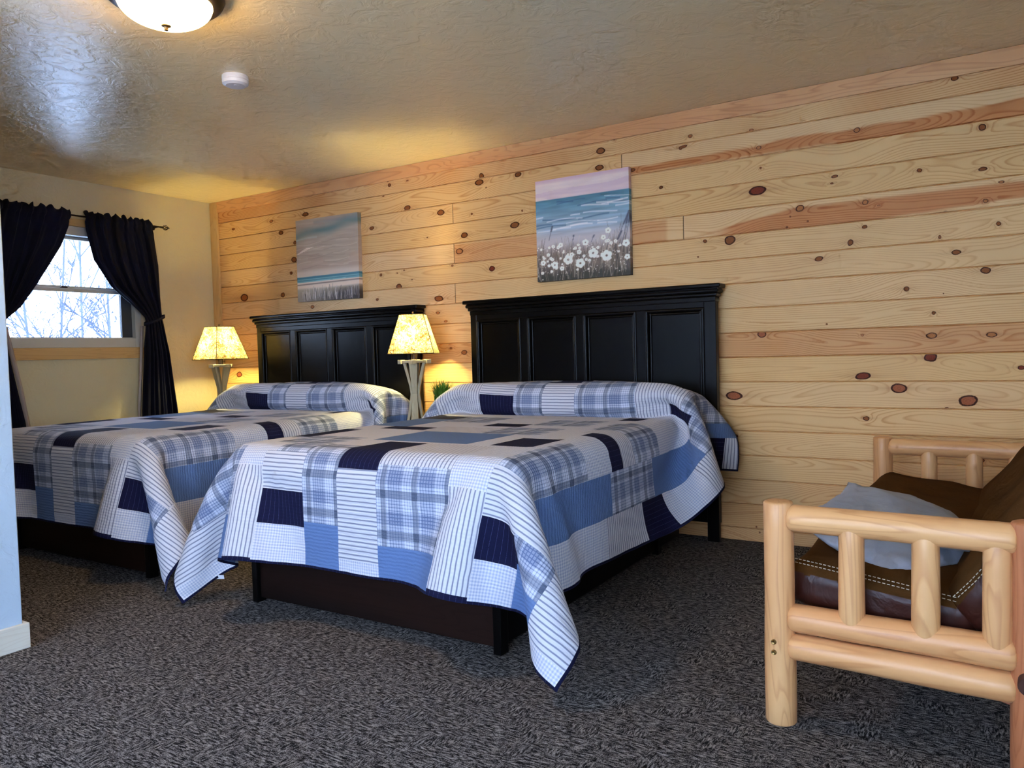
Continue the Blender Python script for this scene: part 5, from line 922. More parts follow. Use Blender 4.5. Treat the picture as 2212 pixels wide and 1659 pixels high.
0,0,0,0,0,0,0,0,0,0,0,0,0,0,0,0,0,0,0,0,0,0,0,0,0,0,0,0,0,0,0,0,0,0,0,0,0,0,0,0,0,0,0,-1,0,1,0,0,0,0,-1,1,1,-1,1,0,0,0,0,0,0,0,0,0,0,0,0,0,0,0,0,0,0,0,
0,0,0,0,0,0,0,0,0,0,0,0,0,0,0,0,0,0,0,0,0,0,0,0,0,0,0,0,0,0,0,0,0,0,0,0,0,0,0,0,0,0,0,0,0,0,0,0,0,-1,1,-1,1,0,0,0,1,-1,1,0,-1,0,1,0,0,0,0,0,0,0,0,0,0,0,
0,0,0,0,0,0,0,0,0,0,0,0,0,0,0,0,0,0,0,0,0,0,0,0,0,0,0,0,0,0,0,0,0,0,0,0,0,0,0,0,0,0,0,0,0,0,0,0,0,0,0,-1,1,-1,1,-1,1,0,0,0,1,-1,0,1,0,-1,0,0,0,0,0,0,0,
0,0,0,0,0,0,0,0,0,0,0,0,0,0,0,0,0,0,0,0,0,0,0,0,0,0,0,0,0,0,0,0,0,0,0,0,0,0,0,0,0,0,0,0,0,0,0,0,0,0,0,0,0,0,-1,1,0,0,0,0,0,-1,1,0,0,0,1,-1,-3,4,-1,1,0,
0,0,0,0,0,0,0,0,0,0,0,0,0,0,0,0,0,0,0,0,0,0,0,0,0,0,0,0,0,0,0,0,0,0,0,0,0,0,0,0,0,0,0,0,0,0,0,0,0,0,0,0,0,0,0,0,0,0,0,0,0,0,0,0,0,0,0,0,0,0,0,0,2,-2,0,
0,0,0,0,0,0,0,0,0,0,0,0,0,0,-1,1,0,0,0,0,0,0,0,0,0,0,0,0,0,0,0,0,0,0,0,0,0,0,0,0,0,0,0,0,0,0,0,0,0,0,0,0,0,0,0,0,0,0,0,1,0,-1,0,0,0,0,0,0,0,0,0,0,0,0,-1,
1,0,-1,1,0,0,0,0,0,0,0,0,0,0,0,0,0,0,0,0,0,0,0,0,0,0,0,0,0,0,0,0,0,0,0,0,0,0,0,0,0,0,0,0,0,0,0,0,0,0,0,0,0,0,0,0,0,0,0,0,0,-1,0,1,0,0,0,0,0,0,0,0,0,0,0,
0,1,-1,0,0,0,0,0,0,0,0,0,0,0,0,0,0,0,0,0,0,0,0,0,0,0,0,0,0,0,0,0,0,0,0,0,0,0,0,0,0,0,0,0,0,0,0,0,0,0,0,0,0,0,0,0,0,0,0,0,0,0,0,0,1,-1,0,0,0,0,0,0,0,0,0,
0,0,0,-1,1,0,0,-1,1,0,0,0,0,0,0,0,0,0,0,0,0,0,0,0,0,0,0,0,0,0,0,0,0,0,0,0,0,0,0,0,0,0,0,0,0,0,0,0,0,0,0,0,0,0,0,0,0,0,0,0,0,0,0,0,0,1,-1,0,0,0,0,0,0,0,
0,0,0,0,-1,0,2,-1,0,0,0,0,0,0,0,0,0,0,0,0,0,0,0,0,0,0,0,0,0,0,0,0,0,0,0,0,0,0,0,0,0,0,0,0,0,0,0,0,0,0,0,0,0,0,0,0,0,0,0,0,0,0,0,0,0,0,0,0,-1,1,0,0,0,0,
0,0,0,0,0,0,0,0,0,0,0,0,0,0,0,0,0,0,0,0,0,0,0,0,0,0,0,0,0,0,0,0,0,0,0,0,0,0,0,0,0,0,0,0,0,0,0,0,0,0,0,0,0,0,0,0,0,0,0,0,0,0,0,0,0,0,0,0,0,0,0,0,0,0,0,0,
0,0,0,0,0,0,0,0,1,0,-2,1,0,0,0,0,0,0,0,0,0,0,0,0,0,0,0,0,0,0,0,0,0,0,0,0,0,0,0,0,0,0,0,0,0,0,0,0,0,0,0,0,0,0,0,0,0,0,0,0,0,0,0,0,0,0,0,0,0,0,0,0,0,0,0,
0,0,0,0,0,1,-1,0,0,0,-1,0,3,-2,0,0,1,-1,0,0,0,0,0,0,0,0,0,0,0,0,0,0,0,0,0,0,0,0,0,0,0,0,0,0,0,0,0,0,0,0,0,0,0,0,0,0,0,0,0,0,0,0,0,0,0,0,0,0,0,0,0,0,0,0,
1,-1,0,0,0,0,0,0,0,0,0,0,0,-1,1,0,0,0,0,0,0,0,0,0,0,0,0,0,0,0,0,0,0,0,0,0,0,0,0,0,0,0,0,0,0,0,0,0,0,0,0,0,0,0,0,0,0,0,0,0,0,0,0,0,0,0,0,0,0,0,0,0,0,0,0,
0,0,0,0,1,-1,0,0,1,-1,0,0,0,0,-1,1,0,0,0,1,0,-1,0,0,0,0,0,0,0,0,0,0,0,0,0,0,0,0,0,0,0,0,0,0,0,0,0,0,0,0,0,0,0,0,0,0,0,0,0,0,0,0,0,0,0,0,0,0,0,0,0,0,0,0,
0,0,0,0,0,-1,1,0,0,1,0,-1,1,-1,0,0,-1,1,0,0,-1,0,0,0,0,0,0,0,0,0,0,0,0,0,0,0,0,0,0,0,0,0,0,0,0,0,0,0,0,0,0,0,0,0,0,0,0,0,0,0,0,0,0,0,0,0,0,0,0,0,0,0,0,
0,0,0,0,0,0,0,0,0,0,0,0,1,-1,0,0,0,0,0,-1,1,-1,0,0,1,-1,1,-1,0,0,0,0,0,0,0,0,0,0,0,0,0,0,0,0,0,0,0,0,0,0,0,0,0,0,0,0,0,0,0,0,0,0,0,0,0,0,0,0,0,0,0,0,0,
0,0,0,0,0,0,0,0,0,0,0,0,0,0,1,-1,0,0,1,0,-1,0,-1,1,0,0,-1,0,0,0,1,0,0,-1,0,0,0,0,0,0,0,0,0,0,0,0,0,0,0,0,0,0,0,0,0,0,0,0,0,0,0,0,0,0,0,0,0,0,0,0,0,0,0,
0,0,0,0,0,0,0,0,0,0,0,0,0,0,0,0,0,0,0,1,0,0,-1,0,0,0,0,-1,0,0,0,0,0,0,2,0,-1,0,0,-1,0,0,0,0,0,0,0,0,0,0,0,0,0,0,0,0,0,0,0,0,0,0,0,0,0,0,0,0,0,0,0,0,0,0,
0,0,0,0,0,0,0,0,0,0,0,0,0,0,0,0,0,0,0,0,0,1,0,0,0,0,0,-1,0,-1,1,-1,0,-1,1,0,0,3,0,-1,0,-1,1,-1,-1,0,0,0,0,0,0,0,0,0,0,0,0,0,0,0,0,0,0,0,0,0,0,0,0,0,0,0,
0,0,0,0,0,0,0,0,0,0,0,0,0,0,0,0,0,0,0,0,0,0,0,0,0,0,1,-1,0,0,1,0,-1,-1,0,0,0,-1,1,-1,-1,0,2,0,1,0,0,-1,0,0,-1,-1,0,0,0,0,0,0,0,0,0,0,0,0,0,0,0,0,0,0,0,
0,0,0,0,0,0,0,0,0,0,0,0,0,0,0,0,0,0,0,0,0,0,0,0,0,0,0,0,0,0,0,0,1,0,0,0,0,-1,1,-1,0,-1,0,0,-1,-1,0,0,2,0,0,0,0,0,1,0,-1,0,-2,0,0,0,-1,1,0,0,0,0,0,0,0,0,
0,0,0,0,0,0,0,0,0,0,0,0,0,0,0,0,0,0,0,0,0,0,0,0,0,0,0,0,0,0,0,0,0,0,0,0,1,0,0,0,0,-1,1,-2,0,0,0,0,-1,0,-1,-1,1,-1,1,0,0,1,0,-1,1,1,0,0,-2,0,0,0,0,0,0,0,
0,0,0,0,0,0,0,0,0,0,0,0,0,0,0,0,0,0,0,0,0,0,0,0,0,0,0,0,0,0,0,0,0,0,0,0,0,0,0,0,0,0,1,1,-1,0,0,0,-1,-1,0,-1,0,-1,1,-1,0,0,0,-1,1,0,-1,1,0,0,0,0,1,1,-1,
-2,1,0,0,0,0,0,0,0,0,0,0,0,0,0,0,0,0,0,0,0,0,0,0,0,0,0,0,0,0,0,0,0,0,0,0,0,0,0,0,0,0,0,0,0,0,0,2,0,0,-1,0,0,-1,-1,0,-1,0,0,-1,1,-1,0,-1,-3,1,-1,1,0,0,0,
0,0,1,0,1,0,0,-1,0,1,0,0,0,0,0,0,0,0,0,0,0,0,0,0,0,0,0,0,0,0,0,0,0,0,0,0,0,0,0,0,0,0,0,0,0,0,0,0,0,0,0,0,0,2,0,0,-1,0,0,-1,-1,-1,1,-1,0,0,-1,0,-2,0,-3,
0,0,0,0,0,0,0,0,0,0,0,0,2,0,1,-1,1,0,0,1,0,0,0,0,0,0,0,0,0,0,0,0,0,0,0,0,0,0,0,0,0,0,0,0,0,0,0,0,1,0,0,0,1,0,0,0,-1,-2,0,2,0,0,-1,0,-1,-1,-1,-1,1,0,0,-2,
0,-1,2,1,-4,0,0,-1,1,-1,1,-1,1,-1,1,0,0,1,1,1,1,-1,0,1,-1,0,0,0,0,0,0,0,0,0,0,0,0,0,0,0,0,0,0,0,0,0,0,0,0,0,0,0,0,-1,0,0,0,-1,0,1,0,1,1,1,2,-1,-1,-2,0,
0,-1,0,-1,0,0,-1,1,-1,0,-1,0,-4,-1,1,0,-1,1,-1,1,0,0,0,0,0,-1,1,-1,1,0,1,-1,0,0,0,1,0,0,0,0,0,0,0,0,0,0,0,0,0,0,0,0,0,0,0,0,0,0,0,0,0,0,0,0,1,0,0,0,0,0,
0,1,2,-1,-2,0,0,-2,0,0,0,1,-1,0,0,-1,-2,-3,0,-5,1,-1,1,0,0,0,0,0,0,0,0,0,0,-3,-3,-2,1,0,1,0,0,0,0,0,0,0,0,0,0,0,0,0,0,0,0,0,0,1,0,0,0,0,0,0,0,0,0,0,0,0,
0,-1,1,0,-1,0,1,1,-2,2,3,0,2,0,-2,-1,0,1,0,0,0,-1,0,-2,0,-1,-4,0,0,0,0,0,1,-1,0,0,-1,0,0,-1,-2,-4,-3,0,0,-1,1,0,0,0,0,0,0,0,0,0,0,1,0,0,0,0,0,0,-1,0,0,
0,0,0,0,0,0,0,0,1,0,0,0,-1,1,0,0,0,0,1,7,-1,0,3,-2,-1,-1,3,0,0,1,-2,-1,-1,1,0,0,-4,0,0,0,1,-1,0,0,-1,0,-1,0,0,-3,-3,-3,-3,0,0,1,-1,0,1,-1,0,0,0,0,1,0,0,
-1,0,0,0,0,0,0,0,0,0,0,0,1,0,0,0,0,0,-1,0,0,1,0,-1,1,0,0,0,8,2,0,1,1,-3,-2,-3,1,1,1,0,2,-2,2,2,2,2,-3,-1,1,-1,-1,1,-1,0,-1,0,1,-1,-2,-3,-4,-2,-1,0,0,0,
1,0,-1,0,0,0,1,0,-1,0,0,0,0,0,0,0,1,0,0,0,0,0,0,-1,0,0,0,0,1,0,0,0,-1,0,1,-1,0,0,5,6,1,0,1,-2,-4,-3,-3,-2,2,4,2,-2,3,0,2,2,2,-5,1,-1,0,0,-1,0,-1,0,1,0,
-2,-3,-4,-3,0,1,-1,0,0,0,0,0,0,0,0,0,0,0,0,0,0,0,0,0,1,-1,0,0,0,0,0,0,0,0,0,0,1,-1,0,0,0,0,0,0,0,1,3,6,3,-1,1,-1,-5,-4,-2,-1,1,-1,-1,0,4,1,2,2,1,0,-4,-1,
0,0,0,-1,-1,0,1,-1,-1,-3,-3,-3,-1,0,0,0,0,0,0,0,0,0,0,1,-1,0,0,0,0,0,0,0,1,-1,0,0,0,0,0,0,0,0,0,0,1,-1,0,0,0,0,0,0,0,1,3,5,4,0,1,-2,-4,-5,-2,-1,0,0,1,-1,
1,-1,2,3,2,2,0,-6,0,0,-1,-1,1,0,1,0,-2,-2,-3,-3,-1,-1,0,0,0,0,0,0,0,1,-1,0,0,0,0,0,0,0,0,0,0,0,0,0,0,0,0,0,0,0,0,0,1,-1,0,0,0,0,0,0,1,0,3,4,4,2,0,-2,-4,
-4,-2,-2,0,0,1,-1,1,-1,0,0,1,2,4,1,-6,0,-1,0,0,0,0,0,-1,-1,-4,-2,-2,-1,1,-1,0,0,0,0,0,1,-1,1,-1,0,0,0,0,0,0,0,0,1,-1,0,0,0,0,0,0,0,0,0,1,-1,0,0,0,0,0,0,
1,0,3,3,4,4,0,-3,-3,-4,-2,-3,0,0,1,-1,0,0,0,0,0,0,2,3,4,-7,-1,0,1,0,0,1,-2,-2,-3,-1,-3,-1,0,0,0,0,0,0,0,0,0,0,0,1,-1,0,0,0,0,0,0,1,-1,0,0,0,0,0,0,0,0,0,
1,-1,0,0,0,0,0,1,0,0,3,3,4,2,0,-2,-2,-4,-2,-3,0,0,0,0,0,0,1,0,0,0,-1,1,0,4,-8,1,0,0,1,-1,-1,-1,-2,-2,-3,-1,-1,0,0,0,0,0,0,0,0,0,0,0,0,0,0,0,0,0,0,0,0,0,
0,0,0,0,0,0,0,1,0,-1,0,0,0,0,1,0,0,1,2,3,3,4,0,-3,-2,-4,-2,-2,0,-1,0,0,0,0,0,0,0,0,0,1,-1,1,1,-7,0,0,0,-1,0,-1,-2,-2,-3,-1,0,-1,1,-1,0,0,0,0,0,0,0,0,0,
0,0,0,0,0,0,0,1,-1,0,0,0,0,0,0,0,1,-1,0,0,0,0,1,0,-1,1,1,2,3,2,1,0,0,-2,-3,-2,-1,-1,-1,1,-1,0,0,0,1,-1,0,0,0,0,0,0,1,-7,0,0,0,0,-2,-2,-2,-2,-1,-1,-1,1,
-1,0,1,0,0,-1,0,0,0,0,1,0,-1,0,0,0,0,1,-1,0,0,0,0,0,0,0,1,-1,0,0,0,1,0,-1,1,1,1,1,2,2,2,2,-2,-2,-3,-1,-2,-1,0,-1,0,0,0,0,0,0,0,0,0,1,-1,0,0,0,-7,0,0,-1,
-1,-1,-2,-2,-1,-2,-1,0,0,0,1,-1,0,0,1,-1,0,0,1,-1,0,0,0,0,0,1,-1,0,0,0,0,0,0,0,1,-1,0,0,0,1,-1,1,1,0,1,1,2,2,1,1,-1,-2,-3,0,-2,0,-1,-1,1,-1,0,0,0,0,0,0,
0,1,-1,1,0,-1,0,-6,-2,1,-2,-1,-2,-1,-2,-2,0,-1,0,1,-1,0,0,0,0,0,0,0,0,0,0,0,1,-1,0,0,0,0,0,0,0,0,0,0,1,-1,0,0,1,0,0,0,1,0,1,2,1,1,1,1,-1,-2,-2,0,-2,0,0,
-1,0,-1,0,0,0,0,1,-1,0,0,0,0,0,0,0,0,-3,-3,-3,-1,-2,-2,-1,-1,-1,-1,0,1,-1,0,0,0,0,0,0,1,-1,0,0,0,0,0,1,0,0,-1,0,0,0,0,0,0,1,-1,0,0,1,-1,1,0,2,0,1,2,0,2,
0,0,-2,-2,-1,0,0,0,-1,-1,1,-1,-1,0,0,0,0,0,0,0,0,0,1,-1,0,1,-1,]
DRAPE_LEFT = [
-482,-12,-9,-7,-6,-2,1,8,11,17,17,18,17,18,15,10,8,1,1,-2,-5,-6,-7,-3,-2,3,4,5,3,1,0,-2,-2,-1,-2,-2,-1,-2,-2,-3,-2,-3,-3,-4,-4,-5,-5,-7,-7,-8,-9,-9,-9,
-10,-8,-7,0,14,14,14,14,10,6,0,0,11,12,7,5,-1,-4,-9,-10,-11,0,0,0,12,2,2,-2,-1,-3,-3,-3,-3,-3,0,0,0,0,1,0,0,0,-1,2,1,0,0,0,1,0,0,0,-1,-1,0,0,0,0,1,1,-1,
1,0,2,0,1,1,1,1,2,0,2,1,0,1,0,0,-1,-2,-1,-6,-8,0,0,0,1,3,0,0,0,0,0,0,-1,0,-1,0,2,0,0,0,13,3,-1,1,-2,-1,-3,-4,-4,-2,-2,0,0,0,0,1,0,-1,0,0,3,0,-1,1,0,1,0,
-1,0,-1,0,0,1,0,0,0,1,-1,1,0,1,1,0,2,1,0,2,2,1,2,0,1,-1,0,-1,-2,-2,-11,-3,1,0,1,2,1,0,-1,1,0,-1,0,0,0,-2,3,0,0,0,10,3,2,0,1,-2,-2,-4,-3,-4,-3,-1,1,0,0,
1,1,0,0,0,0,0,1,0,0,1,0,-1,-1,0,-1,1,0,0,0,1,0,1,0,0,0,0,2,0,0,2,1,1,1,2,2,1,0,0,1,-1,-1,-3,-14,0,0,1,1,2,0,0,-1,0,1,-1,0,-1,0,2,0,0,0,6,4,3,2,1,-1,-1,
-3,-3,-4,-3,-2,-1,0,1,0,0,1,0,-2,1,2,0,0,1,-1,0,0,-1,0,0,0,0,1,0,-1,1,0,0,1,0,1,-1,1,1,0,1,1,2,1,3,0,2,1,-1,1,-1,-2,-5,-11,0,1,1,2,0,-1,1,0,-1,0,-1,0,0,
2,0,0,0,2,2,4,4,2,2,0,-2,-4,-4,-4,-3,-2,0,1,0,2,0,0,-1,1,0,0,1,1,0,0,-2,0,0,0,1,0,-1,1,0,0,0,1,-1,1,0,0,0,1,0,1,0,1,2,1,3,3,0,0,0,0,0,-1,-10,-7,1,0,3,0,
0,0,-1,1,-1,0,-1,0,2,0,0,0,1,0,3,4,4,2,2,-1,-2,-4,-4,-4,-2,-1,-1,2,-1,2,0,0,0,0,1,0,1,0,-1,0,-1,0,0,0,0,1,-1,1,0,0,0,1,-1,0,1,0,0,0,0,1,1,1,1,3,1,3,2,-2,
0,3,-1,-3,-13,-3,2,2,0,-1,0,1,0,-1,-1,0,2,0,0,0,0,8,-2,-3,0,3,5,3,2,0,-3,-4,-5,-4,-2,0,1,0,1,0,-1,1,0,1,0,1,0,-1,-1,0,0,1,-1,1,-1,1,0,-1,1,0,0,1,-1,0,0,
0,1,0,0,0,0,1,1,4,3,2,1,-1,-1,3,0,-2,-16,0,3,0,0,0,0,-1,-1,0,0,2,0,0,0,0,11,-2,-3,-2,-1,3,5,3,2,-1,-3,-5,-5,-3,-2,1,1,1,0,0,0,0,1,1,0,-1,-1,0,0,0,0,1,-1,
1,0,-1,1,0,0,0,-1,1,0,0,0,0,0,0,1,0,1,0,1,3,4,3,0,-4,1,4,0,-4,-15,1,3,1,0,-1,-2,-3,3,-1,3,0,0,0,0,16,-1,-1,-2,-3,-2,0,4,4,1,-1,-3,-5,-5,-3,-1,1,1,0,0,0,
0,1,2,-1,-1,-1,-1,1,0,0,0,1,0,-1,1,0,0,0,-1,1,0,0,0,0,0,0,0,0,0,0,0,0,2,3,4,3,0,-4,2,5,-1,-7,-11,3,0,1,0,-4,-1,2,1,1,0,0,0,6,17,-1,-1,-2,-1,-3,-3,1,4,5,
0,-2,-3,-5,-5,-3,1,1,0,0,0,0,2,0,0,-2,0,0,0,1,0,-1,0,0,1,0,-1,0,0,1,0,0,0,0,0,0,0,0,-1,0,0,0,0,1,2,3,5,3,-2,-4,3,5,-1,-9,-5,0,-1,-1,-5,2,-1,6,2,1,3,6,2,
17,1,0,0,-1,-1,-2,-3,-1,2,4,1,-2,-5,-5,-3,-2,0,0,1,-1,2,1,-1,-1,0,-1,1,0,0,0,1,0,0,-1,0,1,0,0,0,0,0,0,0,0,0,0,0,0,0,-1,1,-1,-1,-1,2,3,7,2,-3,-3,6,3,-1,
-4,-6,-6,2,0,2,0,7,2,2,1,2,-1,16,1,0,0,1,-1,-1,-1,-4,-1,4,2,0,-2,-4,-5,-4,-1,-1,2,0,1,0,-1,-1,0,1,0,0,0,0,0,0,0,1,0,0,0,0,0,0,0,-1,0,0,0,0,0,1,0,0,-1,0,
-1,0,-1,1,2,10,1,-3,0,5,1,-2,-3,-6,-5,6,6,2,-1,2,0,2,-2,0,13,0,2,1,0,1,1,-1,0,-2,-3,2,3,0,-2,-4,-4,-4,2,1,-1,1,0,0,0,0,0,1,0,0,0,0,0,0,0,0,0,0,0,0,0,0,
1,0,0,0,0,0,-1,0,0,0,0,0,-1,0,0,0,0,9,-2,-2,2,4,0,-1,-2,-1,2,1,0,0,0,0,0,1,0,12,2,1,1,1,0,0,0,0,0,-1,-2,1,1,0,-1,-4,-1,0,0,0,1,0,0,0,0,0,-1,0,0,1,0,0,0,
0,0,0,0,0,0,0,0,0,0,0,0,0,0,0,0,0,0,0,0,0,1,-1,-1,1,1,3,-2,-1,4,1,-1,0,1,0,-1,1,0,-1,0,-1,1,-1,11,-1,1,1,1,2,1,2,0,0,-1,1,-1,0,1,-2,-1,0,0,1,0,-1,1,0,0,
0,0,0,0,0,-1,0,0,0,0,0,0,0,0,0,0,0,0,0,0,0,0,1,0,0,0,0,0,0,0,0,0,1,-1,-2,4,-1,-1,0,2,0,0,-1,0,1,0,0,0,-1,-1,-2,-3,11,0,-1,0,0,0,2,1,2,1,2,-1,0,0,0,1,1,
-1,0,-1,1,0,-1,1,0,0,0,0,0,0,0,0,0,0,0,0,0,0,0,0,0,0,0,0,0,0,0,-1,0,0,0,0,0,0,1,-1,0,0,0,0,1,0,0,-1,1,0,0,0,0,0,-1,0,0,0,-1,-2,0,15,0,0,-1,0,0,-1,0,0,0,
0,2,0,3,0,1,0,0,-1,1,-1,0,0,0,0,0,0,0,0,0,0,0,0,0,0,0,0,0,0,0,0,0,0,0,0,0,0,0,0,0,0,0,0,0,-1,0,0,0,0,1,-1,1,1,-2,1,0,1,-1,0,0,0,0,0,0,-1,0,0,16,0,-1,1,
0,0,0,0,-1,1,0,1,1,-1,1,0,0,0,0,0,0,0,0,0,0,0,0,0,0,0,0,0,0,0,0,0,0,0,0,0,0,0,0,0,0,0,0,0,0,0,0,0,0,0,0,0,0,0,0,-1,0,1,-1,1,-1,2,-1,0,0,0,0,0,0,0,0,-1,
1,18,-1,1,0,0,0,0,-1,1,0,0,-1,1,0,1,-1,1,0,0,-1,0,0,0,0,0,0,0,0,0,0,0,0,0,0,0,0,0,0,0,0,0,0,0,0,0,0,0,0,0,0,0,0,0,0,0,0,0,0,0,0,0,-1,1,-1,1,0,1,0,-1,0,
0,0,0,-1,0,0,-1,17,1,0,0,0,0,0,0,0,0,0,0,-1,1,0,0,0,0,0,0,0,0,0,0,0,0,0,0,0,0,0,0,0,0,0,0,0,0,0,0,0,0,0,0,0,0,0,0,0,0,0,0,0,0,0,0,0,0,0,0,-1,1,-1,1,0,0,
0,0,0,0,0,0,0,0,0,-1,1,17,0,0,0,0,-1,0,0,0,-1,0,1,1,1,0,1,-1,0,0,0,0,0,1,-1,0,0,0,0,0,0,0,0,0,0,0,0,0,0,0,0,0,0,0,0,0,0,0,0,0,0,0,0,0,0,0,0,0,0,0,0,0,0,
0,0,0,0,0,0,0,0,0,0,0,0,-1,0,-1,17,-1,0,0,-1,1,-1,0,0,0,2,1,0,0,0,0,0,0,0,0,0,0,-1,1,0,0,0,0,0,0,0,0,0,0,0,0,0,0,0,0,0,0,0,0,0,0,0,0,0,0,0,0,0,0,0,0,0,
0,0,0,0,-1,0,1,0,0,0,0,0,0,0,0,0,0,0,0,0,13,1,-1,0,1,0,1,1,0,2,0,-1,1,0,0,0,1,0,-1,0,1,0,0,-1,0,0,0,0,0,0,0,0,0,0,0,0,0,0,0,0,0,0,0,0,0,0,0,0,0,0,0,0,0,
0,0,0,0,0,0,0,0,0,0,0,0,0,0,0,0,0,0,0,0,0,0,-1,-1,14,0,1,0,0,0,1,1,1,0,0,0,0,-1,1,0,0,0,0,0,0,0,0,0,0,0,0,0,0,0,0,0,0,0,0,0,0,0,0,0,0,0,0,0,0,0,0,0,0,0,
0,0,0,0,0,0,0,0,0,0,0,0,0,0,0,0,0,0,0,0,0,0,0,0,-1,1,0,15,0,1,0,1,1,0,0,0,-1,0,1,0,0,0,1,-1,0,1,0,-1,0,0,0,0,0,0,0,0,0,0,0,0,0,0,0,0,0,0,0,0,0,0,0,0,0,
0,0,0,0,0,0,0,0,0,0,0,0,0,0,1,0,-1,0,0,0,0,1,0,-1,0,1,-1,0,0,0,-1,16,1,0,1,0,0,0,0,0,0,0,0,0,0,0,0,0,0,0,0,0,0,0,0,0,0,0,0,0,0,0,0,0,0,0,0,0,0,0,0,0,0,
0,0,0,0,0,-1,0,0,0,0,0,1,0,0,0,0,0,0,0,0,0,0,0,0,0,0,0,0,0,-1,1,-1,1,-1,1,18,0,-1,0,0,0,0,0,0,1,0,0,0,0,0,0,0,0,0,0,0,0,0,0,0,0,0,0,0,0,0,0,0,0,0,0,0,0,
0,0,0,0,0,0,0,0,0,1,-1,0,0,0,0,-1,0,1,0,0,0,1,-1,0,1,-1,0,0,1,-1,0,0,0,1,-1,0,0,0,-1,17,0,1,0,0,0,0,0,0,0,0,0,0,0,0,0,0,0,0,0,0,0,0,0,0,0,0,0,0,0,0,0,0,
0,0,0,0,0,0,0,0,0,0,0,-1,0,0,0,1,0,0,0,0,0,0,-1,0,1,0,0,0,0,0,0,0,0,0,0,0,0,0,0,0,0,0,0,0,18,0,0,0,0,0,0,0,0,0,0,0,0,0,0,0,1,0,-1,0,0,0,0,0,0,0,0,0,0,0,
0,0,0,0,0,0,0,0,0,0,0,0,0,0,1,-1,0,0,0,0,0,0,0,0,0,0,0,0,0,0,0,0,0,0,0,1,-1,0,0,0,0,0,0,0,0,0,-1,18,0,0,0,0,0,0,0,0,0,0,0,-1,1,0,0,0,-1,1,0,0,0,0,0,0,0,
0,0,0,0,0,0,0,0,0,0,0,0,0,0,0,0,0,-1,0,1,0,0,0,0,0,0,0,0,0,0,0,-1,1,0,0,0,0,0,0,0,0,0,0,0,0,0,0,0,0,-1,1,18,0,0,0,0,0,0,0,0,0,0,0,0,0,0,0,0,1,0,0,-1,0,
0,0,0,0,0,0,0,0,0,0,0,0,0,0,0,0,0,0,0,0,0,1,-1,0,0,0,0,0,0,0,0,0,0,0,0,0,0,0,0,0,0,1,0,-1,0,0,0,0,0,0,0,0,-1,1,-1,18,0,0,0,0,0,0,0,0,0,0,0,0,0,0,0,0,0,
0,0,0,0,0,0,0,0,0,0,0,0,0,0,0,0,0,0,0,0,0,0,0,0,-1,0,1,0,0,0,0,0,0,0,0,0,0,0,0,0,-1,0,1,0,0,0,0,0,0,0,0,0,0,0,0,0,0,0,0,18,0,0,0,0,0,0,0,0,0,0,0,0,0,0,
0,0,0,0,0,1,0,0,0,-1,0,0,0,0,0,0,0,0,0,0,0,0,0,0,0,0,0,1,-1,0,0,0,0,0,0,0,0,0,0,0,0,0,0,0,0,0,1,0,-1,0,0,0,0,0,0,1,-1,0,0,0,-1,0,18,0,0,0,0,0,0,0,0,-1,
0,0,1,0,0,0,0,0,0,0,0,0,0,0,0,0,0,0,0,0,0,0,0,0,0,0,0,0,0,0,0,-1,0,1,0,0,0,0,0,0,0,0,0,0,0,0,0,0,0,0,0,0,0,0,0,0,0,0,0,0,-1,1,0,0,0,0,0,18,0,0,-1,0,0,0,
0,0,1,0,0,0,0,0,0,0,0,0,0,0,0,0,0,1,0,-1,0,0,0,0,0,0,0,0,0,0,0,0,0,0,1,-1,0,0,0,0,0,0,0,0,0,0,0,0,0,0,0,0,0,0,0,0,0,0,0,0,0,0,1,0,-1,0,0,0,0,0,17,0,0,1,
0,0,0,0,0,0,0,0,0,0,0,0,0,0,0,0,0,0,0,0,0,0,0,0,0,0,0,0,0,0,0,0,0,0,0,0,0,-1,1,0,0,0,0,0,0,0,0,0,0,0,0,0,0,0,0,0,0,0,0,0,0,0,0,0,0,0,0,0,0,0,-1,0,0,18,
0,0,0,0,0,0,0,0,0,0,0,0,0,0,0,0,0,0,0,0,0,0,0,0,0,1,-1,0,0,0,0,0,0,0,0,0,0,0,0,0,0,0,0,0,0,0,0,0,0,0,0,0,0,0,0,0,0,0,0,0,1,0,0,0,0,0,0,0,-1,0,0,0,-1,1,
0,0,18,0,0,0,0,0,0,0,0,0,0,0,0,0,0,0,0,0,0,0,0,0,0,0,0,0,0,0,0,0,0,0,0,0,0,0,0,0,0,0,-1,1,0,0,0,0,0,0,0,0,0,0,0,0,0,0,0,0,0,-1,1,0,0,0,0,0,0,0,0,0,0,0,
0,0,0,0,0,18,0,0,0,0,0,0,0,0,0,0,0,0,0,1,0,0,0,0,-1,0,0,0,0,0,0,0,1,-1,0,0,0,0,0,0,0,0,0,0,0,1,-1,0,0,0,0,0,0,0,0,0,0,0,0,0,0,0,-1,0,1,0,0,0,0,0,0,0,0,
0,0,0,0,0,0,0,-1,0,18,0,0,0,0,0,0,0,0,0,0,0,0,0,-1,1,0,0,0,0,0,0,0,0,0,0,0,0,0,0,0,0,0,0,0,0,0,0,0,0,-1,1,0,0,0,0,0,0,0,0,0,0,0,0,0,-1,0,1,0,0,0,0,0,0,
0,0,0,0,0,0,0,0,-1,1,0,0,0,18,0,0,0,0,0,0,0,0,0,0,0,0,0,1,-1,0,0,0,1,0,-1,0,0,0,0,0,0,1,-1,0,0,0,0,0,0,0,0,0,0,1,-1,0,0,0,0,0,0,0,0,0,0,0,0,-1,1,0,0,0,
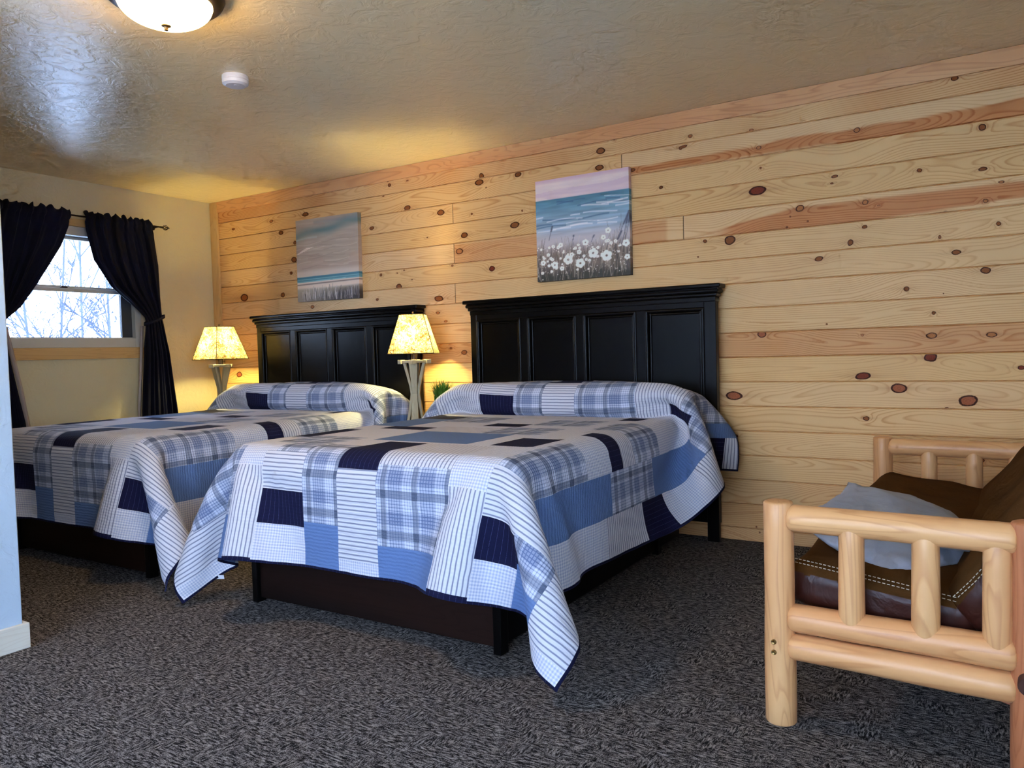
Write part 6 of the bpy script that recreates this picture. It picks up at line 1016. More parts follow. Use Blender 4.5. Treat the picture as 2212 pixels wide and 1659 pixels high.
0,0,1,0,-1,0,0,0,0,0,0,0,0,1,-1,0,0,-1,18,0,0,0,0,0,0,0,0,0,0,0,0,0,0,0,0,0,0,0,0,0,0,0,0,0,0,0,-1,1,0,0,0,0,0,0,0,0,0,0,-1,1,0,0,0,0,0,0,0,0,0,0,0,-1,
1,0,0,0,0,0,0,0,0,0,0,0,0,0,0,0,0,0,-1,1,-1,1,0,17,0,1,0,-1,0,0,0,1,0,0,0,0,0,0,0,0,0,0,0,0,1,-1,0,0,0,0,0,1,-1,0,0,0,0,0,0,0,0,0,0,0,0,0,0,0,0,0,0,0,0,
0,0,-1,1,0,0,0,0,0,0,0,0,0,1,0,-1,0,0,0,0,0,0,1,-1,0,-1,0,17,1,-1,0,1,0,0,0,-1,0,1,0,0,0,0,0,0,0,0,0,0,0,0,0,0,0,0,0,0,0,0,0,0,0,0,0,0,0,0,-1,1,0,0,0,0,
0,0,0,0,0,0,-1,1,0,0,0,0,0,0,0,0,0,0,0,-1,1,0,0,0,0,0,0,-1,1,0,0,0,16,0,1,0,1,0,0,0,0,0,-1,1,0,0,0,0,1,0,-1,0,0,0,1,-1,0,0,0,0,0,0,0,0,0,0,0,0,0,0,0,1,
-1,0,0,0,0,0,0,0,0,0,0,0,0,0,0,0,0,0,0,0,0,1,-1,0,1,0,-1,0,0,0,0,0,1,-1,0,0,-1,15,0,0,1,0,1,0,1,0,0,0,0,0,0,0,0,0,0,0,0,0,0,0,0,0,0,0,0,0,0,0,0,0,0,0,0,
0,0,0,-1,1,0,0,0,0,0,0,0,0,0,-1,1,0,0,0,0,0,0,0,0,1,-1,0,0,0,0,0,1,-1,0,0,0,0,0,0,-1,0,13,0,1,0,1,0,1,0,1,1,0,-1,1,0,0,1,-1,0,1,0,-1,0,0,1,-1,0,0,0,0,1,
-1,0,0,0,0,0,0,0,0,0,0,0,0,0,0,0,0,0,0,0,0,0,0,0,0,0,0,0,0,0,0,0,0,0,0,0,1,-1,1,-1,0,0,0,0,0,0,-1,13,1,-1,1,-1,1,0,1,1,0,2,0,0,0,0,0,0,0,0,0,0,0,0,-1,1,
0,0,0,0,-1,1,0,0,0,0,0,0,0,-1,1,0,0,0,0,0,0,0,0,0,-1,1,0,0,0,0,0,0,0,-1,1,0,0,0,0,0,0,0,0,0,0,0,0,-1,0,0,0,1,17,-1,0,0,0,0,0,0,-1,1,0,2,-1,1,0,0,1,0,-1,
0,0,0,0,1,-1,0,0,0,0,0,0,0,0,0,0,0,0,0,0,0,0,0,0,0,0,0,0,0,0,0,0,0,0,0,0,0,0,-1,1,0,0,-1,1,0,0,0,0,0,0,0,0,0,1,-1,0,0,-1,17,0,0,0,0,-1,1,-1,1,-1,0,0,2,
0,0,0,0,0,0,0,0,0,0,-1,1,0,0,0,0,0,0,0,0,0,0,0,0,-1,1,0,0,0,0,0,0,0,0,0,-1,1,0,0,0,0,0,0,-1,1,0,-1,0,1,0,-1,0,1,0,0,0,0,0,0,-1,1,-1,0,0,18,0,0,0,0,0,0,
0,0,0,0,-1,0,1,1,0,0,-1,1,-1,1,-1,0,1,-1,0,0,0,0,0,0,0,0,0,0,0,0,0,0,0,0,0,0,0,0,0,0,-1,1,0,0,0,0,0,0,-1,1,0,0,0,0,0,-1,1,0,0,1,0,-1,1,-1,0,0,0,0,-1,-1,
17,1,0,-1,1,0,-1,1,-1,1,-1,1,0,0,0,0,0,0,-1,1,-1,1,0,-1,1,0,0,0,-1,1,0,0,0,0,0,-1,0,1,0,0,0,0,0,0,0,-1,0,1,0,0,0,0,0,-1,0,1,0,0,0,0,-1,0,0,1,0,0,0,0,0,
-1,1,0,0,0,-1,1,0,15,0,0,1,-1,0,0,-1,0,-1,0,1,1,2,1,2,-1,0,0,-1,0,0,0,0,0,0,0,0,0,0,0,0,0,0,0,1,-1,0,0,0,0,0,0,0,0,0,0,0,0,0,0,-1,0,1,0,0,-1,0,0,0,0,1,
1,-2,1,1,0,-1,0,0,0,0,0,-1,0,-1,1,15,-1,1,-1,0,0,-1,-2,1,1,3,1,0,0,0,0,0,0,0,0,1,-1,0,1,0,-1,0,0,1,0,0,0,-1,0,0,0,1,0,0,0,0,0,-1,0,0,1,0,0,0,0,-1,1,0,0,
0,-1,1,0,-1,0,1,1,-1,-1,1,0,0,-1,1,0,0,-1,0,0,0,-3,-3,11,1,-1,-1,-1,-1,2,4,1,2,-1,1,0,0,1,-2,-2,0,0,0,0,1,0,0,-1,1,0,0,0,0,0,0,1,-1,0,0,0,0,0,0,0,0,1,0,
0,-1,0,0,0,0,1,0,-1,0,0,0,0,0,1,-2,4,-2,0,0,1,0,1,0,-1,0,0,1,0,-1,-1,-1,-1,11,-2,-1,0,2,3,2,0,1,0,2,-2,0,1,-1,-2,-2,-5,1,1,0,0,0,0,1,-1,0,0,0,0,0,0,0,1,
0,0,0,0,0,0,0,0,0,0,0,1,-1,0,0,0,0,0,1,0,0,0,0,0,0,2,2,-1,-2,4,2,-1,-1,1,0,1,-1,0,0,0,-1,0,1,9,0,1,3,1,1,0,2,0,0,-4,1,3,0,-2,-4,-5,-4,0,1,-1,1,-1,0,0,1,
0,0,0,0,0,0,0,0,0,0,0,0,1,0,0,0,0,0,0,0,1,0,0,-1,0,0,0,0,0,1,0,0,0,10,-2,-3,3,3,1,-1,-2,-1,2,0,2,0,-2,1,0,0,0,8,2,2,1,2,1,1,0,-1,-2,1,2,0,-3,-3,-5,-4,-1,
-1,1,0,2,-1,0,0,0,1,0,0,0,0,0,0,1,0,0,0,0,-1,0,0,0,0,1,0,0,0,0,0,1,-1,0,0,-1,-1,-1,-1,3,9,1,-3,0,4,3,-3,-2,-6,-5,6,5,2,-1,2,0,1,1,-1,13,2,1,1,0,0,0,-3,
-3,1,3,1,-1,-3,-5,-4,-2,1,-2,0,-1,1,1,-1,0,0,0,0,0,0,0,1,0,-1,0,0,0,0,1,0,0,0,0,-1,0,0,0,0,0,0,0,0,-1,0,0,1,4,7,3,-5,-2,6,4,-2,-4,-7,-5,1,0,4,-1,6,3,2,
1,1,-1,15,1,1,0,0,-1,-2,-1,0,2,2,-1,-3,-5,-3,-2,-1,-1,-1,-1,1,0,1,-1,0,0,0,0,0,0,1,-1,0,0,1,0,0,0,-1,0,1,0,0,0,0,0,0,0,-1,0,1,-1,0,0,1,5,5,2,-2,-4,4,5,
-1,-6,-7,0,-1,0,-5,1,0,6,1,0,3,5,4,17,0,0,-1,-1,-3,-3,1,4,2,0,-3,-3,-4,-3,-1,0,0,-2,-1,1,0,1,-1,0,0,-1,1,0,1,-1,0,1,0,-1,0,1,0,0,0,-1,1,0,0,0,0,0,0,0,0,
0,0,1,2,3,4,3,-1,-4,2,4,0,-4,-14,3,1,-1,0,-3,-1,0,0,4,0,0,0,4,17,0,-2,-1,-3,-1,0,3,3,0,-1,-4,-4,-3,-2,-1,0,0,-1,0,0,0,0,1,-1,0,0,0,1,-1,0,1,-1,1,0,0,-1,
1,0,0,0,0,0,0,0,0,0,0,1,0,0,1,1,3,4,2,1,-4,0,5,1,-3,-17,1,3,0,1,-1,-2,-3,3,1,1,0,0,0,0,14,-2,-1,-2,-1,1,4,2,1,-1,-3,-3,-3,-3,-1,0,0,0,-2,0,0,0,-1,1,0,-1,
1,0,0,0,1,-1,1,-1,1,0,0,0,0,0,1,-1,0,0,0,1,0,0,0,1,0,2,3,3,3,0,-2,0,3,0,-2,-16,0,1,2,0,0,0,-1,-2,1,-1,3,0,0,0,0,12,-1,-2,-1,2,3,3,1,-1,-3,-2,-4,-3,-1,-2,
1,0,-1,0,-1,0,-1,1,1,-1,0,0,0,0,0,0,1,-1,1,-1,1,0,0,0,0,0,0,1,0,0,0,0,1,1,0,2,2,3,2,1,-1,-1,3,1,-3,-13,-3,0,3,0,0,0,0,0,-1,-1,0,2,0,0,0,0,6,-2,3,3,3,2,
1,-1,-1,-2,-4,-3,-3,-1,1,-1,0,1,-1,-1,0,0,-1,1,1,-1,0,0,0,1,-1,0,1,-1,1,0,0,0,0,1,-1,1,0,0,1,0,1,0,1,2,2,3,1,2,0,-1,1,0,-2,-8,-9,0,2,2,0,0,0,0,-1,0,0,-1,
-1,3,0,0,0,7,3,1,3,1,2,-1,-1,-2,-4,-3,-2,-2,0,-1,1,0,-1,0,-1,0,-1,-1,1,1,0,0,0,0,0,1,-1,0,1,0,0,0,0,1,0,0,0,0,1,0,1,1,1,2,1,2,2,1,0,-1,2,0,-2,-5,-12,0,
1,0,3,0,0,0,0,0,-1,-1,0,-1,3,0,0,0,10,5,0,0,1,0,0,-3,-3,-3,-2,-2,-1,0,0,0,0,0,0,-2,0,-1,0,0,1,1,-1,-1,1,0,0,1,0,-1,0,0,1,0,0,1,1,0,0,1,1,0,1,2,1,3,1,1,
1,0,0,-1,-2,-2,-14,-1,1,1,1,2,0,0,0,0,0,-1,0,-1,0,2,0,0,0,7,5,4,-1,1,-1,-1,-2,-3,-2,-3,-2,0,0,0,0,0,0,-1,0,-3,0,1,1,0,0,0,0,0,0,0,0,0,1,0,0,1,0,1,-1,1,
1,1,0,1,2,1,2,1,1,1,0,0,0,0,-2,-2,-12,-3,1,0,1,1,2,0,0,0,0,-1,1,-1,0,-1,2,0,0,0,6,3,4,3,0,-2,-2,-3,-1,-4,-1,0,-1,0,1,-1,0,-1,0,0,-1,-1,0,0,0,1,0,0,-1,1,
0,0,0,1,0,1,-1,1,0,1,0,1,1,2,1,1,2,1,2,0,1,-1,0,-2,-2,-2,-5,-7,0,0,0,1,3,0,0,0,0,-1,1,-1,0,-1,0,2,0,0,0,-1164,9,5,10,11,15,15,16,13,8,5,-3,-2,6,9,15,17,
18,18,18,17,17,17,17,18,18,18,17,18,18,18,18,18,18,18,18,18,18,18,18,18,18,17,18,18,17,17,17,16,15,14,15,13,13,13,15,16,16,17,17,16,13,10,5,6,11,13,17,
17,18,18,15,15,11,11,8,10,13,-5,-7,-5,-2,-2,0,0,2,2,3,2,0,0,-1,0,-1,0,0,0,1,0,-1,1,0,0,0,0,0,0,0,0,0,0,0,0,0,0,0,0,0,0,1,0,-1,1,1,0,0,1,1,0,-1,-3,-2,-2,
-1,0,0,0,1,0,2,1,0,1,0,-1,1,0,-1,1,-1,0,0,0,1,10,-8,1,-3,-4,-2,-3,0,1,3,3,3,1,-2,0,-1,1,0,0,0,0,0,0,0,0,0,-1,1,0,0,0,0,0,0,0,0,0,0,0,0,0,0,0,0,1,0,-1,1,
1,1,1,0,0,-2,-2,-2,-3,0,0,0,0,2,1,1,1,-1,0,1,0,0,0,-1,0,0,-1,1,1,13,-2,-4,-3,-4,-4,-2,-2,0,2,2,5,2,-2,-1,0,-1,0,0,0,0,0,1,0,0,-1,1,-1,0,0,0,0,0,0,0,1,0,
0,0,0,0,0,0,0,0,0,1,0,0,1,1,0,2,0,-1,-3,-2,-3,-1,0,1,0,1,2,1,0,0,0,-1,0,1,-1,0,-1,0,2,2,15,-2,-2,-4,-4,-4,-4,-2,-2,2,2,3,4,0,-2,0,-1,0,0,0,0,1,-1,0,0,1,
-1,1,0,0,0,0,0,0,0,-1,0,0,0,1,0,0,0,0,0,0,0,0,1,0,0,2,1,4,0,-4,-3,-3,-2,-1,0,1,2,1,1,0,0,0,0,0,-1,1,-1,-1,1,1,2,16,0,-2,-3,-2,-5,-5,-4,-2,-1,1,3,4,1,0,
-1,0,0,0,0,0,-1,1,0,0,-1,1,0,0,0,0,0,0,0,0,0,0,0,0,-1,0,1,0,0,0,0,0,0,0,0,1,1,1,3,2,1,-3,-4,-4,-1,-2,2,0,2,1,0,0,0,0,0,0,-1,-1,1,1,3,1,16,-1,0,0,-3,-5,
-3,-5,-5,-2,0,3,3,3,0,-1,-1,0,0,0,0,0,1,0,0,0,0,0,0,0,0,0,0,0,0,0,0,0,0,0,0,-1,1,0,0,0,0,0,0,0,0,0,2,1,4,4,1,-5,-5,-5,-1,-1,2,1,2,0,-1,0,1,-1,1,-1,-2,2,
3,1,1,14,1,1,-1,0,-2,-5,-5,-4,-4,-3,1,3,4,1,-2,1,0,0,-1,0,1,-1,0,0,0,0,0,0,0,1,0,0,0,0,0,0,0,0,0,0,0,-1,1,0,0,0,0,0,0,0,0,0,2,3,3,3,1,-4,-6,-5,-1,0,3,1,
-1,1,0,0,0,-1,0,0,3,1,2,-3,13,1,1,1,-1,0,-2,-4,-6,-6,-3,-1,1,4,4,-1,-2,0,0,1,-1,0,1,0,-1,1,0,0,0,0,-1,0,0,0,1,0,0,0,0,0,0,0,0,-1,1,0,0,0,0,0,0,0,0,1,1,
4,4,4,-1,-5,-7,-4,-2,2,2,1,-1,0,0,-1,1,-1,3,2,1,-1,-3,6,3,1,2,2,1,0,-3,-4,-5,-6,-3,-1,3,3,1,0,-1,0,0,1,-1,0,0,1,0,0,0,0,0,0,0,0,0,-1,0,0,1,0,0,0,0,0,0,
-1,1,0,0,0,0,0,1,0,-1,0,2,4,5,4,-1,-6,-8,-4,0,2,2,0,0,0,-1,0,2,3,0,0,-2,-2,4,2,2,2,2,1,2,0,-2,-6,-5,-6,-2,0,3,3,0,-1,0,0,0,0,0,0,0,0,0,0,0,1,0,0,0,0,0,
0,0,-1,0,1,0,0,0,0,0,0,0,0,0,0,0,0,0,0,0,0,2,5,6,2,-1,-8,-7,-4,1,3,1,0,-2,1,0,3,1,1,-1,-3,0,-5,2,2,4,2,3,2,2,1,-1,-5,-6,-5,-2,1,3,1,0,0,0,0,1,0,0,0,0,0,
0,0,-1,0,0,0,1,0,0,0,0,0,-1,1,0,0,0,0,-1,1,0,0,0,0,0,0,0,0,0,0,3,6,6,1,-4,-8,-6,-2,1,4,-1,1,0,1,0,1,-2,-1,-3,-2,-7,1,3,-1,4,4,2,4,2,1,-3,-4,-6,-4,-1,1,
3,0,0,0,0,0,0,0,0,0,0,0,1,0,0,0,0,-1,0,1,0,0,0,0,-1,1,0,0,0,0,0,0,0,0,0,0,0,0,0,0,0,0,2,9,3,0,-5,-8,-4,1,1,1,1,1,-1,1,-1,0,-3,-5,-3,-13,3,1,1,0,1,4,4,4,
4,3,-3,-4,-5,-3,-1,1,1,0,0,0,1,0,0,0,0,1,0,-1,0,0,1,0,0,0,-1,0,1,0,0,0,-1,0,1,0,0,-1,1,0,0,0,0,0,0,0,1,0,-1,0,4,8,0,-1,-6,-4,-1,-1,1,0,1,-1,1,0,-1,-2,-1,
0,-13,1,2,3,2,1,-1,0,2,4,6,3,-3,-4,-5,0,-2,2,0,1,0,0,0,0,1,0,-1,0,0,1,0,-1,0,1,0,0,0,-1,1,0,0,0,0,0,0,0,0,0,0,0,0,0,0,0,0,0,0,0,1,-1,8,3,0,-5,-5,-1,0,0,
0,0,1,-1,0,1,0,0,1,-14,0,0,2,1,2,3,2,2,0,0,3,5,-1,-4,-4,1,0,1,0,0,0,0,1,-1,0,0,1,0,-1,0,1,0,-1,0,1,0,0,-1,0,1,0,0,-1,0,1,0,-1,0,1,0,-1,1,0,0,0,0,1,0,2,
6,-1,-1,-2,-4,-1,0,0,0,-1,0,0,1,0,3,3,5,-13,-1,0,-1,0,1,1,2,2,3,3,2,1,-1,1,0,0,0,-1,0,1,-1,1,-1,0,1,0,-1,1,0,0,0,0,0,0,-1,1,0,0,0,-1,1,0,0,0,0,0,0,0,0,
0,0,-1,1,0,0,1,0,-1,0,0,-2,6,0,-3,-1,-1,0,0,1,0,0,-1,1,1,6,-2,-9,0,-1,0,0,-1,0,-1,0,0,1,1,2,6,3,0,0,-1,1,-1,0,0,-1,1,0,0,0,0,-1,1,0,-1,0,1,0,0,-1,1,0,0,
0,-1,1,0,0,-1,0,1,0,-1,0,1,0,0,0,-1,0,-1,1,-1,-2,-1,4,1,1,-1,0,0,0,-1,0,0,1,0,1,-2,1,-8,-1,1,0,0,0,0,0,0,0,1,2,3,2,0,1,-1,1,-1,0,0,0,0,0,0,-1,1,0,0,0,0,
0,0,-1,1,0,0,-1,0,1,0,0,-1,1,0,0,0,-1,1,0,0,-1,1,-1,0,1,-1,0,-1,0,0,-1,-2,2,4,0,-1,0,0,0,0,0,-1,0,1,2,-2,-2,1,0,0,0,0,0,0,0,1,0,2,1,-1,-1,-1,1,-1,1,0,-1,
0,1,-1,0,0,0,0,0,-1,1,0,0,0,-1,1,0,0,0,-1,1,0,0,-1,0,1,0,0,-1,0,1,0,-1,0,0,-1,1,0,-1,0,-1,1,-1,2,1,-1,0,0,0,0,0,0,1,0,-1,1,0,-1,1,0,0,0,0,1,0,1,0,1,-1,
-2,1,-1,1,0,0,-1,0,0,1,-1,0,0,0,0,0,0,0,-1,1,0,0,0,0,0,0,0,0,-1,1,0,0,0,-1,0,1,0,0,-1,0,0,1,0,0,-1,0,1,-1,0,-2,0,3,0,0,-1,1,0,-1,0,0,0,0,1,0,0,7,-1,0,1,
0,1,-1,1,0,1,0,-1,-2,-6,0,0,0,0,0,0,1,-1,0,0,0,0,0,0,0,0,0,0,0,0,0,-1,0,1,0,0,0,-1,0,1,0,0,0,-1,0,1,0,0,0,-1,0,0,0,0,0,0,1,-1,-1,2,0,0,0,-1,0,1,0,0,0,-1,
1,1,-1,7,1,0,0,0,0,1,1,0,-1,-3,-3,-5,2,1,0,-1,0,1,0,-1,0,0,0,0,0,0,0,0,0,0,0,0,0,0,0,0,0,0,0,0,0,0,-1,1,0,0,0,0,-1,0,0,1,0,0,0,0,0,0,0,0,-2,0,2,0,-1,0,
0,0,0,0,0,0,1,0,0,0,12,-1,1,-1,1,0,-1,-2,-2,-2,-3,-3,1,0,0,0,1,0,-1,0,0,0,0,0,0,0,0,0,0,0,0,-1,1,0,0,0,0,-1,0,1,0,0,0,0,-1,0,1,0,0,0,0,0,-1,0,0,0,0,0,0,
1,0,-1,0,0,0,1,0,0,0,0,0,0,0,-1,1,0,0,11,0,0,0,-2,-1,-1,-2,-1,-3,-1,0,0,0,0,0,0,0,0,0,0,0,0,0,0,1,-1,0,0,0,0,0,-1,1,0,0,0,0,0,0,0,0,0,0,0,0,-1,1,0,0,0,
0,0,0,0,0,0,0,0,0,0,-1,-1,2,0,0,-1,0,0,0,0,0,0,1,-1,1,0,9,0,-2,0,-1,-2,-1,-1,-2,-1,-1,1,0,1,0,0,0,0,0,0,0,0,0,0,0,0,0,0,0,0,0,0,0,0,0,0,0,0,0,-1,0,1,0,
0,0,0,0,-1,0,1,0,0,0,0,0,0,0,0,0,-1,1,-1,0,0,1,-1,1,-1,0,1,0,0,-1,1,0,0,0,8,-1,-1,-1,-1,-1,-2,-1,-1,0,1,0,0,0,0,0,0,0,0,0,0,0,0,0,0,0,0,0,0,0,0,0,0,0,0,
0,0,0,0,0,0,0,0,0,0,0,0,0,0,-1,0,1,0,0,0,0,0,0,0,0,0,0,0,0,-1,1,-1,1,0,-1,0,0,1,-1,1,-1,1,5,-1,-1,-2,-1,-1,-1,0,0,1,0,0,1,0,0,0,0,0,0,0,0,0,0,0,0,0,0,0,
0,0,0,0,0,-1,1,0,0,0,0,0,0,-1,0,1,0,0,0,0,0,0,0,-1,0,1,0,0,0,0,0,0,0,-1,0,0,1,-1,1,-1,0,1,0,0,-1,1,-1,1,0,3,-1,0,-1,0,-1,1,-1,0,0,0,0,0,0,0,0,0,0,0,0,0,
0,0,0,0,0,0,0,0,0,0,0,0,0,0,0,0,0,0,0,0,0,0,0,0,0,0,0,0,0,0,0,0,-1,1,0,0,0,0,0,0,0,0,0,-1,1,0,0,0,-1,0,0,1,-1,1,-1,1,1,-1,-1,-1,0,1,-1,1,1,-1,1,0,0,0,0,
0,0,0,0,0,0,0,0,0,0,0,0,0,0,0,0,0,0,0,-1,1,0,0,0,0,0,0,0,-1,1,0,0,0,0,0,0,0,0,0,-1,1,0,0,-1,1,0,0,-1,1,0,0,-1,1,-1,1,0,0,0,0,-1,1,0,0,-1,0,0,0,0,0,0,0,
1,0,0,0,0,0,0,0,0,0,0,0,0,0,0,0,0,0,0,0,0,0,0,0,0,0,0,0,0,0,0,0,0,0,0,-1,1,0,0,0,0,0,0,0,0,0,-1,1,0,0,0,0,-1,1,-1,1,-1,1,-1,1,0,0,0,-1,1,0,-3,3,-1,0,0,
1,0,-1,1,0,0,0,0,0,0,0,0,0,0,0,0,0,0,0,0,0,0,0,0,0,0,0,0,0,0,0,0,0,0,0,0,0,0,0,0,0,0,0,0,0,0,0,0,0,0,0,0,0,-1,1,0,0,0,0,0,0,-1,1,-1,1,0,-1,0,0,1,-1,1,2,
-2,-1,1,0,-1,0,1,0,0,0,0,0,0,0,0,0,0,0,0,0,0,0,0,0,0,0,0,0,0,0,0,0,0,0,0,0,0,0,0,0,0,0,0,0,0,0,-1,1,0,0,0,0,0,0,0,0,0,0,0,0,0,0,0,0,0,0,0,0,0,-1,1,0,0,
0,0,-1,1,0,0,0,0,0,0,0,0,0,0,0,0,0,0,0,0,0,0,0,0,0,0,0,0,0,0,0,0,0,0,0,0,0,0,0,0,0,0,0,0,0,0,0,0,0,0,0,0,0,0,0,0,0,0,0,0,0,0,-1,1,0,0,0,0,0,0,0,0,-1,1,
0,0,0,0,0,0,0,0,0,0,0,0,0,0,0,0,0,0,0,0,0,0,0,0,0,0,0,0,0,0,0,0,0,0,0,0,0,0,0,0,0,0,0,0,0,0,0,0,0,0,0,0,0,0,0,0,0,0,0,0,0,0,0,0,0,0,0,0,0,0,0,0,0,-1,1,
0,0,0,0,0,-1,1,0,-2,2,0,0,0,0,0,0,0,0,0,0,0,0,0,0,0,0,0,0,0,0,0,0,0,0,0,0,0,0,0,0,0,0,0,0,0,0,0,0,0,0,0,0,0,0,0,0,-1,1,0,0,0,0,0,0,0,0,0,0,0,0,0,0,0,0,
0,0,0,0,0,0,0,0,0,0,0,1,-1,0,0,0,0,0,0,0,0,0,0,0,0,0,0,0,0,0,0,0,0,0,0,0,0,0,0,0,0,0,0,0,0,0,0,0,0,0,0,0,0,0,0,0,0,0,0,1,-1,0,0,0,0,0,0,0,0,0,0,0,0,0,0,
0,0,0,0,0,0,0,0,0,0,0,0,0,-1,1,0,0,0,0,0,0,0,0,0,0,0,0,0,0,0,0,0,0,0,0,0,0,0,0,1,-1,0,0,0,0,0,0,0,0,0,0,0,0,0,0,0,0,0,0,0,0,0,0,0,0,0,0,0,0,0,0,0,0,0,0,
0,0,0,0,0,0,0,0,0,0,0,0,0,0,0,0,0,0,0,-1,1,0,0,0,0,0,0,0,0,0,0,0,0,0,0,0,0,0,0,0,0,0,0,0,0,0,0,0,0,0,0,1,-1,0,0,0,0,0,0,0,0,0,1,-1,0,0,0,0,0,0,0,0,0,0,
0,0,0,0,0,0,0,0,1,-1,0,0,0,0,0,1,-1,0,2,-2,1,-1,1,0,0,0,-1,0,0,0,0,0,0,0,0,0,0,0,0,0,0,0,0,1,-1,0,0,0,0,0,0,0,0,1,-1,0,0,0,0,0,0,0,0,0,1,-1,0,0,0,0,0,0,
0,0,0,0,0,0,0,0,0,0,0,0,0,0,0,1,-1,0,0,0,0,0,0,0,0,1,1,-1,0,0,-1,1,0,-1,0,0,0,0,0,0,0,0,0,0,0,0,0,0,0,0,0,0,0,0,0,0,0,0,0,0,0,0,0,0,0,0,0,0,1,-1,0,0,0,
0,0,0,0,0,0,0,0,0,1,-1,0,0,0,0,0,0,0,0,0,1,-1,0,0,0,0,1,-1,0,0,0,1,0,-1,1,0,-1,1,0,-1,0,0,0,0,0,0,0,0,0,0,0,0,0,0,0,0,0,0,0,0,0,1,-1,0,0,0,0,0,0,0,0,1,
-1,0,0,0,0,0,0,0,0,0,0,0,0,1,-1,0,0,0,1,-1,1,0,-1,1,-1,0,0,0,0,0,0,0,1,-1,-1,1,1,0,1,0,-1,0,0,-1,0,0,0,0,0,0,0,0,0,0,0,0,1,-1,0,0,0,0,0,0,0,1,-1,0,0,0,
0,0,0,0,0,1,-1,0,0,0,0,0,0,0,0,0,0,0,1,0,-1,0,0,0,0,0,1,-1,0,0,0,0,0,1,0,0,0,0,-1,0,0,-4,1,1,1,0,0,1,0,0,0,1,-1,0,0,0,0,0,0,0,0,0,0,0,0,0,0,0,0,0,0,0,0,
0,0,0,0,0,0,0,1,0,-1,0,0,0,0,0,0,0,0,0,1,0,0,-1,0,0,0,1,-1,0,0,0,0,0,1,-1,1,0,-1,0,0,0,0,1,-1,0,-6,1,1,2,2,1,0,1,0,0,-2,1,-1,0,0,0,0,0,0,0,0,1,-1,0,0,0,
0,0,0,1,0,-1,0,0,0,0,0,0,1,-1,0,0,0,0,0,0,0,0,1,0,0,-1,0,0,0,0,0,0,0,0,0,1,0,0,0,-1,1,-1,0,0,0,0,0,0,0,1,-1,-8,1,0,1,1,1,2,1,1,0,1,-1,1,-1,0,0,0,0,0,0,
0,0,0,0,0,0,0,0,0,0,0,0,0,0,0,0,1,0,-1,0,0,0,0,0,0,1,0,0,-1,0,0,0,0,0,0,0,0,0,0,0,0,1,0,-1,0,1,-1,1,0,0,0,0,0,0,-1,0,0,-10,0,2,0,1,1,2,2,1,2,1,-1,-1,0,
0,0,0,0,0,0,0,0,0,0,0,0,0,0,1,-1,0,0,0,0,0,1,-1,0,0,0,0,0,0,1,0,-1,0,0,0,0,0,0,0,0,0,0,0,0,0,0,0,1,0,0,0,-1,0,0,0,0,0,0,0,0,0,0,0,-12,0,0,1,0,2,0,2,2,2,
2,1,0,0,0,0,0,0,0,0,0,0,0,0,0,0,0,1,-1,0,0,0,0,1,0,-1,0,0,0,0,1,0,0,-1,0,0,0,0,0,1,0,0,0,0,0,0,0,0,-1,1,-1,1,1,-2,0,0,1,0,0,0,0,0,0,-1,0,0,0,-12,1,-1,0,
1,-1,1,0,1,3,3,4,0,0,0,0,0,0,0,0,0,0,0,0,0,0,0,0,0,0,0,0,1,-1,0,0,0,0,0,1,-1,0,0,0,0,0,1,0,0,-1,0,0,0,0,0,0,0,0,1,-1,0,2,0,-2,0,1,-1,0,0,0,0,0,0,1,0,-2,
1,-7,-1,1,-1,0,0,0,0,0,0,1,3,5,-1,0,0,-1,1,0,0,0,-1,1,0,0,0,1,-1,0,0,0,1,-1,0,0,0,0,1,0,-1,0,0,0,1,0,0,-1,0,0,0,1,0,0,0,0,0,0,0,0,0,-1,1,1,-2,0,0,1,0,0,
0,0,0,0,0,-1,0,0,-6,1,-1,1,-1,0,0,-1,0,-1,0,0,2,5,0,0,1,-1,1,0,0,0,0,0,0,1,-1,0,0,0,1,-1,0,0,0,1,0,-1,0,0,0,1,0,-1,0,0,0,1,0,0,-1,0,0,1,0,0,0,0,0,0,1,1,
0,-2,-1,0,0,0,0,0,0,0,0,0,0,0,0,1,0,0,-1,1,0,-1,0,0,-1,-1,0,1,0,1,0,-1,1,-1,1,0,0,0,0,0,0,0,0,0,1,-1,0,0,1,0,-1,0,0,0,1,0,-1,0,0,1,0,0,-1,0,1,0,0,0,-1,
1,0,0,1,0,0,0,0,1,-2,-1,0,1,0,0,0,0,0,0,0,-1,-1,-3,3,-1,1,0,-1,0,1,0,0,0,0,-1,-2,0,-1,0,1,0,0,0,0,1,-1,0,1,-1,0,1,0,-1,0,0,1,-1,0,0,0,1,0,-1,0,0,1,0,-1,
0,0,1,0,-1,0,0,1,0,-1,1,0,0,0,1,1,0,1,-1,-4,1,0,0,0,0,0,0,0,0,0,1,3,9,0,0,0,0,0,0,1,0,2,-1,-1,-2,-7,-2,0,0,1,0,0,0,0,0,1,-1,1,0,-1,0,1,0,0,-1,0,0,1,0,-1,
0,0,1,0,-1,0,0,1,0,-1,0,1,0,0,-1,1,0,0,0,0,0,1,0,3,-3,-3,0,0,1,0,0,1,0,0,-1,0,0,-1,1,10,0,-1,1,1,1,0,1,0,-2,-3,-3,-2,-1,1,-1,0,-1,0,0,0,0,0,0,0,-1,0,1,
0,-1,0,0,0,1,0,-1,0,0,1,0,-1,0,0,1,0,-1,0,0,0,0,0,0,1,-1,0,0,0,0,0,0,1,0,-5,0,3,1,1,0,0,-1,0,0,1,-1,-1,-5,-3,13,0,1,0,1,-1,0,-2,-4,-3,1,-4,-7,2,3,3,0,-1,
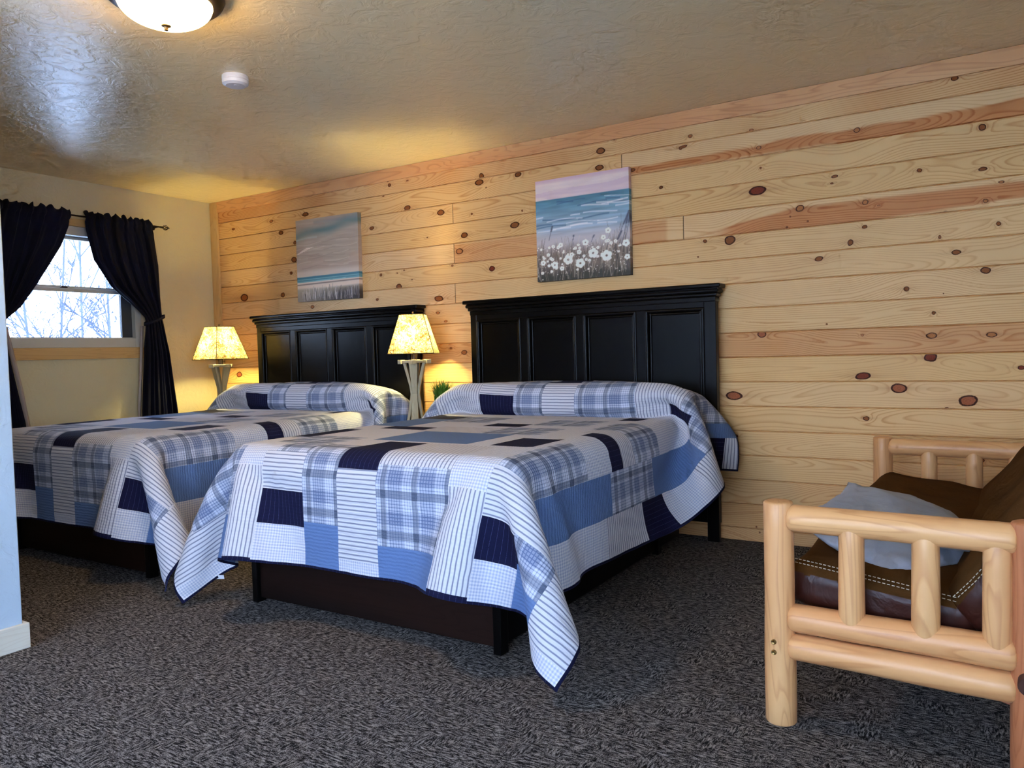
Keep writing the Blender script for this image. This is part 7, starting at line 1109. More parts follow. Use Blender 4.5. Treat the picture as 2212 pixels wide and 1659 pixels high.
0,0,0,-1,0,0,0,0,0,-1,0,1,0,0,0,-1,0,1,0,0,-1,0,0,1,0,-1,0,0,0,1,0,-1,0,1,-1,0,0,0,0,-1,0,-2,-5,1,-1,3,3,2,0,0,0,1,-1,0,0,0,-3,-3,0,14,1,0,0,-2,-1,-3,-2,
1,-2,-7,-4,0,4,3,1,1,-1,-1,-1,0,0,0,-1,0,1,0,0,0,-1,0,0,0,1,0,-1,0,0,0,1,0,-1,0,0,0,1,0,-1,0,0,1,-1,0,0,0,0,0,0,0,1,-9,-3,0,4,6,0,1,0,0,0,1,-1,0,-1,1,1,
-1,15,-1,0,-2,-1,-1,-1,-3,-5,-6,-5,1,6,5,2,1,-2,-2,1,-1,0,0,0,0,0,-1,0,0,1,0,0,0,0,-1,0,0,0,1,0,-1,0,0,0,1,0,-1,0,0,0,1,-1,0,0,0,0,0,0,0,0,-5,-8,0,2,7,
3,2,-1,0,0,-1,0,1,-1,1,3,4,2,15,0,-2,-1,-3,-2,-4,-4,-5,-2,0,4,5,3,3,-2,-4,-1,1,0,0,0,0,0,0,0,0,0,-1,0,0,0,0,0,1,0,0,-1,0,0,0,1,0,-1,0,0,0,0,1,-1,0,0,0,
1,0,-1,0,1,-3,-9,-3,1,4,7,4,0,0,-2,-2,0,1,-1,1,0,1,3,3,11,-2,-2,-3,-2,-4,-3,-4,-2,0,5,6,5,2,-1,-3,-2,0,-1,1,0,0,0,-1,0,0,1,0,0,0,0,0,0,0,-1,0,0,0,0,1,0,
-1,0,0,0,0,1,0,-1,0,0,0,0,0,0,0,0,-3,-6,-5,-2,4,7,7,3,-2,-5,2,0,-1,-1,0,0,1,0,2,-1,10,-2,-3,-3,-4,-3,-3,-1,-1,3,5,5,3,1,-1,-4,-2,1,0,0,0,-1,0,1,0,0,-1,
0,0,0,0,0,0,0,0,0,1,0,0,-1,0,0,0,0,0,1,-1,0,0,0,0,1,0,-1,0,0,-2,-6,-5,-3,2,7,8,4,-1,-3,0,-1,2,-1,-1,-2,-2,1,1,1,1,3,-4,-3,-2,-2,-3,-2,1,3,5,5,4,3,-2,-2,
-3,0,0,-1,0,0,0,0,0,0,0,0,0,0,0,1,0,0,0,0,0,-1,0,0,0,0,0,0,1,0,-1,0,0,0,0,0,0,0,0,-1,-2,-3,-5,-4,1,5,8,5,0,-2,-2,0,0,0,1,1,0,-5,-1,0,2,2,0,-3,-3,-3,-2,
-1,1,2,4,6,4,3,0,-2,-3,-2,0,0,-1,0,0,1,0,0,0,0,0,0,0,0,-1,0,0,0,0,0,0,0,0,0,0,1,0,-1,0,0,0,0,0,0,0,0,0,-1,0,-4,-5,-5,0,6,8,4,2,-2,-1,-2,1,0,-1,1,0,-1,-1,
-2,-1,0,4,-9,-1,-1,-2,0,1,2,4,6,4,4,0,-1,-3,-3,0,0,-1,0,1,0,-1,0,0,0,0,0,0,0,0,0,0,0,0,0,0,0,1,0,0,0,-1,0,0,0,0,0,0,0,0,0,-1,0,-1,-3,-4,-3,1,3,6,4,3,-1,
-2,-2,1,-1,0,1,0,0,-1,2,-3,-2,-1,1,-10,-2,-1,0,1,2,4,4,4,4,2,0,-1,-3,-3,0,0,0,0,-1,0,1,0,0,-1,0,0,0,0,0,1,0,0,0,0,0,0,-1,0,0,0,0,0,0,0,0,0,0,0,0,0,0,-1,
-2,-4,-5,-1,5,6,4,2,0,-1,-1,-2,0,1,-1,0,1,-1,1,1,-1,-2,-2,-1,-14,0,0,2,2,4,4,5,3,2,1,-2,-2,-4,-2,2,0,0,-1,0,0,0,0,0,1,0,0,0,0,0,-1,0,0,0,0,0,0,0,0,0,0,
0,0,0,0,0,0,0,0,0,0,-2,-2,-2,-2,1,1,4,4,2,1,-1,-1,-2,-2,1,0,1,-1,0,1,0,1,-1,-1,-1,-2,-14,1,2,3,2,3,4,3,3,1,0,-2,-2,-1,-3,0,0,0,0,0,0,0,0,0,0,0,0,0,0,0,
0,0,0,0,0,0,0,0,0,0,0,0,0,0,0,0,0,0,0,-1,-1,-1,-1,-3,-2,3,4,3,2,2,0,-1,-1,-2,-1,0,0,0,0,0,0,1,0,1,-1,-2,-1,-13,7,0,0,2,5,2,4,2,0,-1,-2,-2,-3,0,1,-1,0,0,
-1,1,-1,0,0,0,0,0,0,0,0,0,0,0,0,0,0,0,0,1,0,0,0,0,0,-1,0,0,0,-1,0,-2,-1,-2,-2,3,3,4,2,1,0,0,-1,-1,-2,0,0,0,-1,1,0,-1,1,0,0,1,-1,-2,-16,6,5,0,4,3,4,1,2,
-1,-1,-2,-2,-1,0,-1,0,0,-1,1,-1,1,0,0,0,0,0,0,0,0,0,0,0,0,0,0,0,0,-1,0,0,0,0,0,0,0,-1,0,-1,-1,0,-1,-2,3,2,3,2,1,1,-1,0,-2,-1,-1,-1,0,0,0,0,0,1,-1,1,1,0,
-1,-1,-17,2,5,8,4,4,1,2,0,-1,-2,-2,-2,0,-1,0,0,0,0,-1,0,0,0,0,0,0,0,0,0,0,0,0,0,0,0,0,0,0,0,0,0,0,-1,0,1,-1,0,-2,0,-1,-1,1,3,3,2,2,-1,0,0,0,-1,0,-2,-1,
0,-1,0,1,-1,0,0,1,0,0,0,0,-1,6,10,15,14,13,10,9,6,5,2,2,2,2,2,1,1,1,1,0,1,0,1,0,1,0,0,0,0,0,0,0,0,0,0,0,1,0,0,0,0,1,0,1,1,1,2,3,3,4,6,6,8,7,9,10,8,8,7,
6,4,3,1,1,0,0,0,1,0,0,0,1,-1,0,-1,-2,-1,-1,2,6,1,1,1,2,1,2,0,1,1,0,0,0,0,0,0,-1,1,0,0,0,0,0,0,0,0,0,0,0,0,0,0,0,0,-1,1,0,0,0,-1,1,-1,0,-1,-1,-1,-1,0,-2,
-1,-1,2,2,0,2,0,1,0,0,1,1,0,0,0,0,0,0,0,0,-1,1,-1,0,1,0,-1,7,1,0,1,1,1,2,1,2,2,0,0,0,-1,1,0,0,0,0,-1,1,0,0,0,0,0,0,0,0,0,0,0,0,0,0,0,-1,1,0,0,0,-1,0,0,
0,0,-1,-1,-2,-1,-1,-1,0,1,2,1,1,0,1,1,0,0,0,1,0,0,0,0,0,0,0,0,0,0,0,-1,1,7,0,0,0,1,2,2,2,2,0,1,0,0,1,0,0,0,0,0,0,0,0,0,0,0,0,0,0,0,0,0,0,0,0,0,0,0,-1,0,
1,0,0,0,-1,0,0,-1,0,-1,-1,-2,-1,-2,0,0,2,2,2,1,0,1,0,1,0,0,0,-1,1,0,0,0,0,0,0,-1,1,0,8,-1,0,1,0,1,1,2,2,2,1,1,0,0,0,0,-1,1,0,0,0,-1,1,-1,1,0,-1,0,1,0,0,
0,0,0,0,0,0,0,0,-1,1,0,0,0,0,-1,0,0,-1,-1,-1,-2,-2,-2,0,1,2,2,1,2,1,1,0,-1,1,0,0,0,0,0,0,-1,1,-1,1,0,0,8,0,0,-1,1,0,1,2,2,2,2,0,1,0,-1,0,1,0,0,0,0,0,0,
0,0,-1,1,0,-1,1,0,0,0,0,0,0,0,0,0,0,-1,0,1,0,0,0,0,-1,0,0,-1,-1,-3,-3,-3,1,1,2,3,2,1,1,1,0,0,0,0,-1,1,0,0,0,-1,1,0,0,-1,9,0,-1,0,-1,0,1,1,2,2,2,3,0,-1,
1,0,0,0,-1,1,0,0,0,0,-1,1,0,0,0,-1,1,0,0,0,0,0,0,0,0,0,0,0,-1,0,0,1,0,0,0,-1,0,-2,0,-4,-3,-3,0,3,2,3,2,2,0,1,0,0,0,0,0,0,0,0,0,0,0,-1,-1,7,0,1,0,-1,0,0,
1,1,3,3,1,1,1,0,0,0,0,0,0,0,0,0,0,0,0,0,0,0,0,0,0,0,0,0,0,0,0,0,0,0,0,0,0,0,-1,0,0,1,0,0,0,-2,-1,-3,-5,-2,-1,3,3,4,2,2,0,0,0,0,0,0,0,0,0,0,0,-1,-1,-5,7,
0,1,0,1,-1,-1,0,0,3,2,3,2,1,0,0,0,0,0,0,0,0,0,0,0,0,0,0,0,0,-1,1,0,0,0,0,0,0,0,0,0,0,0,0,0,0,0,0,-1,0,0,0,0,-1,-2,-3,-5,-2,0,2,3,4,3,2,0,0,0,0,-1,0,0,0,
1,-1,-1,-3,-4,4,2,0,0,1,1,-1,0,0,0,2,3,4,2,0,0,0,-1,1,0,0,0,0,0,0,0,0,0,0,0,0,0,0,0,0,0,0,0,0,0,0,0,0,0,0,0,0,0,0,0,0,0,0,0,-1,-3,-4,-4,-2,1,1,4,4,3,1,
0,0,-1,1,0,0,0,0,-2,-2,-4,0,5,-1,1,1,0,1,1,-1,-1,1,1,3,2,3,1,1,0,0,0,0,0,0,0,0,0,0,0,0,0,0,0,-1,0,1,0,0,0,0,0,0,0,0,0,0,0,0,0,0,0,0,0,0,0,-1,1,-1,-3,-5,
-5,0,0,2,4,4,3,1,-1,1,-1,0,1,0,-2,-2,-2,-2,0,3,1,-1,1,0,1,1,1,0,-1,0,1,4,3,4,0,-1,1,0,0,0,0,0,0,0,0,0,0,0,0,0,0,0,0,0,0,0,0,0,0,0,0,0,0,0,0,0,0,0,0,0,0,
0,0,0,0,0,-4,-5,-3,0,-1,2,4,5,2,0,0,0,1,-1,-2,-3,-1,-3,-2,-2,3,0,1,-1,1,0,0,1,2,0,-2,1,1,4,3,3,1,0,0,0,0,0,-1,0,1,0,0,0,0,0,0,0,0,-1,0,0,0,0,0,0,1,0,0,
0,0,0,0,0,0,0,0,0,0,0,-1,1,0,0,-6,-6,0,0,-2,4,3,3,4,0,-1,-3,-2,0,-1,-1,-3,-2,-2,4,-1,0,0,0,0,1,-1,1,0,2,0,0,2,3,3,3,1,0,0,-1,0,0,1,-1,0,0,0,0,0,0,0,0,0,
0,0,0,0,0,0,-1,0,0,0,0,0,0,0,0,1,0,0,0,0,0,0,0,0,0,-8,-2,0,-1,0,2,2,2,0,-2,-2,0,1,0,-1,-1,-1,0,3,1,-1,1,-1,0,0,0,0,1,1,-1,0,1,3,3,3,1,0,-1,1,0,0,-1,0,0,
0,0,0,0,0,1,0,0,0,0,0,0,0,0,0,0,0,0,0,0,0,0,0,-1,0,0,0,0,0,0,0,0,0,0,-8,1,0,-4,3,1,2,-1,0,0,-1,-1,1,0,0,1,0,4,0,0,-1,1,-1,0,1,0,-1,0,1,1,0,1,4,1,-1,0,0,
-1,0,0,0,0,0,0,0,0,0,0,-1,0,0,0,0,0,0,0,0,0,0,0,0,0,0,0,0,0,0,0,1,0,0,0,-1,0,-1,1,1,-1,-3,0,-2,1,1,1,-3,1,0,0,1,1,1,2,0,2,4,-1,1,0,0,1,-1,-1,0,1,-1,0,0,
0,1,0,0,0,-1,0,0,0,0,1,0,0,0,0,0,0,0,0,0,0,0,0,0,0,0,0,0,0,0,0,0,0,0,0,0,0,1,-1,0,1,0,0,0,-1,-2,-1,-2,1,2,1,-2,2,1,0,-1,0,0,1,0,1,2,2,-1,3,1,-1,1,-1,0,
1,0,0,-1,1,0,0,-1,-1,-1,-1,0,0,0,0,0,0,-1,0,0,0,0,0,0,0,0,0,0,0,0,0,0,0,0,0,0,0,0,0,0,0,0,0,0,-1,0,0,-1,0,0,0,1,2,-1,-1,0,1,1,1,0,1,1,1,-2,1,0,1,1,-1,0,
1,3,-1,1,0,0,0,0,0,0,1,-1,0,-1,-1,-1,0,0,0,0,0,0,0,0,0,0,0,0,0,0,0,0,0,0,0,0,0,0,0,0,0,0,0,0,0,0,0,0,0,0,0,0,0,0,0,0,0,0,0,0,0,-3,1,0,1,0,1,1,1,0,0,1,0,
0,0,2,1,-2,2,0,0,-1,1,-1,0,1,-1,0,0,-1,-1,1,1,0,0,-1,0,0,0,0,0,0,0,0,0,0,0,0,0,0,0,0,0,0,0,0,0,0,0,0,0,0,0,0,0,0,0,0,0,0,0,0,0,0,0,0,0,0,-2,0,0,1,0,1,0,
1,1,0,0,0,1,0,0,0,1,1,0,0,0,0,0,0,0,0,-1,0,1,0,0,0,-1,0,0,0,0,0,0,0,0,0,0,0,0,0,0,0,0,0,0,0,0,0,0,0,0,0,0,0,0,0,0,0,0,0,0,0,0,0,0,0,0,0,0,0,0,-2,0,0,1,
0,0,0,2,1,-1,1,0,1,0,1,0,0,-1,1,-1,1,-1,1,-1,-1,0,1,-1,0,1,2,-1,0,0,0,0,0,0,0,0,0,0,0,0,0,0,0,0,0,0,0,0,0,0,0,0,0,0,0,0,0,0,0,0,0,0,0,0,0,0,0,0,0,0,0,0,
0,-1,-1,0,1,0,0,1,0,1,0,0,1,1,-1,1,2,-1,-1,0,0,0,0,-1,1,0,0,-1,2,0,1,-1,0,0,0,0,0,0,0,0,0,0,0,0,0,0,0,0,0,0,0,0,0,0,0,0,0,0,0,0,0,0,0,0,0,0,0,0,0,0,0,0,
0,0,0,0,0,0,0,-1,0,0,0,0,0,1,1,0,1,-1,1,0,2,0,-1,-2,0,0,-1,1,0,0,0,1,1,0,0,0,0,0,0,0,0,0,0,0,0,0,0,0,0,0,0,0,0,0,0,0,0,0,0,0,0,0,0,0,0,0,0,0,0,0,0,0,0,
0,0,0,0,0,0,0,0,0,0,1,-1,-1,0,0,0,0,1,0,1,0,0,1,0,0,1,0,-2,0,0,1,-1,1,0,1,0,0,0,0,0,0,1,-1,0,0,0,0,0,0,0,0,0,0,0,0,0,0,0,0,0,0,0,0,0,0,0,0,0,0,0,0,0,0,
0,0,0,0,0,0,0,0,0,0,0,0,0,0,-1,0,1,0,0,0,0,0,0,1,0,0,0,1,1,-1,1,-1,0,0,0,1,0,0,0,0,0,0,0,0,0,0,0,0,0,0,0,0,0,0,0,0,0,0,0,0,0,0,0,0,0,0,0,0,0,0,0,0,0,0,
0,0,0,0,0,0,0,0,0,0,0,0,0,0,0,0,0,0,-1,0,0,0,0,0,1,0,1,-1,1,1,0,-1,1,-1,-1,0,1,0,0,0,0,0,0,0,0,0,0,0,0,0,0,0,0,0,0,0,0,0,0,0,0,0,0,0,0,0,0,0,0,0,0,0,0,
0,0,0,0,0,0,0,0,0,0,0,0,0,0,0,0,0,0,0,0,0,0,0,-1,0,0,0,0,1,1,-1,1,-1,1,0,0,0,0,0,-1,0,0,1,0,0,0,0,0,0,0,0,0,0,0,0,0,0,0,0,0,0,0,0,0,0,0,0,0,0,0,0,0,0,0,
0,0,0,0,0,0,0,0,0,0,0,0,0,0,0,0,0,0,0,0,0,0,0,0,1,-2,1,0,0,0,0,-1,1,1,-1,1,-1,1,0,-1,1,-1,1,0,0,-1,1,0,0,0,0,0,0,0,0,0,0,0,0,0,0,0,0,0,0,0,0,0,0,0,0,0,
0,0,0,0,0,0,0,0,0,0,0,0,0,0,0,0,0,0,0,0,0,0,0,0,0,0,0,0,0,-1,1,0,-1,1,0,0,0,0,0,1,-1,1,0,-1,1,0,0,0,0,0,0,0,0,0,0,0,0,0,0,0,0,0,0,0,0,0,0,0,0,0,0,0,0,0,
0,0,0,0,0,0,0,0,0,0,0,0,0,0,0,0,0,0,0,0,0,0,0,0,0,0,0,0,0,0,0,0,0,0,-1,1,-1,0,0,1,-1,1,0,1,-1,0,1,-1,0,0,0,0,0,0,0,0,0,0,0,0,0,0,0,0,0,0,0,0,0,0,0,0,0,
0,0,0,0,0,0,0,0,0,0,0,0,0,0,0,0,0,0,0,0,0,0,0,0,0,0,0,0,0,0,0,0,0,0,0,0,0,0,0,0,0,0,0,0,0,0,0,0,0,1,-1,-3,4,0,0,0,0,0,0,0,0,0,0,0,0,0,0,0,0,0,0,0,0,0,0,
0,0,0,0,0,0,0,0,0,0,0,0,0,0,0,0,0,0,0,0,0,0,0,0,0,0,0,0,0,0,0,0,0,0,0,0,0,0,1,-1,0,0,0,0,0,0,0,0,0,0,0,0,0,3,-3,0,0,0,0,0,0,0,0,0,0,0,0,0,0,0,0,0,0,0,0,
0,0,0,0,0,0,0,0,0,0,0,0,0,0,0,0,0,0,0,0,0,0,0,0,0,0,0,0,0,0,0,0,0,0,0,0,0,0,0,0,-1,1,0,0,0,0,0,0,0,0,0,0,0,-1,0,1,0,0,0,0,0,1,-1,0,0,0,0,0,0,0,0,0,0,0,
0,0,0,0,0,0,0,0,0,0,0,0,0,0,0,0,0,0,0,0,0,0,0,0,0,0,0,0,0,0,0,0,0,0,0,0,0,0,0,0,0,0,0,1,-2,1,0,0,0,0,0,0,0,0,0,0,0,0,0,0,0,0,0,0,0,0,0,0,0,0,0,0,0,0,0,
0,0,0,0,0,0,0,0,0,0,0,0,0,0,0,0,0,0,0,0,0,0,0,0,0,0,0,0,0,0,0,0,0,0,0,0,0,0,0,0,0,0,0,0,0,-1,1,0,0,0,0,0,0,0,0,0,0,0,1,0,-3,2,0,0,0,0,0,0,0,0,0,0,0,0,0,
0,0,0,0,0,0,0,0,0,0,0,0,0,0,0,0,0,0,0,0,0,0,0,0,0,0,0,0,0,0,0,0,0,0,0,0,0,0,0,0,0,0,0,0,0,0,0,1,-1,0,0,0,0,0,0,0,0,0,0,0,-1,1,1,-1,0,0,0,1,-1,0,0,0,0,0,
0,0,0,0,0,0,0,0,0,0,0,0,0,0,0,0,0,0,0,0,0,0,0,0,0,0,0,0,0,0,0,0,0,0,0,0,0,0,0,0,0,0,0,0,0,0,0,0,0,0,-1,1,0,0,0,0,0,0,0,0,0,0,0,1,-1,-1,1,0,0,0,0,0,0,0,
0,0,0,0,0,0,0,0,0,0,0,0,0,0,0,0,0,0,0,0,0,0,0,0,0,0,0,0,0,0,0,0,0,0,0,0,0,0,0,0,0,0,0,0,0,0,0,0,0,0,0,0,0,0,1,-1,0,0,0,0,0,0,0,0,0,0,0,0,0,0,0,0,1,-1,0,
0,0,0,0,0,0,0,0,0,0,0,0,0,0,0,0,0,0,0,0,0,0,0,0,0,0,0,0,0,0,0,0,0,0,0,0,0,0,0,0,0,0,0,0,0,0,0,0,0,0,0,0,0,0,0,1,-1,0,0,0,0,0,0,1,-1,0,0,0,-1,0,3,-2,0,1,
-1,0,0,0,0,0,0,0,0,0,0,0,0,0,0,0,0,0,0,0,0,0,0,0,0,0,0,0,0,0,0,0,0,0,0,0,0,0,0,0,0,0,0,0,0,0,0,0,0,0,0,0,0,0,0,0,0,0,-1,1,0,0,0,0,0,0,0,0,0,0,0,-1,1,0,
0,1,-1,0,0,0,0,0,0,0,0,0,0,0,0,0,0,0,0,0,0,0,0,0,0,0,0,0,0,0,0,0,0,0,0,0,0,0,0,0,0,0,0,0,0,0,0,0,0,0,0,0,0,0,0,0,0,0,0,0,0,0,0,0,0,0,0,1,-1,0,0,0,0,-1,
1,0,0,0,0,0,0,0,0,0,0,0,0,0,0,0,0,0,0,1,-1,0,0,0,0,0,0,0,0,0,0,0,0,0,0,0,0,0,0,0,0,0,0,0,0,0,0,0,0,0,0,0,0,0,0,0,0,0,0,0,0,0,0,0,0,0,1,0,0,0,-1,1,-1,0,
0,-1,1,-1,1,-1,0,0,0,0,0,0,0,0,0,0,0,0,0,0,0,0,0,0,0,0,0,0,0,0,0,0,0,0,0,0,0,0,0,0,0,0,0,0,0,0,0,0,0,0,0,0,0,0,0,0,0,0,0,0,0,0,0,0,0,0,0,0,0,0,0,0,0,0,
0,0,0,-1,1,-1,1,-1,1,-1,0,0,0,0,0,0,0,0,0,0,0,0,0,0,0,0,0,0,0,0,0,0,0,0,0,0,0,0,0,0,0,0,0,0,0,0,0,0,0,0,0,0,0,0,0,0,0,0,0,0,0,0,0,0,0,0,0,0,0,0,1,0,0,-1,
1,0,0,-1,0,-1,1,0,0,-1,0,0,0,0,0,0,0,0,0,0,0,0,0,0,0,0,0,0,0,0,0,0,0,0,0,0,0,0,0,0,0,0,0,0,0,0,0,0,0,0,0,0,0,0,0,0,0,0,0,0,0,0,0,0,0,0,0,0,0,0,0,0,0,-1,
1,0,1,-1,0,0,0,0,0,-1,0,0,0,0,0,0,2,-1,0,-1,0,0,0,0,0,0,0,0,0,0,0,0,0,0,0,0,0,0,0,0,0,0,0,0,0,0,0,0,0,0,0,0,0,0,0,0,0,0,0,0,0,0,0,0,0,0,0,0,0,0,0,0,0,0,
0,0,0,1,-1,0,1,0,0,-1,0,-1,1,-1,0,-1,1,0,0,1,0,0,0,0,0,-1,0,0,0,0,0,0,0,0,0,0,0,0,0,0,0,0,0,0,0,0,0,0,0,0,0,0,0,0,0,0,0,0,0,0,0,0,0,0,0,0,0,0,0,0,0,0,0,
0,0,0,0,0,0,0,0,1,0,-1,1,-1,0,-1,1,-1,0,-1,0,0,-1,0,2,1,-1,0,0,-1,1,-1,0,-1,0,0,0,0,0,0,0,0,0,0,0,0,0,0,0,0,0,0,0,0,0,0,0,0,0,0,0,0,0,0,0,0,0,0,0,0,0,0,
0,0,0,0,0,0,0,0,0,0,0,0,0,1,0,0,0,-1,1,0,-1,-1,0,0,-1,1,-2,0,1,2,0,0,0,0,0,0,0,-1,0,-1,0,0,0,0,-1,1,0,0,0,0,0,0,0,0,0,0,0,0,0,0,0,0,0,0,0,0,0,0,0,0,0,0,
0,0,0,0,0,0,0,0,0,0,0,0,0,0,0,0,0,0,1,0,0,0,0,0,-2,0,0,0,0,-1,0,-1,-1,0,1,-1,1,0,0,0,0,0,0,0,0,-1,0,0,-1,1,0,0,0,0,0,0,0,0,0,0,0,0,0,0,0,0,0,0,0,0,0,0,
0,0,0,0,0,0,0,0,0,0,0,0,0,0,0,0,0,0,0,0,0,0,1,1,0,-1,0,0,0,-1,-1,0,-1,0,0,0,-1,0,0,0,1,-1,0,0,0,0,1,0,1,0,0,-1,-2,1,0,0,0,0,0,0,0,0,0,0,0,0,0,0,0,0,0,0,
0,0,0,0,0,0,0,0,0,0,0,0,0,0,0,0,0,0,0,0,0,0,0,0,0,0,0,1,0,0,0,0,0,-1,-1,0,-1,0,1,-2,1,-1,0,0,-1,-1,0,1,-1,1,-1,0,1,-1,1,0,0,1,-1,1,0,0,0,0,0,0,0,0,0,0,
0,0,0,0,0,0,0,0,0,0,0,0,0,0,0,0,0,0,0,0,0,0,0,0,0,0,0,0,0,0,0,0,0,0,3,0,-1,-2,1,-1,0,-1,-1,1,-1,-1,1,-1,0,-1,-2,-3,1,0,0,0,0,0,0,-1,1,-1,1,1,0,0,0,1,0,
0,1,0,0,0,0,0,0,0,0,0,0,0,0,0,0,0,0,0,0,0,0,0,0,0,0,0,0,0,0,1,0,0,0,0,1,0,0,0,-1,-2,0,2,0,0,-1,-1,0,-1,-1,-1,1,0,0,-1,0,-1,1,2,-3,-1,1,-1,1,-1,1,-1,0,0,
0,0,-1,2,1,1,0,0,0,-1,0,0,0,0,0,0,0,0,0,0,0,1,0,0,0,0,0,0,0,0,0,0,0,0,0,0,0,0,-1,0,0,0,0,-1,0,1,0,1,1,1,3,-2,0,-2,0,-1,-1,0,-1,0,0,-1,0,-1,0,-1,1,-4,0,
0,0,0,0,-1,0,1,-1,1,-1,1,-1,0,-1,0,1,0,1,0,0,0,0,0,1,0,0,0,0,0,-1,0,0,0,0,0,0,0,0,0,0,0,0,0,1,0,0,0,0,0,0,0,1,0,0,0,0,0,1,0,1,-2,0,0,-1,-1,1,-1,1,-1,1,
-1,-1,-1,-3,-1,-4,0,-1,1,-1,0,1,0,0,0,0,0,-1,0,-2,-3,-3,1,1,0,0,0,0,1,0,-1,0,0,0,0,0,1,0,0,0,0,0,0,0,0,0,0,0,1,0,-1,0,0,0,0,0,0,1,-1,0,0,0,1,0,-1,3,1,0,
2,0,-1,-1,-1,2,0,1,-1,-1,0,-2,-1,0,-5,1,0,-1,1,0,0,0,0,0,-1,-1,1,-1,-2,-3,-2,-3,0,0,0,0,1,-1,0,0,0,1,0,0,0,-1,0,0,1,0,0,0,0,0,0,0,0,0,0,0,0,0,0,0,1,0,-1,
1,0,-1,1,0,1,0,7,0,0,3,-2,-2,-1,3,0,1,-1,-1,-1,0,0,1,-1,-4,-1,0,1,-1,1,-1,1,-1,0,-3,2,-1,-2,-2,-3,-3,-1,0,0,0,1,-1,0,0,0,1,-1,0,0,0,0,1,0,-1,0,0,0,0,0,
1,0,0,-1,0,0,0,1,0,0,-1,0,1,-1,0,1,-1,1,0,7,3,0,1,1,-3,-2,-2,0,1,0,1,1,0,0,3,2,2,-5,1,0,0,0,0,0,-1,-1,-2,2,-1,0,-3,-3,-4,-1,1,-1,0,0,0,0,0,0,1,-1,0,0,0,
0,1,-1,0,0,0,0,1,0,0,-1,0,0,0,1,0,0,-1,0,0,1,0,-1,0,1,-1,1,-1,5,7,0,0,1,-2,-3,-3,-4,-1,1,4,2,-1,1,1,2,2,2,-4,0,0,-1,1,-2,0,-1,-2,1,1,0,-3,-3,-3,-1,0,-1,
0,0,0,-1,1,0,0,0,0,0,0,0,0,0,0,0,0,0,0,0,0,0,0,0,0,0,0,0,0,0,0,0,0,0,0,0,0,0,0,4,6,3,-1,1,-1,-5,-5,-2,0,0,0,-1,1,2,3,2,1,1,0,-4,0,0,0,-2,0,-1,-1,0,1,0,
-2,-2,-3,-2,-2,0,0,0,0,0,1,-1,0,0,0,0,0,0,0,1,-1,0,0,0,0,1,-1,0,0,0,0,0,1,-1,0,0,0,0,1,-1,0,0,1,-1,1,3,5,4,0,1,-2,-4,-4,-3,-1,0,0,1,-1,0,0,2,2,2,3,-1,-5,
-1,0,-1,0,-1,-2,1,2,0,-1,-2,-3,-3,-2,0,0,0,0,0,0,-1,1,0,0,0,0,0,0,0,0,0,0,0,0,0,0,0,0,0,0,0,0,0,0,0,0,0,0,0,0,0,0,0,1,3,4,4,2,0,-2,-4,-3,-4,-1,0,0,1,-1,
1,0,0,-1,2,2,3,2,-5,-1,-1,0,-1,-1,1,0,1,-1,-1,-3,-3,-1,-2,0,0,1,0,-1,0,1,-1,0,0,0,0,0,0,0,0,0,0,0,0,1,-1,0,0,0,0,0,1,-1,0,0,0,0,1,-1,0,0,1,0,3,4,4,3,-1,
-2,-3,-3,-4,-2,0,0,0,0,1,0,-1,0,0,0,2,2,5,-7,-1,0,-2,0,1,1,1,-1,-1,-3,-2,-1,-2,-1,1,-1,0,0,0,0,0,0,0,0,0,0,0,0,0,0,0,0,0,0,0,0,0,0,0,0,1,-1,0,0,0,0,1,-1,
0,0,1,0,3,3,4,2,0,-1,-3,-4,-3,-1,0,-1,0,0,0,0,0,0,0,0,0,0,2,3,-9,1,-2,1,0,1,1,-1,0,-2,-2,-3,-2,-1,1,-1,1,-1,0,0,0,0,0,0,0,0,0,0,0,1,-1,0,0,0,0,0,0,0,0,
0,1,-1,0,0,0,0,1,-1,0,1,0,1,2,3,3,3,1,-3,-2,-4,-2,-2,-1,0,0,0,0,0,0,0,0,0,1,-1,0,0,2,-9,-1,1,0,1,1,-1,0,-2,-2,-2,-1,-2,-1,0,0,0,0,0,0,0,0,0,0,1,-1,0,0,
0,0,0,0,0,0,1,-1,0,0,0,0,0,0,0,0,1,0,-1,1,0,0,2,1,3,2,2,0,-1,-2,-3,-2,-1,-1,-1,0,0,0,0,1,-1,0,0,1,-1,1,-1,0,0,-10,1,0,1,1,-1,0,-1,-1,-3,-1,-3,0,0,-1,0,
0,0,0,0,1,-1,0,0,0,0,0,0,1,-1,0,0,0,0,0,0,0,0,0,1,-1,0,0,1,-1,0,1,0,1,1,1,2,2,2,1,-1,-2,-2,-2,-1,-1,-1,0,-1,0,0,0,0,0,0,0,0,0,0,1,-1,1,-8,0,1,0,-1,0,0,
-2,-2,-2,-2,0,-2,0,0,0,0,0,0,0,0,0,0,0,0,0,0,0,0,0,0,0,0,1,-1,0,0,0,1,-1,0,0,1,-1,1,0,0,1,1,1,2,2,1,2,-1,-3,-2,-2,-1,-1,0,0,-1,0,0,0,1,-1,0,0,0,0,0,0,0,
1,-1,-4,-4,0,1,0,-1,-2,-2,-1,-1,-2,-1,0,0,-1,1,-1,1,-1,0,0,0,0,1,-1,0,0,0,0,0,0,0,0,0,0,0,0,1,-1,0,0,1,-1,1,0,1,1,0,1,2,1,1,2,-3,-1,-2,-1,0,0,-1,-1,-1,
0,0,0,0,0,0,0,0,0,0,1,0,-1,0,0,0,-5,-2,-1,0,-2,0,-2,-2,-2,0,-1,-1,0,1,-1,1,-1,0,1,-1,0,0,0,0,0,0,1,-1,0,0,0,1,-1,0,0,0,0,0,0,1,0,0,0,1,1,1,1,2,1,1,-1,-2,
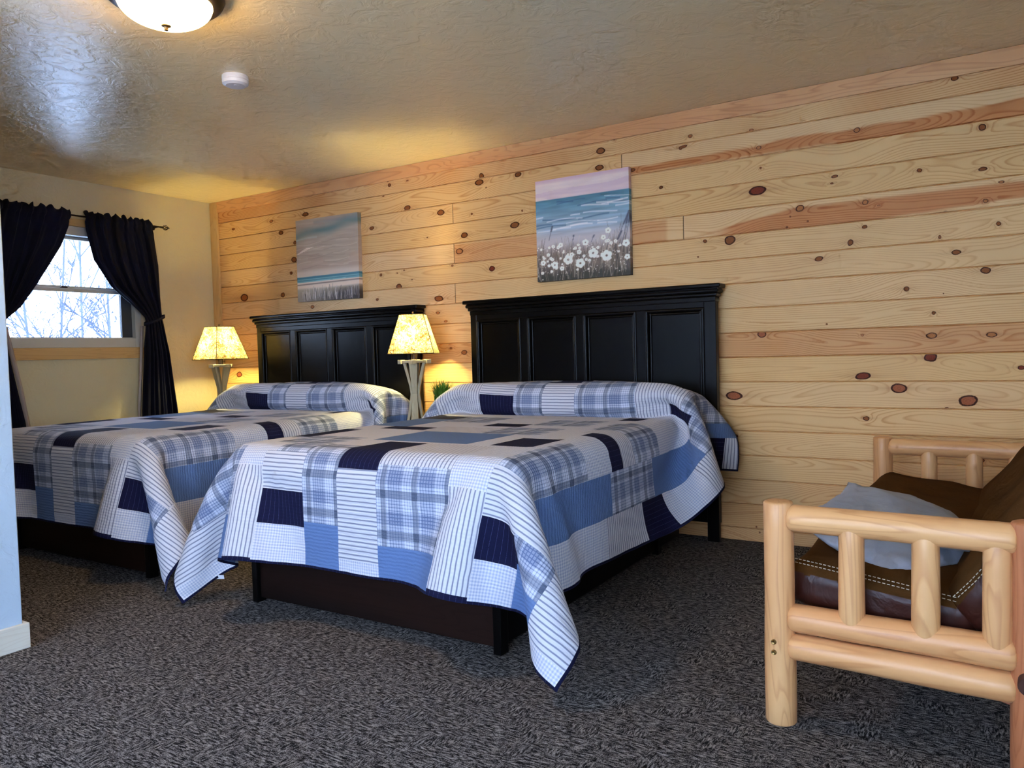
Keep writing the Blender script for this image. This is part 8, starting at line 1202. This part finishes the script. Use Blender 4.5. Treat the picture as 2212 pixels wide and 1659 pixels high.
-1,-2,0,0,-1,0,0,-1,0,0,-1,0,1,-1,0,0,0,1,-1,0,0,1,-1,0,]
def decode(nums):
    """second differences, in 2 mm steps, back to points"""
    d = np.array(nums).reshape((3,)+(70, 77, 3)[:2]).transpose(1, 2, 0)
    return np.cumsum(np.cumsum(d, axis=1), axis=0)/500.0
WS, LT = 2.47, 2.74
def resample(P, axis, vals, length):
    n = P.shape[axis]; t = np.clip(np.array(vals)/length*(n-1), 0, n-1-1e-6); i = t.astype(int); f = t-i
    P = np.moveaxis(P, axis, 0)
    g = lambda k: P[np.clip(k, 0, n-1)]
    f = f.reshape((-1,)+(1,)*(P.ndim-1))
    a, b, c, d = g(i-1), g(i), g(i+1), g(i+2)
    out = .5*((2*b)+(-a+c)*f+(2*a-5*b+4*c-d)*f*f+(-a+3*b-3*c+d)*f**3)
    return np.moveaxis(out, 0, axis)
KIND = {'V': 0, 'H': 1, 'G': 2, 'N': 3, 'B': 4, 'P': 5}
W_ = WS
PATCH = [  # s0, s1, t0, t1, kind   (s from the left hem, t from the foot hem)
 (0, WS, 0, LT, 'G'),
 # left drop
 (0, .40, 0, .13, 'G'), (0, .40, .13, .34, 'H'), (0, .22, .34, .60, 'V'), (.22, .605, .245, .56, 'P'), (0, .40, .13, .30, 'H'), (.40, .605, 0, .245, 'B'),
 (0, .2, .6, 1.2, 'H'), (.2, .42, .5, 1.0, 'B'), (.2, .42, 1.0, 1.5, 'P'), (0, .2, 1.2, 1.6, 'N'), (0, .2, 1.6, 2.1, 'V'), (.2, .42, 1.5, 2.1, 'B'), (.42, .7, .8, 1.2, 'P'), (.42, .7, 1.5, 1.9, 'H'),
 # foot face columns
 (.605, .745, 0, .075, 'N'), (.605, .745, .075, .46, 'V'), (.605, .80, .46, .64, 'G'),
 (.745, .985, 0, .22, 'G'), (.745, .985, .22, .365, 'N'), (.745, .985, .365, .53, 'H'), (.80, .985, .53, .64, 'P'),
 (.50, .67, .84, 1.18, 'N'), (.67, .985, .64, .9, 'P'), (.72, 1.0, 1.26, 1.38, 'N'), (.67, .985, .9, 1.2, 'G'),
 (.985, 1.175, 0, .245, 'B'), (.985, 1.175, .245, .66, 'P'), (.985, 1.175, .66, .85, 'G'),
 (1.175, 1.38, 0, .115, 'G'), (1.175, 1.38, .115, .475, 'H'), (1.175, 1.38, .475, .82, 'N'), (1.05, 1.55, .85, 1.22, 'B'),
 (1.38, 1.72, 0, .19, 'B'), (1.38, 1.72, .19, .50, 'P'), (1.38, 1.72, .50, .82, 'V'),
 (1.72, 1.89, 0, .08, 'N'), (1.72, 1.89, .08, .44, 'V'), (1.72, 1.98, .44, .84, 'G'),
 # middle of the bed
 (1.86, 2.02, .85, 1.24, 'G'), (1.35, 1.66, 1.22, 1.5, 'P'), (1.0, 1.35, 1.22, 1.45, 'H'), (1.175, 1.39, 1.52, 1.66, 'N'), (.555, .80, 1.78, 1.97, 'N'),
 (.80, 1.1, 1.66, 1.95, 'P'), (1.39, 1.7, 1.62, 1.9, 'P'), (1.72, 1.93, 1.95, 2.10, 'N'), (1.1, 1.6, 1.95, 2.17, 'H'), (.5, .8, 1.38, 1.78, 'B'),
 # right corner square
 (1.89, 2.07, 0, .21, 'G'), (1.89, 2.07, .21, .36, 'N'), (1.89, 2.25, .36, .54, 'H'), (2.05, 2.26, 0, .235, 'B'), (2.07, 2.47, .235, .37, 'P'), (2.26, 2.47, 0, .12, 'G'), (2.26, 2.47, .12, .50, 'H'),
 # right drop: hem row, middle row, upper row
 (2.28, 2.47, .50, 1.18, 'G'), (2.28, 2.47, 1.18, 1.535, 'H'), (2.28, 2.47, 1.535, 1.765, 'N'), (2.28, 2.47, 1.765, 2.02, 'G'), (2.28, 2.47, 2.02, 2.30, 'H'), (2.28, 2.47, 2.30, 2.55, 'P'), (2.28, 2.47, 2.55, 2.65, 'N'), (2.28, 2.47, 2.65, LT, 'H'),
 (2.10, 2.28, .54, 1.235, 'B'), (2.10, 2.28, 1.235, 1.69, 'P'), (2.10, 2.28, 1.69, 2.115, 'B'), (2.10, 2.28, 2.115, 2.36, 'P'), (2.10, 2.28, 2.36, LT, 'B'),
 (1.90, 2.10, .54, 1.03, 'P'), (1.80, 2.10, 1.03, 1.25, 'G'), (1.66, 1.86, .85, 1.11, 'N'), (1.86, 2.10, 1.25, 1.365, 'N'), (1.80, 2.10, 1.365, 1.50, 'H'), (1.78, 2.10, 1.50, 1.80, 'P'), (1.86, 2.10, 1.80, 2.17, 'G'),
 # over the pillows
 (.10, .75, 2.17, 2.62, 'V'), (.745, .985, 2.17, 2.30, 'N'), (.745, .985, 2.30, LT, 'H'), (.985, 1.175, 2.17, LT, 'P'), (1.175, 1.38, 2.17, 2.42, 'H'), (1.175, 1.38, 2.42, LT, 'N'), (1.38, 1.735, 2.17, LT, 'P'),
 (1.735, 1.92, 2.17, LT, 'V'), (1.92, 2.06, 2.24, 2.60, 'V'), (1.92, 2.10, 2.17, 2.24, 'N'), (2.02, 2.20, 2.24, LT, 'P'), (0, .42, 2.2, LT, 'P'),
]
def quilt(name_label, txt, cx, cy=0.0, crop=.012, cropt=.058):
    P = decode(txt)
    hem = .010
    def lines(vals, L, lo, hi):
        v = sorted({lo, hi, lo+hem, hi-hem} | {round(x, 4) for x in vals if lo+hem+.004 < x < hi-hem-.004})
        out = []
        for a, b in zip(v, v[1:]):
            k = max(1, int(math.ceil((b-a)/.0185))); out += [a+(b-a)*i/k for i in range(k)]
        return np.array(out+[v[-1]])
    S = lines([p[0] for p in PATCH]+[p[1] for p in PATCH], WS, crop, WS-crop)
    T = lines([p[2] for p in PATCH]+[p[3] for p in PATCH], LT, cropt, LT)
    Q = resample(resample(P, 0, S, WS), 1, T, LT)
    ns, nt = len(S), len(T)
    Q[..., 0] += cx; Q[..., 1] += cy
    sm = (S[:-1]+S[1:])/2; tm = (T[:-1]+T[1:])/2
    idx = np.full((ns-1, nt-1), 2); own = np.zeros((ns-1, nt-1), int)
    for k, (a, b, c, d, ty) in enumerate(PATCH):
        m = ((sm > a) & (sm < b))[:, None] & ((tm > c) & (tm < d))[None, :]
        idx[m] = KIND[ty]; own[m] = k
    rim = (sm < crop+hem)[:, None] | (sm > WS-crop-hem)[:, None] | (tm < cropt+hem)[None, :] | (tm > LT-hem)[None, :]
    idx[rim] = 3
    I, J = np.meshgrid(np.arange(ns-1), np.arange(nt-1), indexing='ij'); a = I*nt+J
    F = np.stack([a, a+nt, a+nt+1, a+1], -1).reshape(-1, 4)
    me = bpy.data.meshes.new('quilt'); me.from_pydata(Q.reshape(-1, 3).tolist(), [], F.tolist())
    for k in ('quilt_stripe_long', 'quilt_stripe_cross', 'quilt_gingham', 'quilt_navy', 'quilt_chambray', 'quilt_plaid', 'quilt_stripe_cross', 'quilt_navy'): me.materials.append(M[k])
    me.polygons.foreach_set('material_index', idx.ravel().astype(np.int32)); me.polygons.foreach_set('use_smooth', np.ones(len(F), bool))
    SS = S[F//nt]; TT = T[F % nt]
    uv = me.uv_layers.new(name='cloth'); uv.data.foreach_set('uv', np.stack([SS, TT], -1).ravel())
    o0 = own.ravel(); oa = np.array([p[0] for p in PATCH])[o0][:, None]; ob = np.array([p[2] for p in PATCH])[o0][:, None]
    uv2 = me.uv_layers.new(name='patch'); uv2.data.foreach_set('uv', np.stack([SS-oa, TT-ob], -1).ravel())
    me.update()
    o = bpy.data.objects.new('quilt', me); COL.objects.link(o)
    s = o.modifiers.new('thick', 'SOLIDIFY'); s.thickness = .007; s.offset = -1; s.material_offset_rim = 0
    sb = o.modifiers.new('sub', 'SUBSURF'); sb.levels = 0; sb.render_levels = 1; sb.subdivision_type = 'SIMPLE'
    sb.show_render = False
    tag(o, name_label, 'quilt', 'matching patchwork quilts')
    return o, Q, S, T
q2, Q2, S2, T2 = quilt('blue and white patchwork quilt on the right bed, its corner touching the carpet', DRAPE_RIGHT, 3.57)
q1, Q1, S1, T1 = quilt('blue and white patchwork quilt on the left bed, partly hidden by the wall', DRAPE_LEFT, 1.46)
# ------------------------------------------------------------------ beds
def bed(cx, label):
    root = empty('bed', (cx, -1.05, 0)); tag(root, label, 'bed', 'pair of beds with black panelled headboards')
    dy = 1.05
    bm = BM(); box(bm, -.82, .82, dy-.07, dy-.035, .10, 1.375, .003)           # back slab
    st = [-.777, -.438, -.386, -.039, .011, .354, .41, .758]
    zt, zb = 1.315, .62
    box(bm, -.825, st[0], dy-.10, dy-.07, 0, 1.375, .003); box(bm, st[7], .825, dy-.10, dy-.07, 0, 1.375, .003)
    for a, b in ((1, 2), (3, 4), (5, 6)): box(bm, st[a], st[b], dy-.10, dy-.07, zb, zt, .002)
    box(bm, st[0], st[7], dy-.10, dy-.07, zt, 1.375, .002); box(bm, st[0], st[7], dy-.10, dy-.07, .30, zb, .002)
    hb = link('headboard', bm, M['black'], root)
    for k in range(4):
        a, b = st[2*k], st[2*k+1]; bm = BM(); y = dy-.094
        for (p, q) in (((a+.008, zb+.008), (a+.008, zt-.008)), ((b-.008, zb+.008), (b-.008, zt-.008)), ((a, zt-.008), (b, zt-.008)), ((a, zb+.008), (b, zb+.008))):
            tube(bm, (p[0], y, p[1]), (q[0], y, q[1]), .0105, n=12)
            
        for (p, q) in (((a+.026, zb), (a+.026, zt-.02)), ((b-.026, zb), (b-.026, zt-.02)), ((a+.02, zt-.026), (b-.02, zt-.026))):
            tube(bm, (p[0], y+.014, p[1]), (q[0], y+.014, q[1]), .008, n=10)
        box(bm, a, b, dy-.080, dy-.0705, zb, zt)
        link('panel', bm, M['black'], hb, smooth=True, angle=40)
    bm = BM()
    for x, d0, z0, z1, bv in ((.826, .106, 1.345, 1.372, .004), (.836, .116, 1.373, 1.392, .006), (.848, .128, 1.392, 1.414, .008), (.862, .142, 1.418, 1.442, .008)):
        box(bm, -x, x, dy-d0, dy-.03, z0, z1, bv, seg=3)
    box(bm, -.84, .84, dy-.12, dy-.03, 1.412, 1.42)
    link('crown_moulding', bm, M['black'], hb)
    bm = BM(); box(bm, -.70, .60, -.965, -.935, .02, .24, .003)
    link('foot_rail', bm, M['dark_plinth'], root)
    for xx in (-.70, .57): bm = BM(); box(bm, xx, xx+.03, -.935, dy-.12, .02, .24, .003); link('side_rail', bm, M['black'], root)
    for sx in (-.715, .585):
        for y in (-.985, .55):
            bm = BM(); box(bm, sx, sx+.035, y, y+.05, 0, .245, .003); link('leg', bm, M['black'], root)
    bm = BM(); box(bm, -.745, .745, -1.04, dy-.13, .24, .44, .04, seg=3); link('box_spring', bm, M['black_cloth'], root)
    bm = BM(); box(bm, -.748, .748, -1.065, dy-.125, .445, .705, .07, seg=4); link('mattress', bm, M['mattress_white'], root, smooth=True)
    return root
b2 = bed(3.575, 'right bed, fully seen, with black four-panel headboard and dark wood foot rail')
b1 = bed(1.465, 'left bed, nearer the window, with black panelled headboard behind a lamp')
def cushion_mesh(name, c00, c10, c11, c01, thick, mat, parent=None, seed=0, n=36, wr=.010, power=.45):
    """stuffed pillow between four corners (lower-left, lower-right, upper-right, upper-left)"""
    c = [Vector(x) for x in (c00, c10, c11, c01)]
    nrm = (c[1]-c[0]).cross(c[3]-c[0]).normalized(); bm = BM()
    top, bot = [], []
    for i in range(n+1):
        r1, r2 = [], []
        for j in range(n+1):
            u, v = i/n, j/n
            eu = .5-.5*math.cos(math.pi*u); ev = .5-.5*math.cos(math.pi*v)
            inn_u = eu+(.5-eu)*.10*math.sin(math.pi*ev)**1; inn_v = ev+(.5-ev)*.10*math.sin(math.pi*eu)
            p = c[0]*(1-inn_u)*(1-inn_v)+c[1]*inn_u*(1-inn_v)+c[2]*inn_u*inn_v+c[3]*(1-inn_u)*inn_v
            h = max(0, math.sin(math.pi*eu)*math.sin(math.pi*ev))**power*thick/2
            q = Vector((eu*5+seed, ev*5, seed)); edge = 1-math.sin(math.pi*eu)*math.sin(math.pi*ev)
            w = mnoise.noise(q)*wr+mnoise.noise(q*3.1)*wr*.6*edge
            w += math.sin((eu*9+mnoise.noise(q*1.3)*3)*2)*wr*.35*edge
            r1.append(p+nrm*(h+w*(h > 1e-4))); r2.append(p-nrm*(h-w*.5*(h > 1e-4)))
        top.append(r1); bot.append(r2)
    grid(bm, top); grid(bm, [r[::-1] for r in bot])
    bmesh.ops.remove_doubles(bm, verts=bm.verts, dist=.0008)
    return link(name, bm, mat, parent, smooth=True, angle=180)
tag_q = BM(); box(tag_q, -.02, .02, -.0006, .0006, -.02, .0)
# small care label sewn into the hem at the left corner
k = int(np.argmin(np.abs(S2-.20))); c0 = Vector(Q2[k, 0]); 
ct = link('care_tag', tag_q, M['pillow_white'], q2); ct.location = c0+Vector((0, -.006, .006)); ct.rotation_euler = (R(15), 0, R(30)); ct['label'] = 'white care tag'
# ------------------------------------------------------------------ nightstands, lamps, plant
def nightstand(cx, w, label):
    root = empty('nightstand', (cx, -.28, 0)); tag(root, label, 'nightstand', 'black nightstands beside the headboards')
    bm = BM(); hw = w/2
    box(bm, -hw, hw, -.15, .17, .08, .575, .003); link('body', bm, M['black'], root)
    bm = BM(); box(bm, -hw-.012, hw+.012, -.175, .18, .576, .60, .005); link('top', bm, M['black'], root)
    for z0, z1 in ((.33, .55), (.10, .315)):
        bm = BM(); box(bm, -hw+.02, hw-.02, -.166, -.1505, z0, z1, .004); d = link('drawer', bm, M['black'], root)
        bm = BM(); lathe(bm, [(0, 0), (.006, 0), (.006, .012), (.013, .018), (.010, .026), (0, .028)], n=16)
        kb = link('knob', bm, M['brass'], d, smooth=True); kb.location = (0, -.166, (z0+z1)/2); kb.rotation_euler = (R(90), 0, 0)
    for sx in (-1, 1):
        for sy in (-.135, .155): bm = BM(); box(bm, sx*(hw-.025)-.018, sx*(hw-.025)+.018, sy-.015, sy+.015, 0, .079, .002); link('leg', bm, M['black'], root)
nightstand(2.515, .34, 'black nightstand between the two beds, under the nearer lamp')
nightstand(.37, .38, 'black nightstand in the window corner under the far lamp')
def lamp(x, y, z, rot, label):
    root = empty('table_lamp', (x, y, z), rot); tag(root, label, 'table lamp', 'pair of table lamps with square mica shades')
    bm = BM(); box(bm, -.068, .068, -.068, .068, 0, .016, .003); link('base_plate', bm, M['grey_slat'], root)
    for i in range(4):
        a = math.pi/4+i*math.pi/2; dx, dy = math.cos(a), math.sin(a)
        tw = .6
        pts = [(.066, .016), (.030, .225), (.070, .440)]
        bm = BM(); rows = []
        for r, zz in [(.068, .016), (.050, .10), (.036, .19), (.030, .235), (.036, .285), (.056, .37), (.074, .441)]:
            wd = .026; px, py = -dy, dx
            a0 = Vector((dx*(r-.018), dy*(r-.018), zz)); a1 = Vector((dx*r, dy*r, zz)); P_ = Vector((px, py, 0))*wd*(.65+.35*abs(zz-.235)/.2)
            rows.append([a0-P_, a1-P_, a1+P_, a0+P_])
        v = grid(bm, rows, wrap=True); bm.faces.new(v[0][::-1]); bm.faces.new(v[-1])
        bmesh.ops.bevel(bm, geom=[e for e in bm.edges if abs(e.verts[0].co.z-e.verts[1].co.z) > .02], offset=.002, segments=1, affect='EDGES')
        link('leg', bm, M['grey_slat'], root)
    bm = BM(); s = .07
    box(bm, -s, s, -s, s, .442, .460, .003)
    for sx in (-1, 1):
        for sy in (-1, 1): box(bm, sx*.062-.018, sx*.062+.018, sy*.062-.018, sy*.062+.018, .436, .463, .002)
    link('top_plate', bm, M['grey_slat'], root)
    bm = BM(); tube(bm, (0, 0, .461), (0, 0, .505), .019, n=18); tube(bm, (0, 0, .505), (0, 0, .56), .013, n=18); link('socket', bm, M['bronze'], root, smooth=True)
    bm = BM(); lathe(bm, [(0, .555), (.014, .56), (.018, .58), (.030, .615), (.033, .64), (.026, .665), (.012, .678), (0, .68)], n=20); link('bulb', bm, M['bulb'], root, smooth=True)
    bm = BM(); z0, z1, rb, rt = .503, .762, .215, .112
    cr = []
    for i in range(4): a = i*math.pi/2; cr.append((Vector((rb*math.cos(a), rb*math.sin(a), z0)), Vector((rt*math.cos(a), rt*math.sin(a), z1))))
    for i in range(4):
        p, q = cr[i], cr[(i+1) % 4]; rows = []
        for a in range(9):
            s = a/8; l = p[0].lerp(p[1], s); r = q[0].lerp(q[1], s); out = (l+r).normalized()
            rows.append([l.lerp(r, b/10)+Vector((out.x, out.y, 0))*.012*math.sin(math.pi*b/10) for b in range(11)])
        grid(bm, rows)
    bmesh.ops.remove_doubles(bm, verts=bm.verts, dist=.0005)
    sh = link('lamp_shade', bm, M['shade'], root, smooth=True)
    bm = BM()
    for i in range(4):
        p, q = cr[i], cr[(i+1) % 4]
        tube(bm, p[0], p[1], .0022, n=6)
        for lv in (0, 1):
            out = (p[lv]+q[lv]).normalized(); l = p[lv]; prev = l
            for b in range(1, 9):
                cur = p[lv].lerp(q[lv], b/8)+Vector((out.x, out.y, 0))*.012*math.sin(math.pi*b/8); tube(bm, prev, cur, .0026, n=6); prev = cur
    link('shade_trim', bm, M['bronze'], sh)
    bm = BM()
    for a in (0, math.pi/2):
        tube(bm, (-rt*.99*math.cos(a), -rt*.99*math.sin(a), z1-.006), (rt*.99*math.cos(a), rt*.99*math.sin(a), z1-.006), .0018, n=6)
    for s_ in (-1, 1):
        pr = Vector((0, s_*.018, .51))
        for i in range(1, 11): t_ = i/10; cu = Vector((0, s_*(.018+.040*math.sin(math.pi*t_)-.018*t_), .51+.248*t_)); tube(bm, pr, cu, .0018, n=6); pr = cu
    link('harp', bm, M['brass'], root)
    bm = BM(); lathe(bm, [(0, .757), (.008, .758), (.009, .764), (.006, .772), (.008, .780), (0, .786)], n=14); link('finial', bm, M['brass'], root, smooth=True)
    L = bpy.data.lights.new('lamp_light', 'POINT'); L.energy = 84; L.color = (1.0, .83, .30); L.shadow_soft_size = .045
    lo = bpy.data.objects.new('lamp_light', L); COL.objects.link(lo); lo.parent = root; lo.location = (0, 0, .62)
    for ch in root.children:
        if ch.name.startswith('bulb'): ch.visible_shadow = True
    return root
lamp(2.425, -.30, .60, R(-14.7), 'larger looking lit lamp in the gap between the two headboards')
lamp(.435, -.30, .60, R(-46), 'lit lamp in the far corner beside the right curtain')
pl = empty('potted_grass', (2.632, -.27, .60)); tag(pl, 'small artificial green grass plant in a pale square pot behind the right bed', 'potted plant')
bm = BM(); box(bm, -.055, .055, -.055, .055, 0, .165, .004); link('pot', bm, M['pot_white'], pl)
bm = BM(); box(bm, -.046, .046, -.046, .046, .1655, .170); link('soil', bm, M['soil'], pl)
bm = BM(); rr = random.Random(4)
for i in range(520):
    x, y = rr.uniform(-.042, .042), rr.uniform(-.042, .042); a = math.atan2(y, x)+rr.uniform(-.9, .9); L = rr.uniform(.08, .165); ln = rr.uniform(.2, 1.15)*min(1, .35+math.hypot(x, y)/.045)
    d = Vector((math.cos(a), math.sin(a), 0)); side = Vector((-math.sin(a), math.cos(a), 0)); prev = None; p = Vector((x, y, .168))
    for s in range(6):
        t_ = s/5; w = .0034*(1-t_)+.0004; an = ln*t_; c = [bm.verts.new(p-side*w), bm.verts.new(p+side*w)]
        if prev: bm.faces.new((prev[0], prev[1], c[1], c[0]))
        prev = c; p = p+(d*math.sin(an)+Vector((0, 0, 1))*math.cos(an))*L/5
o = link('grass_blades', bm, M['grass'], pl); o['kind'] = 'stuff'
# ------------------------------------------------------------------ log futon
fu = empty('log_futon', (5.172, -2.05, 0), R(-2.6)); tag(fu, 'peeled log futon with slatted log arms beside the pine wall', 'futon')
def logp(name, a, b, r, r1=None, mat='log_z', seed=0, dome=.006, par=None, n=28):
    a = Vector(a); b = Vector(b); bm = BM(); L = (b-a).length
    tube(bm, a, b, r, r1, n=n, wob=.07, seed=seed, segs=max(2, int(L/.06)), dome=dome)
    return link(name, bm, M[mat], par or fu, smooth=True, angle=50)
YF2 = 1.76
for y, sd in ((0, 1), (YF2, 40)):
    fp = logp('front_post', (0, y, 0), (0, y, .645), .044, .041, 'log_z', sd)
    logp('rear_post', (.605, y, 0), (.605, y, .645), .046, .044, 'log_shaded' if y == 0 else 'log_z', sd+3)
    for k, (z, r) in enumerate(((.600, .039), (.312, .040), (.228, .038))):
        bm = BM(); tube(bm, (.028, y, z), (.575, y, z), r*.98, r*1.03, n=28, wob=.07, seed=sd+5+k, segs=10, dome=.016)
        link('arm_rail' if k == 0 else 'lower_rail', bm, M['log_x'], fu, smooth=True, angle=50)
    for k, x in enumerate((.195, .375, .535)):
        logp('spindle', (x, y-.004, .318), (x, y-.004, .592), .034, .033, 'log_z', sd+10+k, .012)
    if y == 0:
        for z in (.234, .204):
            bm = BM(); lathe(bm, [(0, 0), (.0075, 0), (.0075, .003), (.005, .006), (.0025, .0055), (0, .004)], n=16)
            b = link('bolt', bm, M['bolt_metal'], fp, smooth=True); b.location = (-.006, y-.0425, z+.012); b.rotation_euler = (R(90), 0, 0)
logp('seat_rail', (.06, .02, .27), (.06, YF2-.02, .27), .036, .034, 'log_y', 71)
logp('seat_rail', (.54, .02, .245), (.54, YF2-.02, .245), .034, .034, 'log_y', 72)
bm = BM()
rows = [[(.30, .055, .215), (.60, .055, .150), (.60, .055, .205), (.30, .055, .262)], [(.30, .085, .215), (.60, .085, .150), (.60, .085, .205), (.30, .085, .262)]]
v = grid(bm, rows, wrap=True); bm.faces.new(v[0][::-1]); bm.faces.new(v[1]); link('brace', bm, M['board_red'], fu)
bm = BM(); tube(bm, (.60, -.075, .262), (.60, .03, .262), .024, n=20, dome=.004); link('cross_peg', bm, M['bark_dark'], fu, smooth=True)
for i in range(9): bm = BM(); box(bm, .08, .53, .12+i*.19, .19+i*.19, .300, .318, .003); link('slat', bm, M['board_red'], fu)
def soft_box(name, size, loc, rot, mats, seed, e=.16, wr=.012, cuts=26, parent=None, sc=3.0, split=.55, tuft=0):
    bm = BM(); bmesh.ops.create_cube(bm, size=2.0)
    bmesh.ops.subdivide_edges(bm, edges=bm.edges[:], cuts=cuts, use_grid_fill=True)
    hx, hy, hz = size[0]/2, size[1]/2, size[2]/2; rm = min(hx, hy, hz)
    for v in bm.verts:
        c = v.co.copy(); p = Vector((c.x*hx, c.y*hy, c.z*hz)); r = min(e, rm*.98)
        inner = Vector((max(-hx+r, min(hx-r, p.x)), max(-hy+r, min(hy-r, p.y)), max(-hz+r, min(hz-r, p.z))))
        d = p-inner; l = d.length
        n = d.normalized() if l > 1e-6 else Vector((0, 0, 1)); p = inner+n*r if l > 1e-6 else p
        q = Vector((p.x*sc+seed, p.y*sc*.7, p.z*sc+seed))
        w = mnoise.noise(q)*wr+mnoise.noise(q*2.7)*wr*.5+abs(mnoise.noise(Vector((p.x*sc*2.2+seed, p.y*sc*.8, p.z*3))))*-wr*.9
        v.co = p+n*w
        if tuft:
            for k in range(tuft): ty = -hy+(k+.5)*2*hy/tuft; dd = math.exp(-((v.co.y-ty)/.035)**2-((v.co.x)/.10)**2); v.co.z -= (.025*dd if v.co.z > 0 else 0)
    bm.faces.ensure_lookup_table(); bm.normal_update()
    for f in bm.faces: f.material_index = 0 if (f.normal.z > split or f.calc_center_median().z > hz*.80) else 1
    o = link(name, bm, mats, parent, smooth=True, angle=180); o.location = loc; o.rotation_euler = rot
    return o
fm = empty('futon_mattress', (5.42, -1.2, .32), R(-2.6)); tag(fm, 'dark brown suede and leather futon mattress folded into seat and back', 'mattress')
soft_box('seat_cushion', (.50, 1.64, .15), (.035, .02, .066), (R(1.3), R(7), 0), [M['suede'], M['leather']], 3.3, .06, .014, parent=fm, split=.35, tuft=3)
soft_box('back_cushion', (.68, 1.66, .18), (.435, .01, .29), (0, R(-54.7), 0), [M['suede'], M['leather']], 8.8, .075, .022, parent=fm, split=.35, tuft=3)
bm = BM()
def stitches(pts, step=.011, on=.62):
    P_ = [Vector(p) for p in pts]; acc = []
    for a, b in zip(P_, P_[1:]):
        n = max(1, int((b-a).length/step))
        for i in range(n): s0 = i/n; tube(bm, a.lerp(b, s0), a.lerp(b, s0+on/n), .0011, n=5)
for off in (0, .011):
    for pts in ([(-.19, -.805, .150-off), (-.10, -.808, .141-off), (.03, -.808, .125-off), (.16, -.808, .108-off), (.235, -.808, .098-off)], [(.225+off, -.825, .105), (.262+off, -.826, .15), (.312+off, -.826, .22), (.36+off, -.826, .30)]):
        bm = BM(); stitches(pts); link('stitching', bm, M['stitch'], fm)
# folded pillow lying against the near arm
def cam_pt(px, py, axis, val):
    r, u, f = cam_basis(); d = f+r*((px-1106)/CAMP[6])+u*((829.5-py)/CAMP[6]); c = Vector(CAMP[3:6])
    return c+d*((val-c[axis])/d[axis])
pw = empty('pillow', (5.4, -1.6, .52)); tag(pw, 'blue-grey pillow lying folded on the futon seat behind the near arm', 'pillow')
def at(px, py, axis, val): return cam_pt(px, py, axis, val)-Vector((5.4, -1.6, .52))
cushion_mesh('upper_fold', at(1748, 1110, 1, -1.78), at(2128, 1190, 1, -1.80), at(2126, 1150, 1, -1.35), at(1832, 1042, 1, -1.22), .125, M['pillow_blue'], pw, 2, wr=.012)
cushion_mesh('lower_fold', at(1752, 1150, 1, -1.80), at(1960, 1270, 1, -1.945), at(2125, 1205, 1, -1.62), at(1835, 1085, 1, -1.35), .12, M['pillow_blue'], pw, 7, wr=.012)
# ------------------------------------------------------------------ light
w = bpy.data.worlds.new('sky'); SC.world = w; w.use_nodes = True; nt = w.node_tree; bg = nt.nodes['Background']
tc = nt.nodes.new('ShaderNodeTexCoord'); sp = nt.nodes.new('ShaderNodeSeparateXYZ'); nt.links.new(tc.outputs['Generated'], sp.inputs[0])
rp = nt.nodes.new('ShaderNodeValToRGB'); nt.links.new(sp.outputs[2], rp.inputs[0])
rp.color_ramp.elements[0].position = 0; rp.color_ramp.elements[0].color = (.56, .72, 1.0, 1)
rp.color_ramp.elements[1].position = .6; rp.color_ramp.elements[1].color = (.40, .60, 1.0, 1)
nt.links.new(rp.outputs[0], bg.inputs[0]); bg.inputs[1].default_value = 17.5
def portal(name, loc, rot, sx, sy):
    L = bpy.data.lights.new(name, 'AREA'); L.shape = 'RECTANGLE'; L.size = sx; L.size_y = sy; L.cycles.is_portal = True
    o = bpy.data.objects.new(name, L); COL.objects.link(o); o.location = loc; o.rotation_euler = rot
portal('sky_portal', (-.16, -1.215, 1.66), (R(90), 0, R(-90)), 1.05, .89)
portal('sky_portal', (XR+.16, -4.85, 1.45), (R(90), 0, R(90)), 2.3, 1.4)
portal('sky_portal', (4.7, YF-.16, 1.285), (R(90), 0, 0), 3.4, 1.67)
# ------------------------------------------------------------------ camera
cd = bpy.data.cameras.new('camera'); cam = bpy.data.objects.new('camera', cd); COL.objects.link(cam)
r_, u_, f_ = cam_basis()
cam.matrix_world = Matrix(((r_.x, u_.x, -f_.x, CAMP[3]), (r_.y, u_.y, -f_.y, CAMP[4]), (r_.z, u_.z, -f_.z, CAMP[5]), (0, 0, 0, 1)))
cd.sensor_fit = 'HORIZONTAL'; cd.sensor_width = 36; cd.lens = CAMP[6]/2212*36; cd.clip_start = .02; cd.clip_end = 200
SC.camera = cam
vs = SC.view_settings; vs.view_transform = 'Standard'; vs.look = 'None'; vs.gamma = 1; vs.exposure = 0.0
try: vs.use_curve_mapping = False
except Exception: pass
SC.cycles.max_bounces = 5; SC.cycles.diffuse_bounces = 4; SC.cycles.glossy_bounces = 2; SC.cycles.transmission_bounces = 3; SC.cycles.transparent_max_bounces = 8
SC.cycles.caustics_reflective = False; SC.cycles.caustics_refractive = False; SC.cycles.sample_clamp_indirect = 6
SC.cycles.use_denoising = True
SC.cycles.use_light_tree = False
SC.cycles.use_adaptive_sampling = True; SC.cycles.adaptive_threshold = .18; SC.cycles.adaptive_min_samples = 12
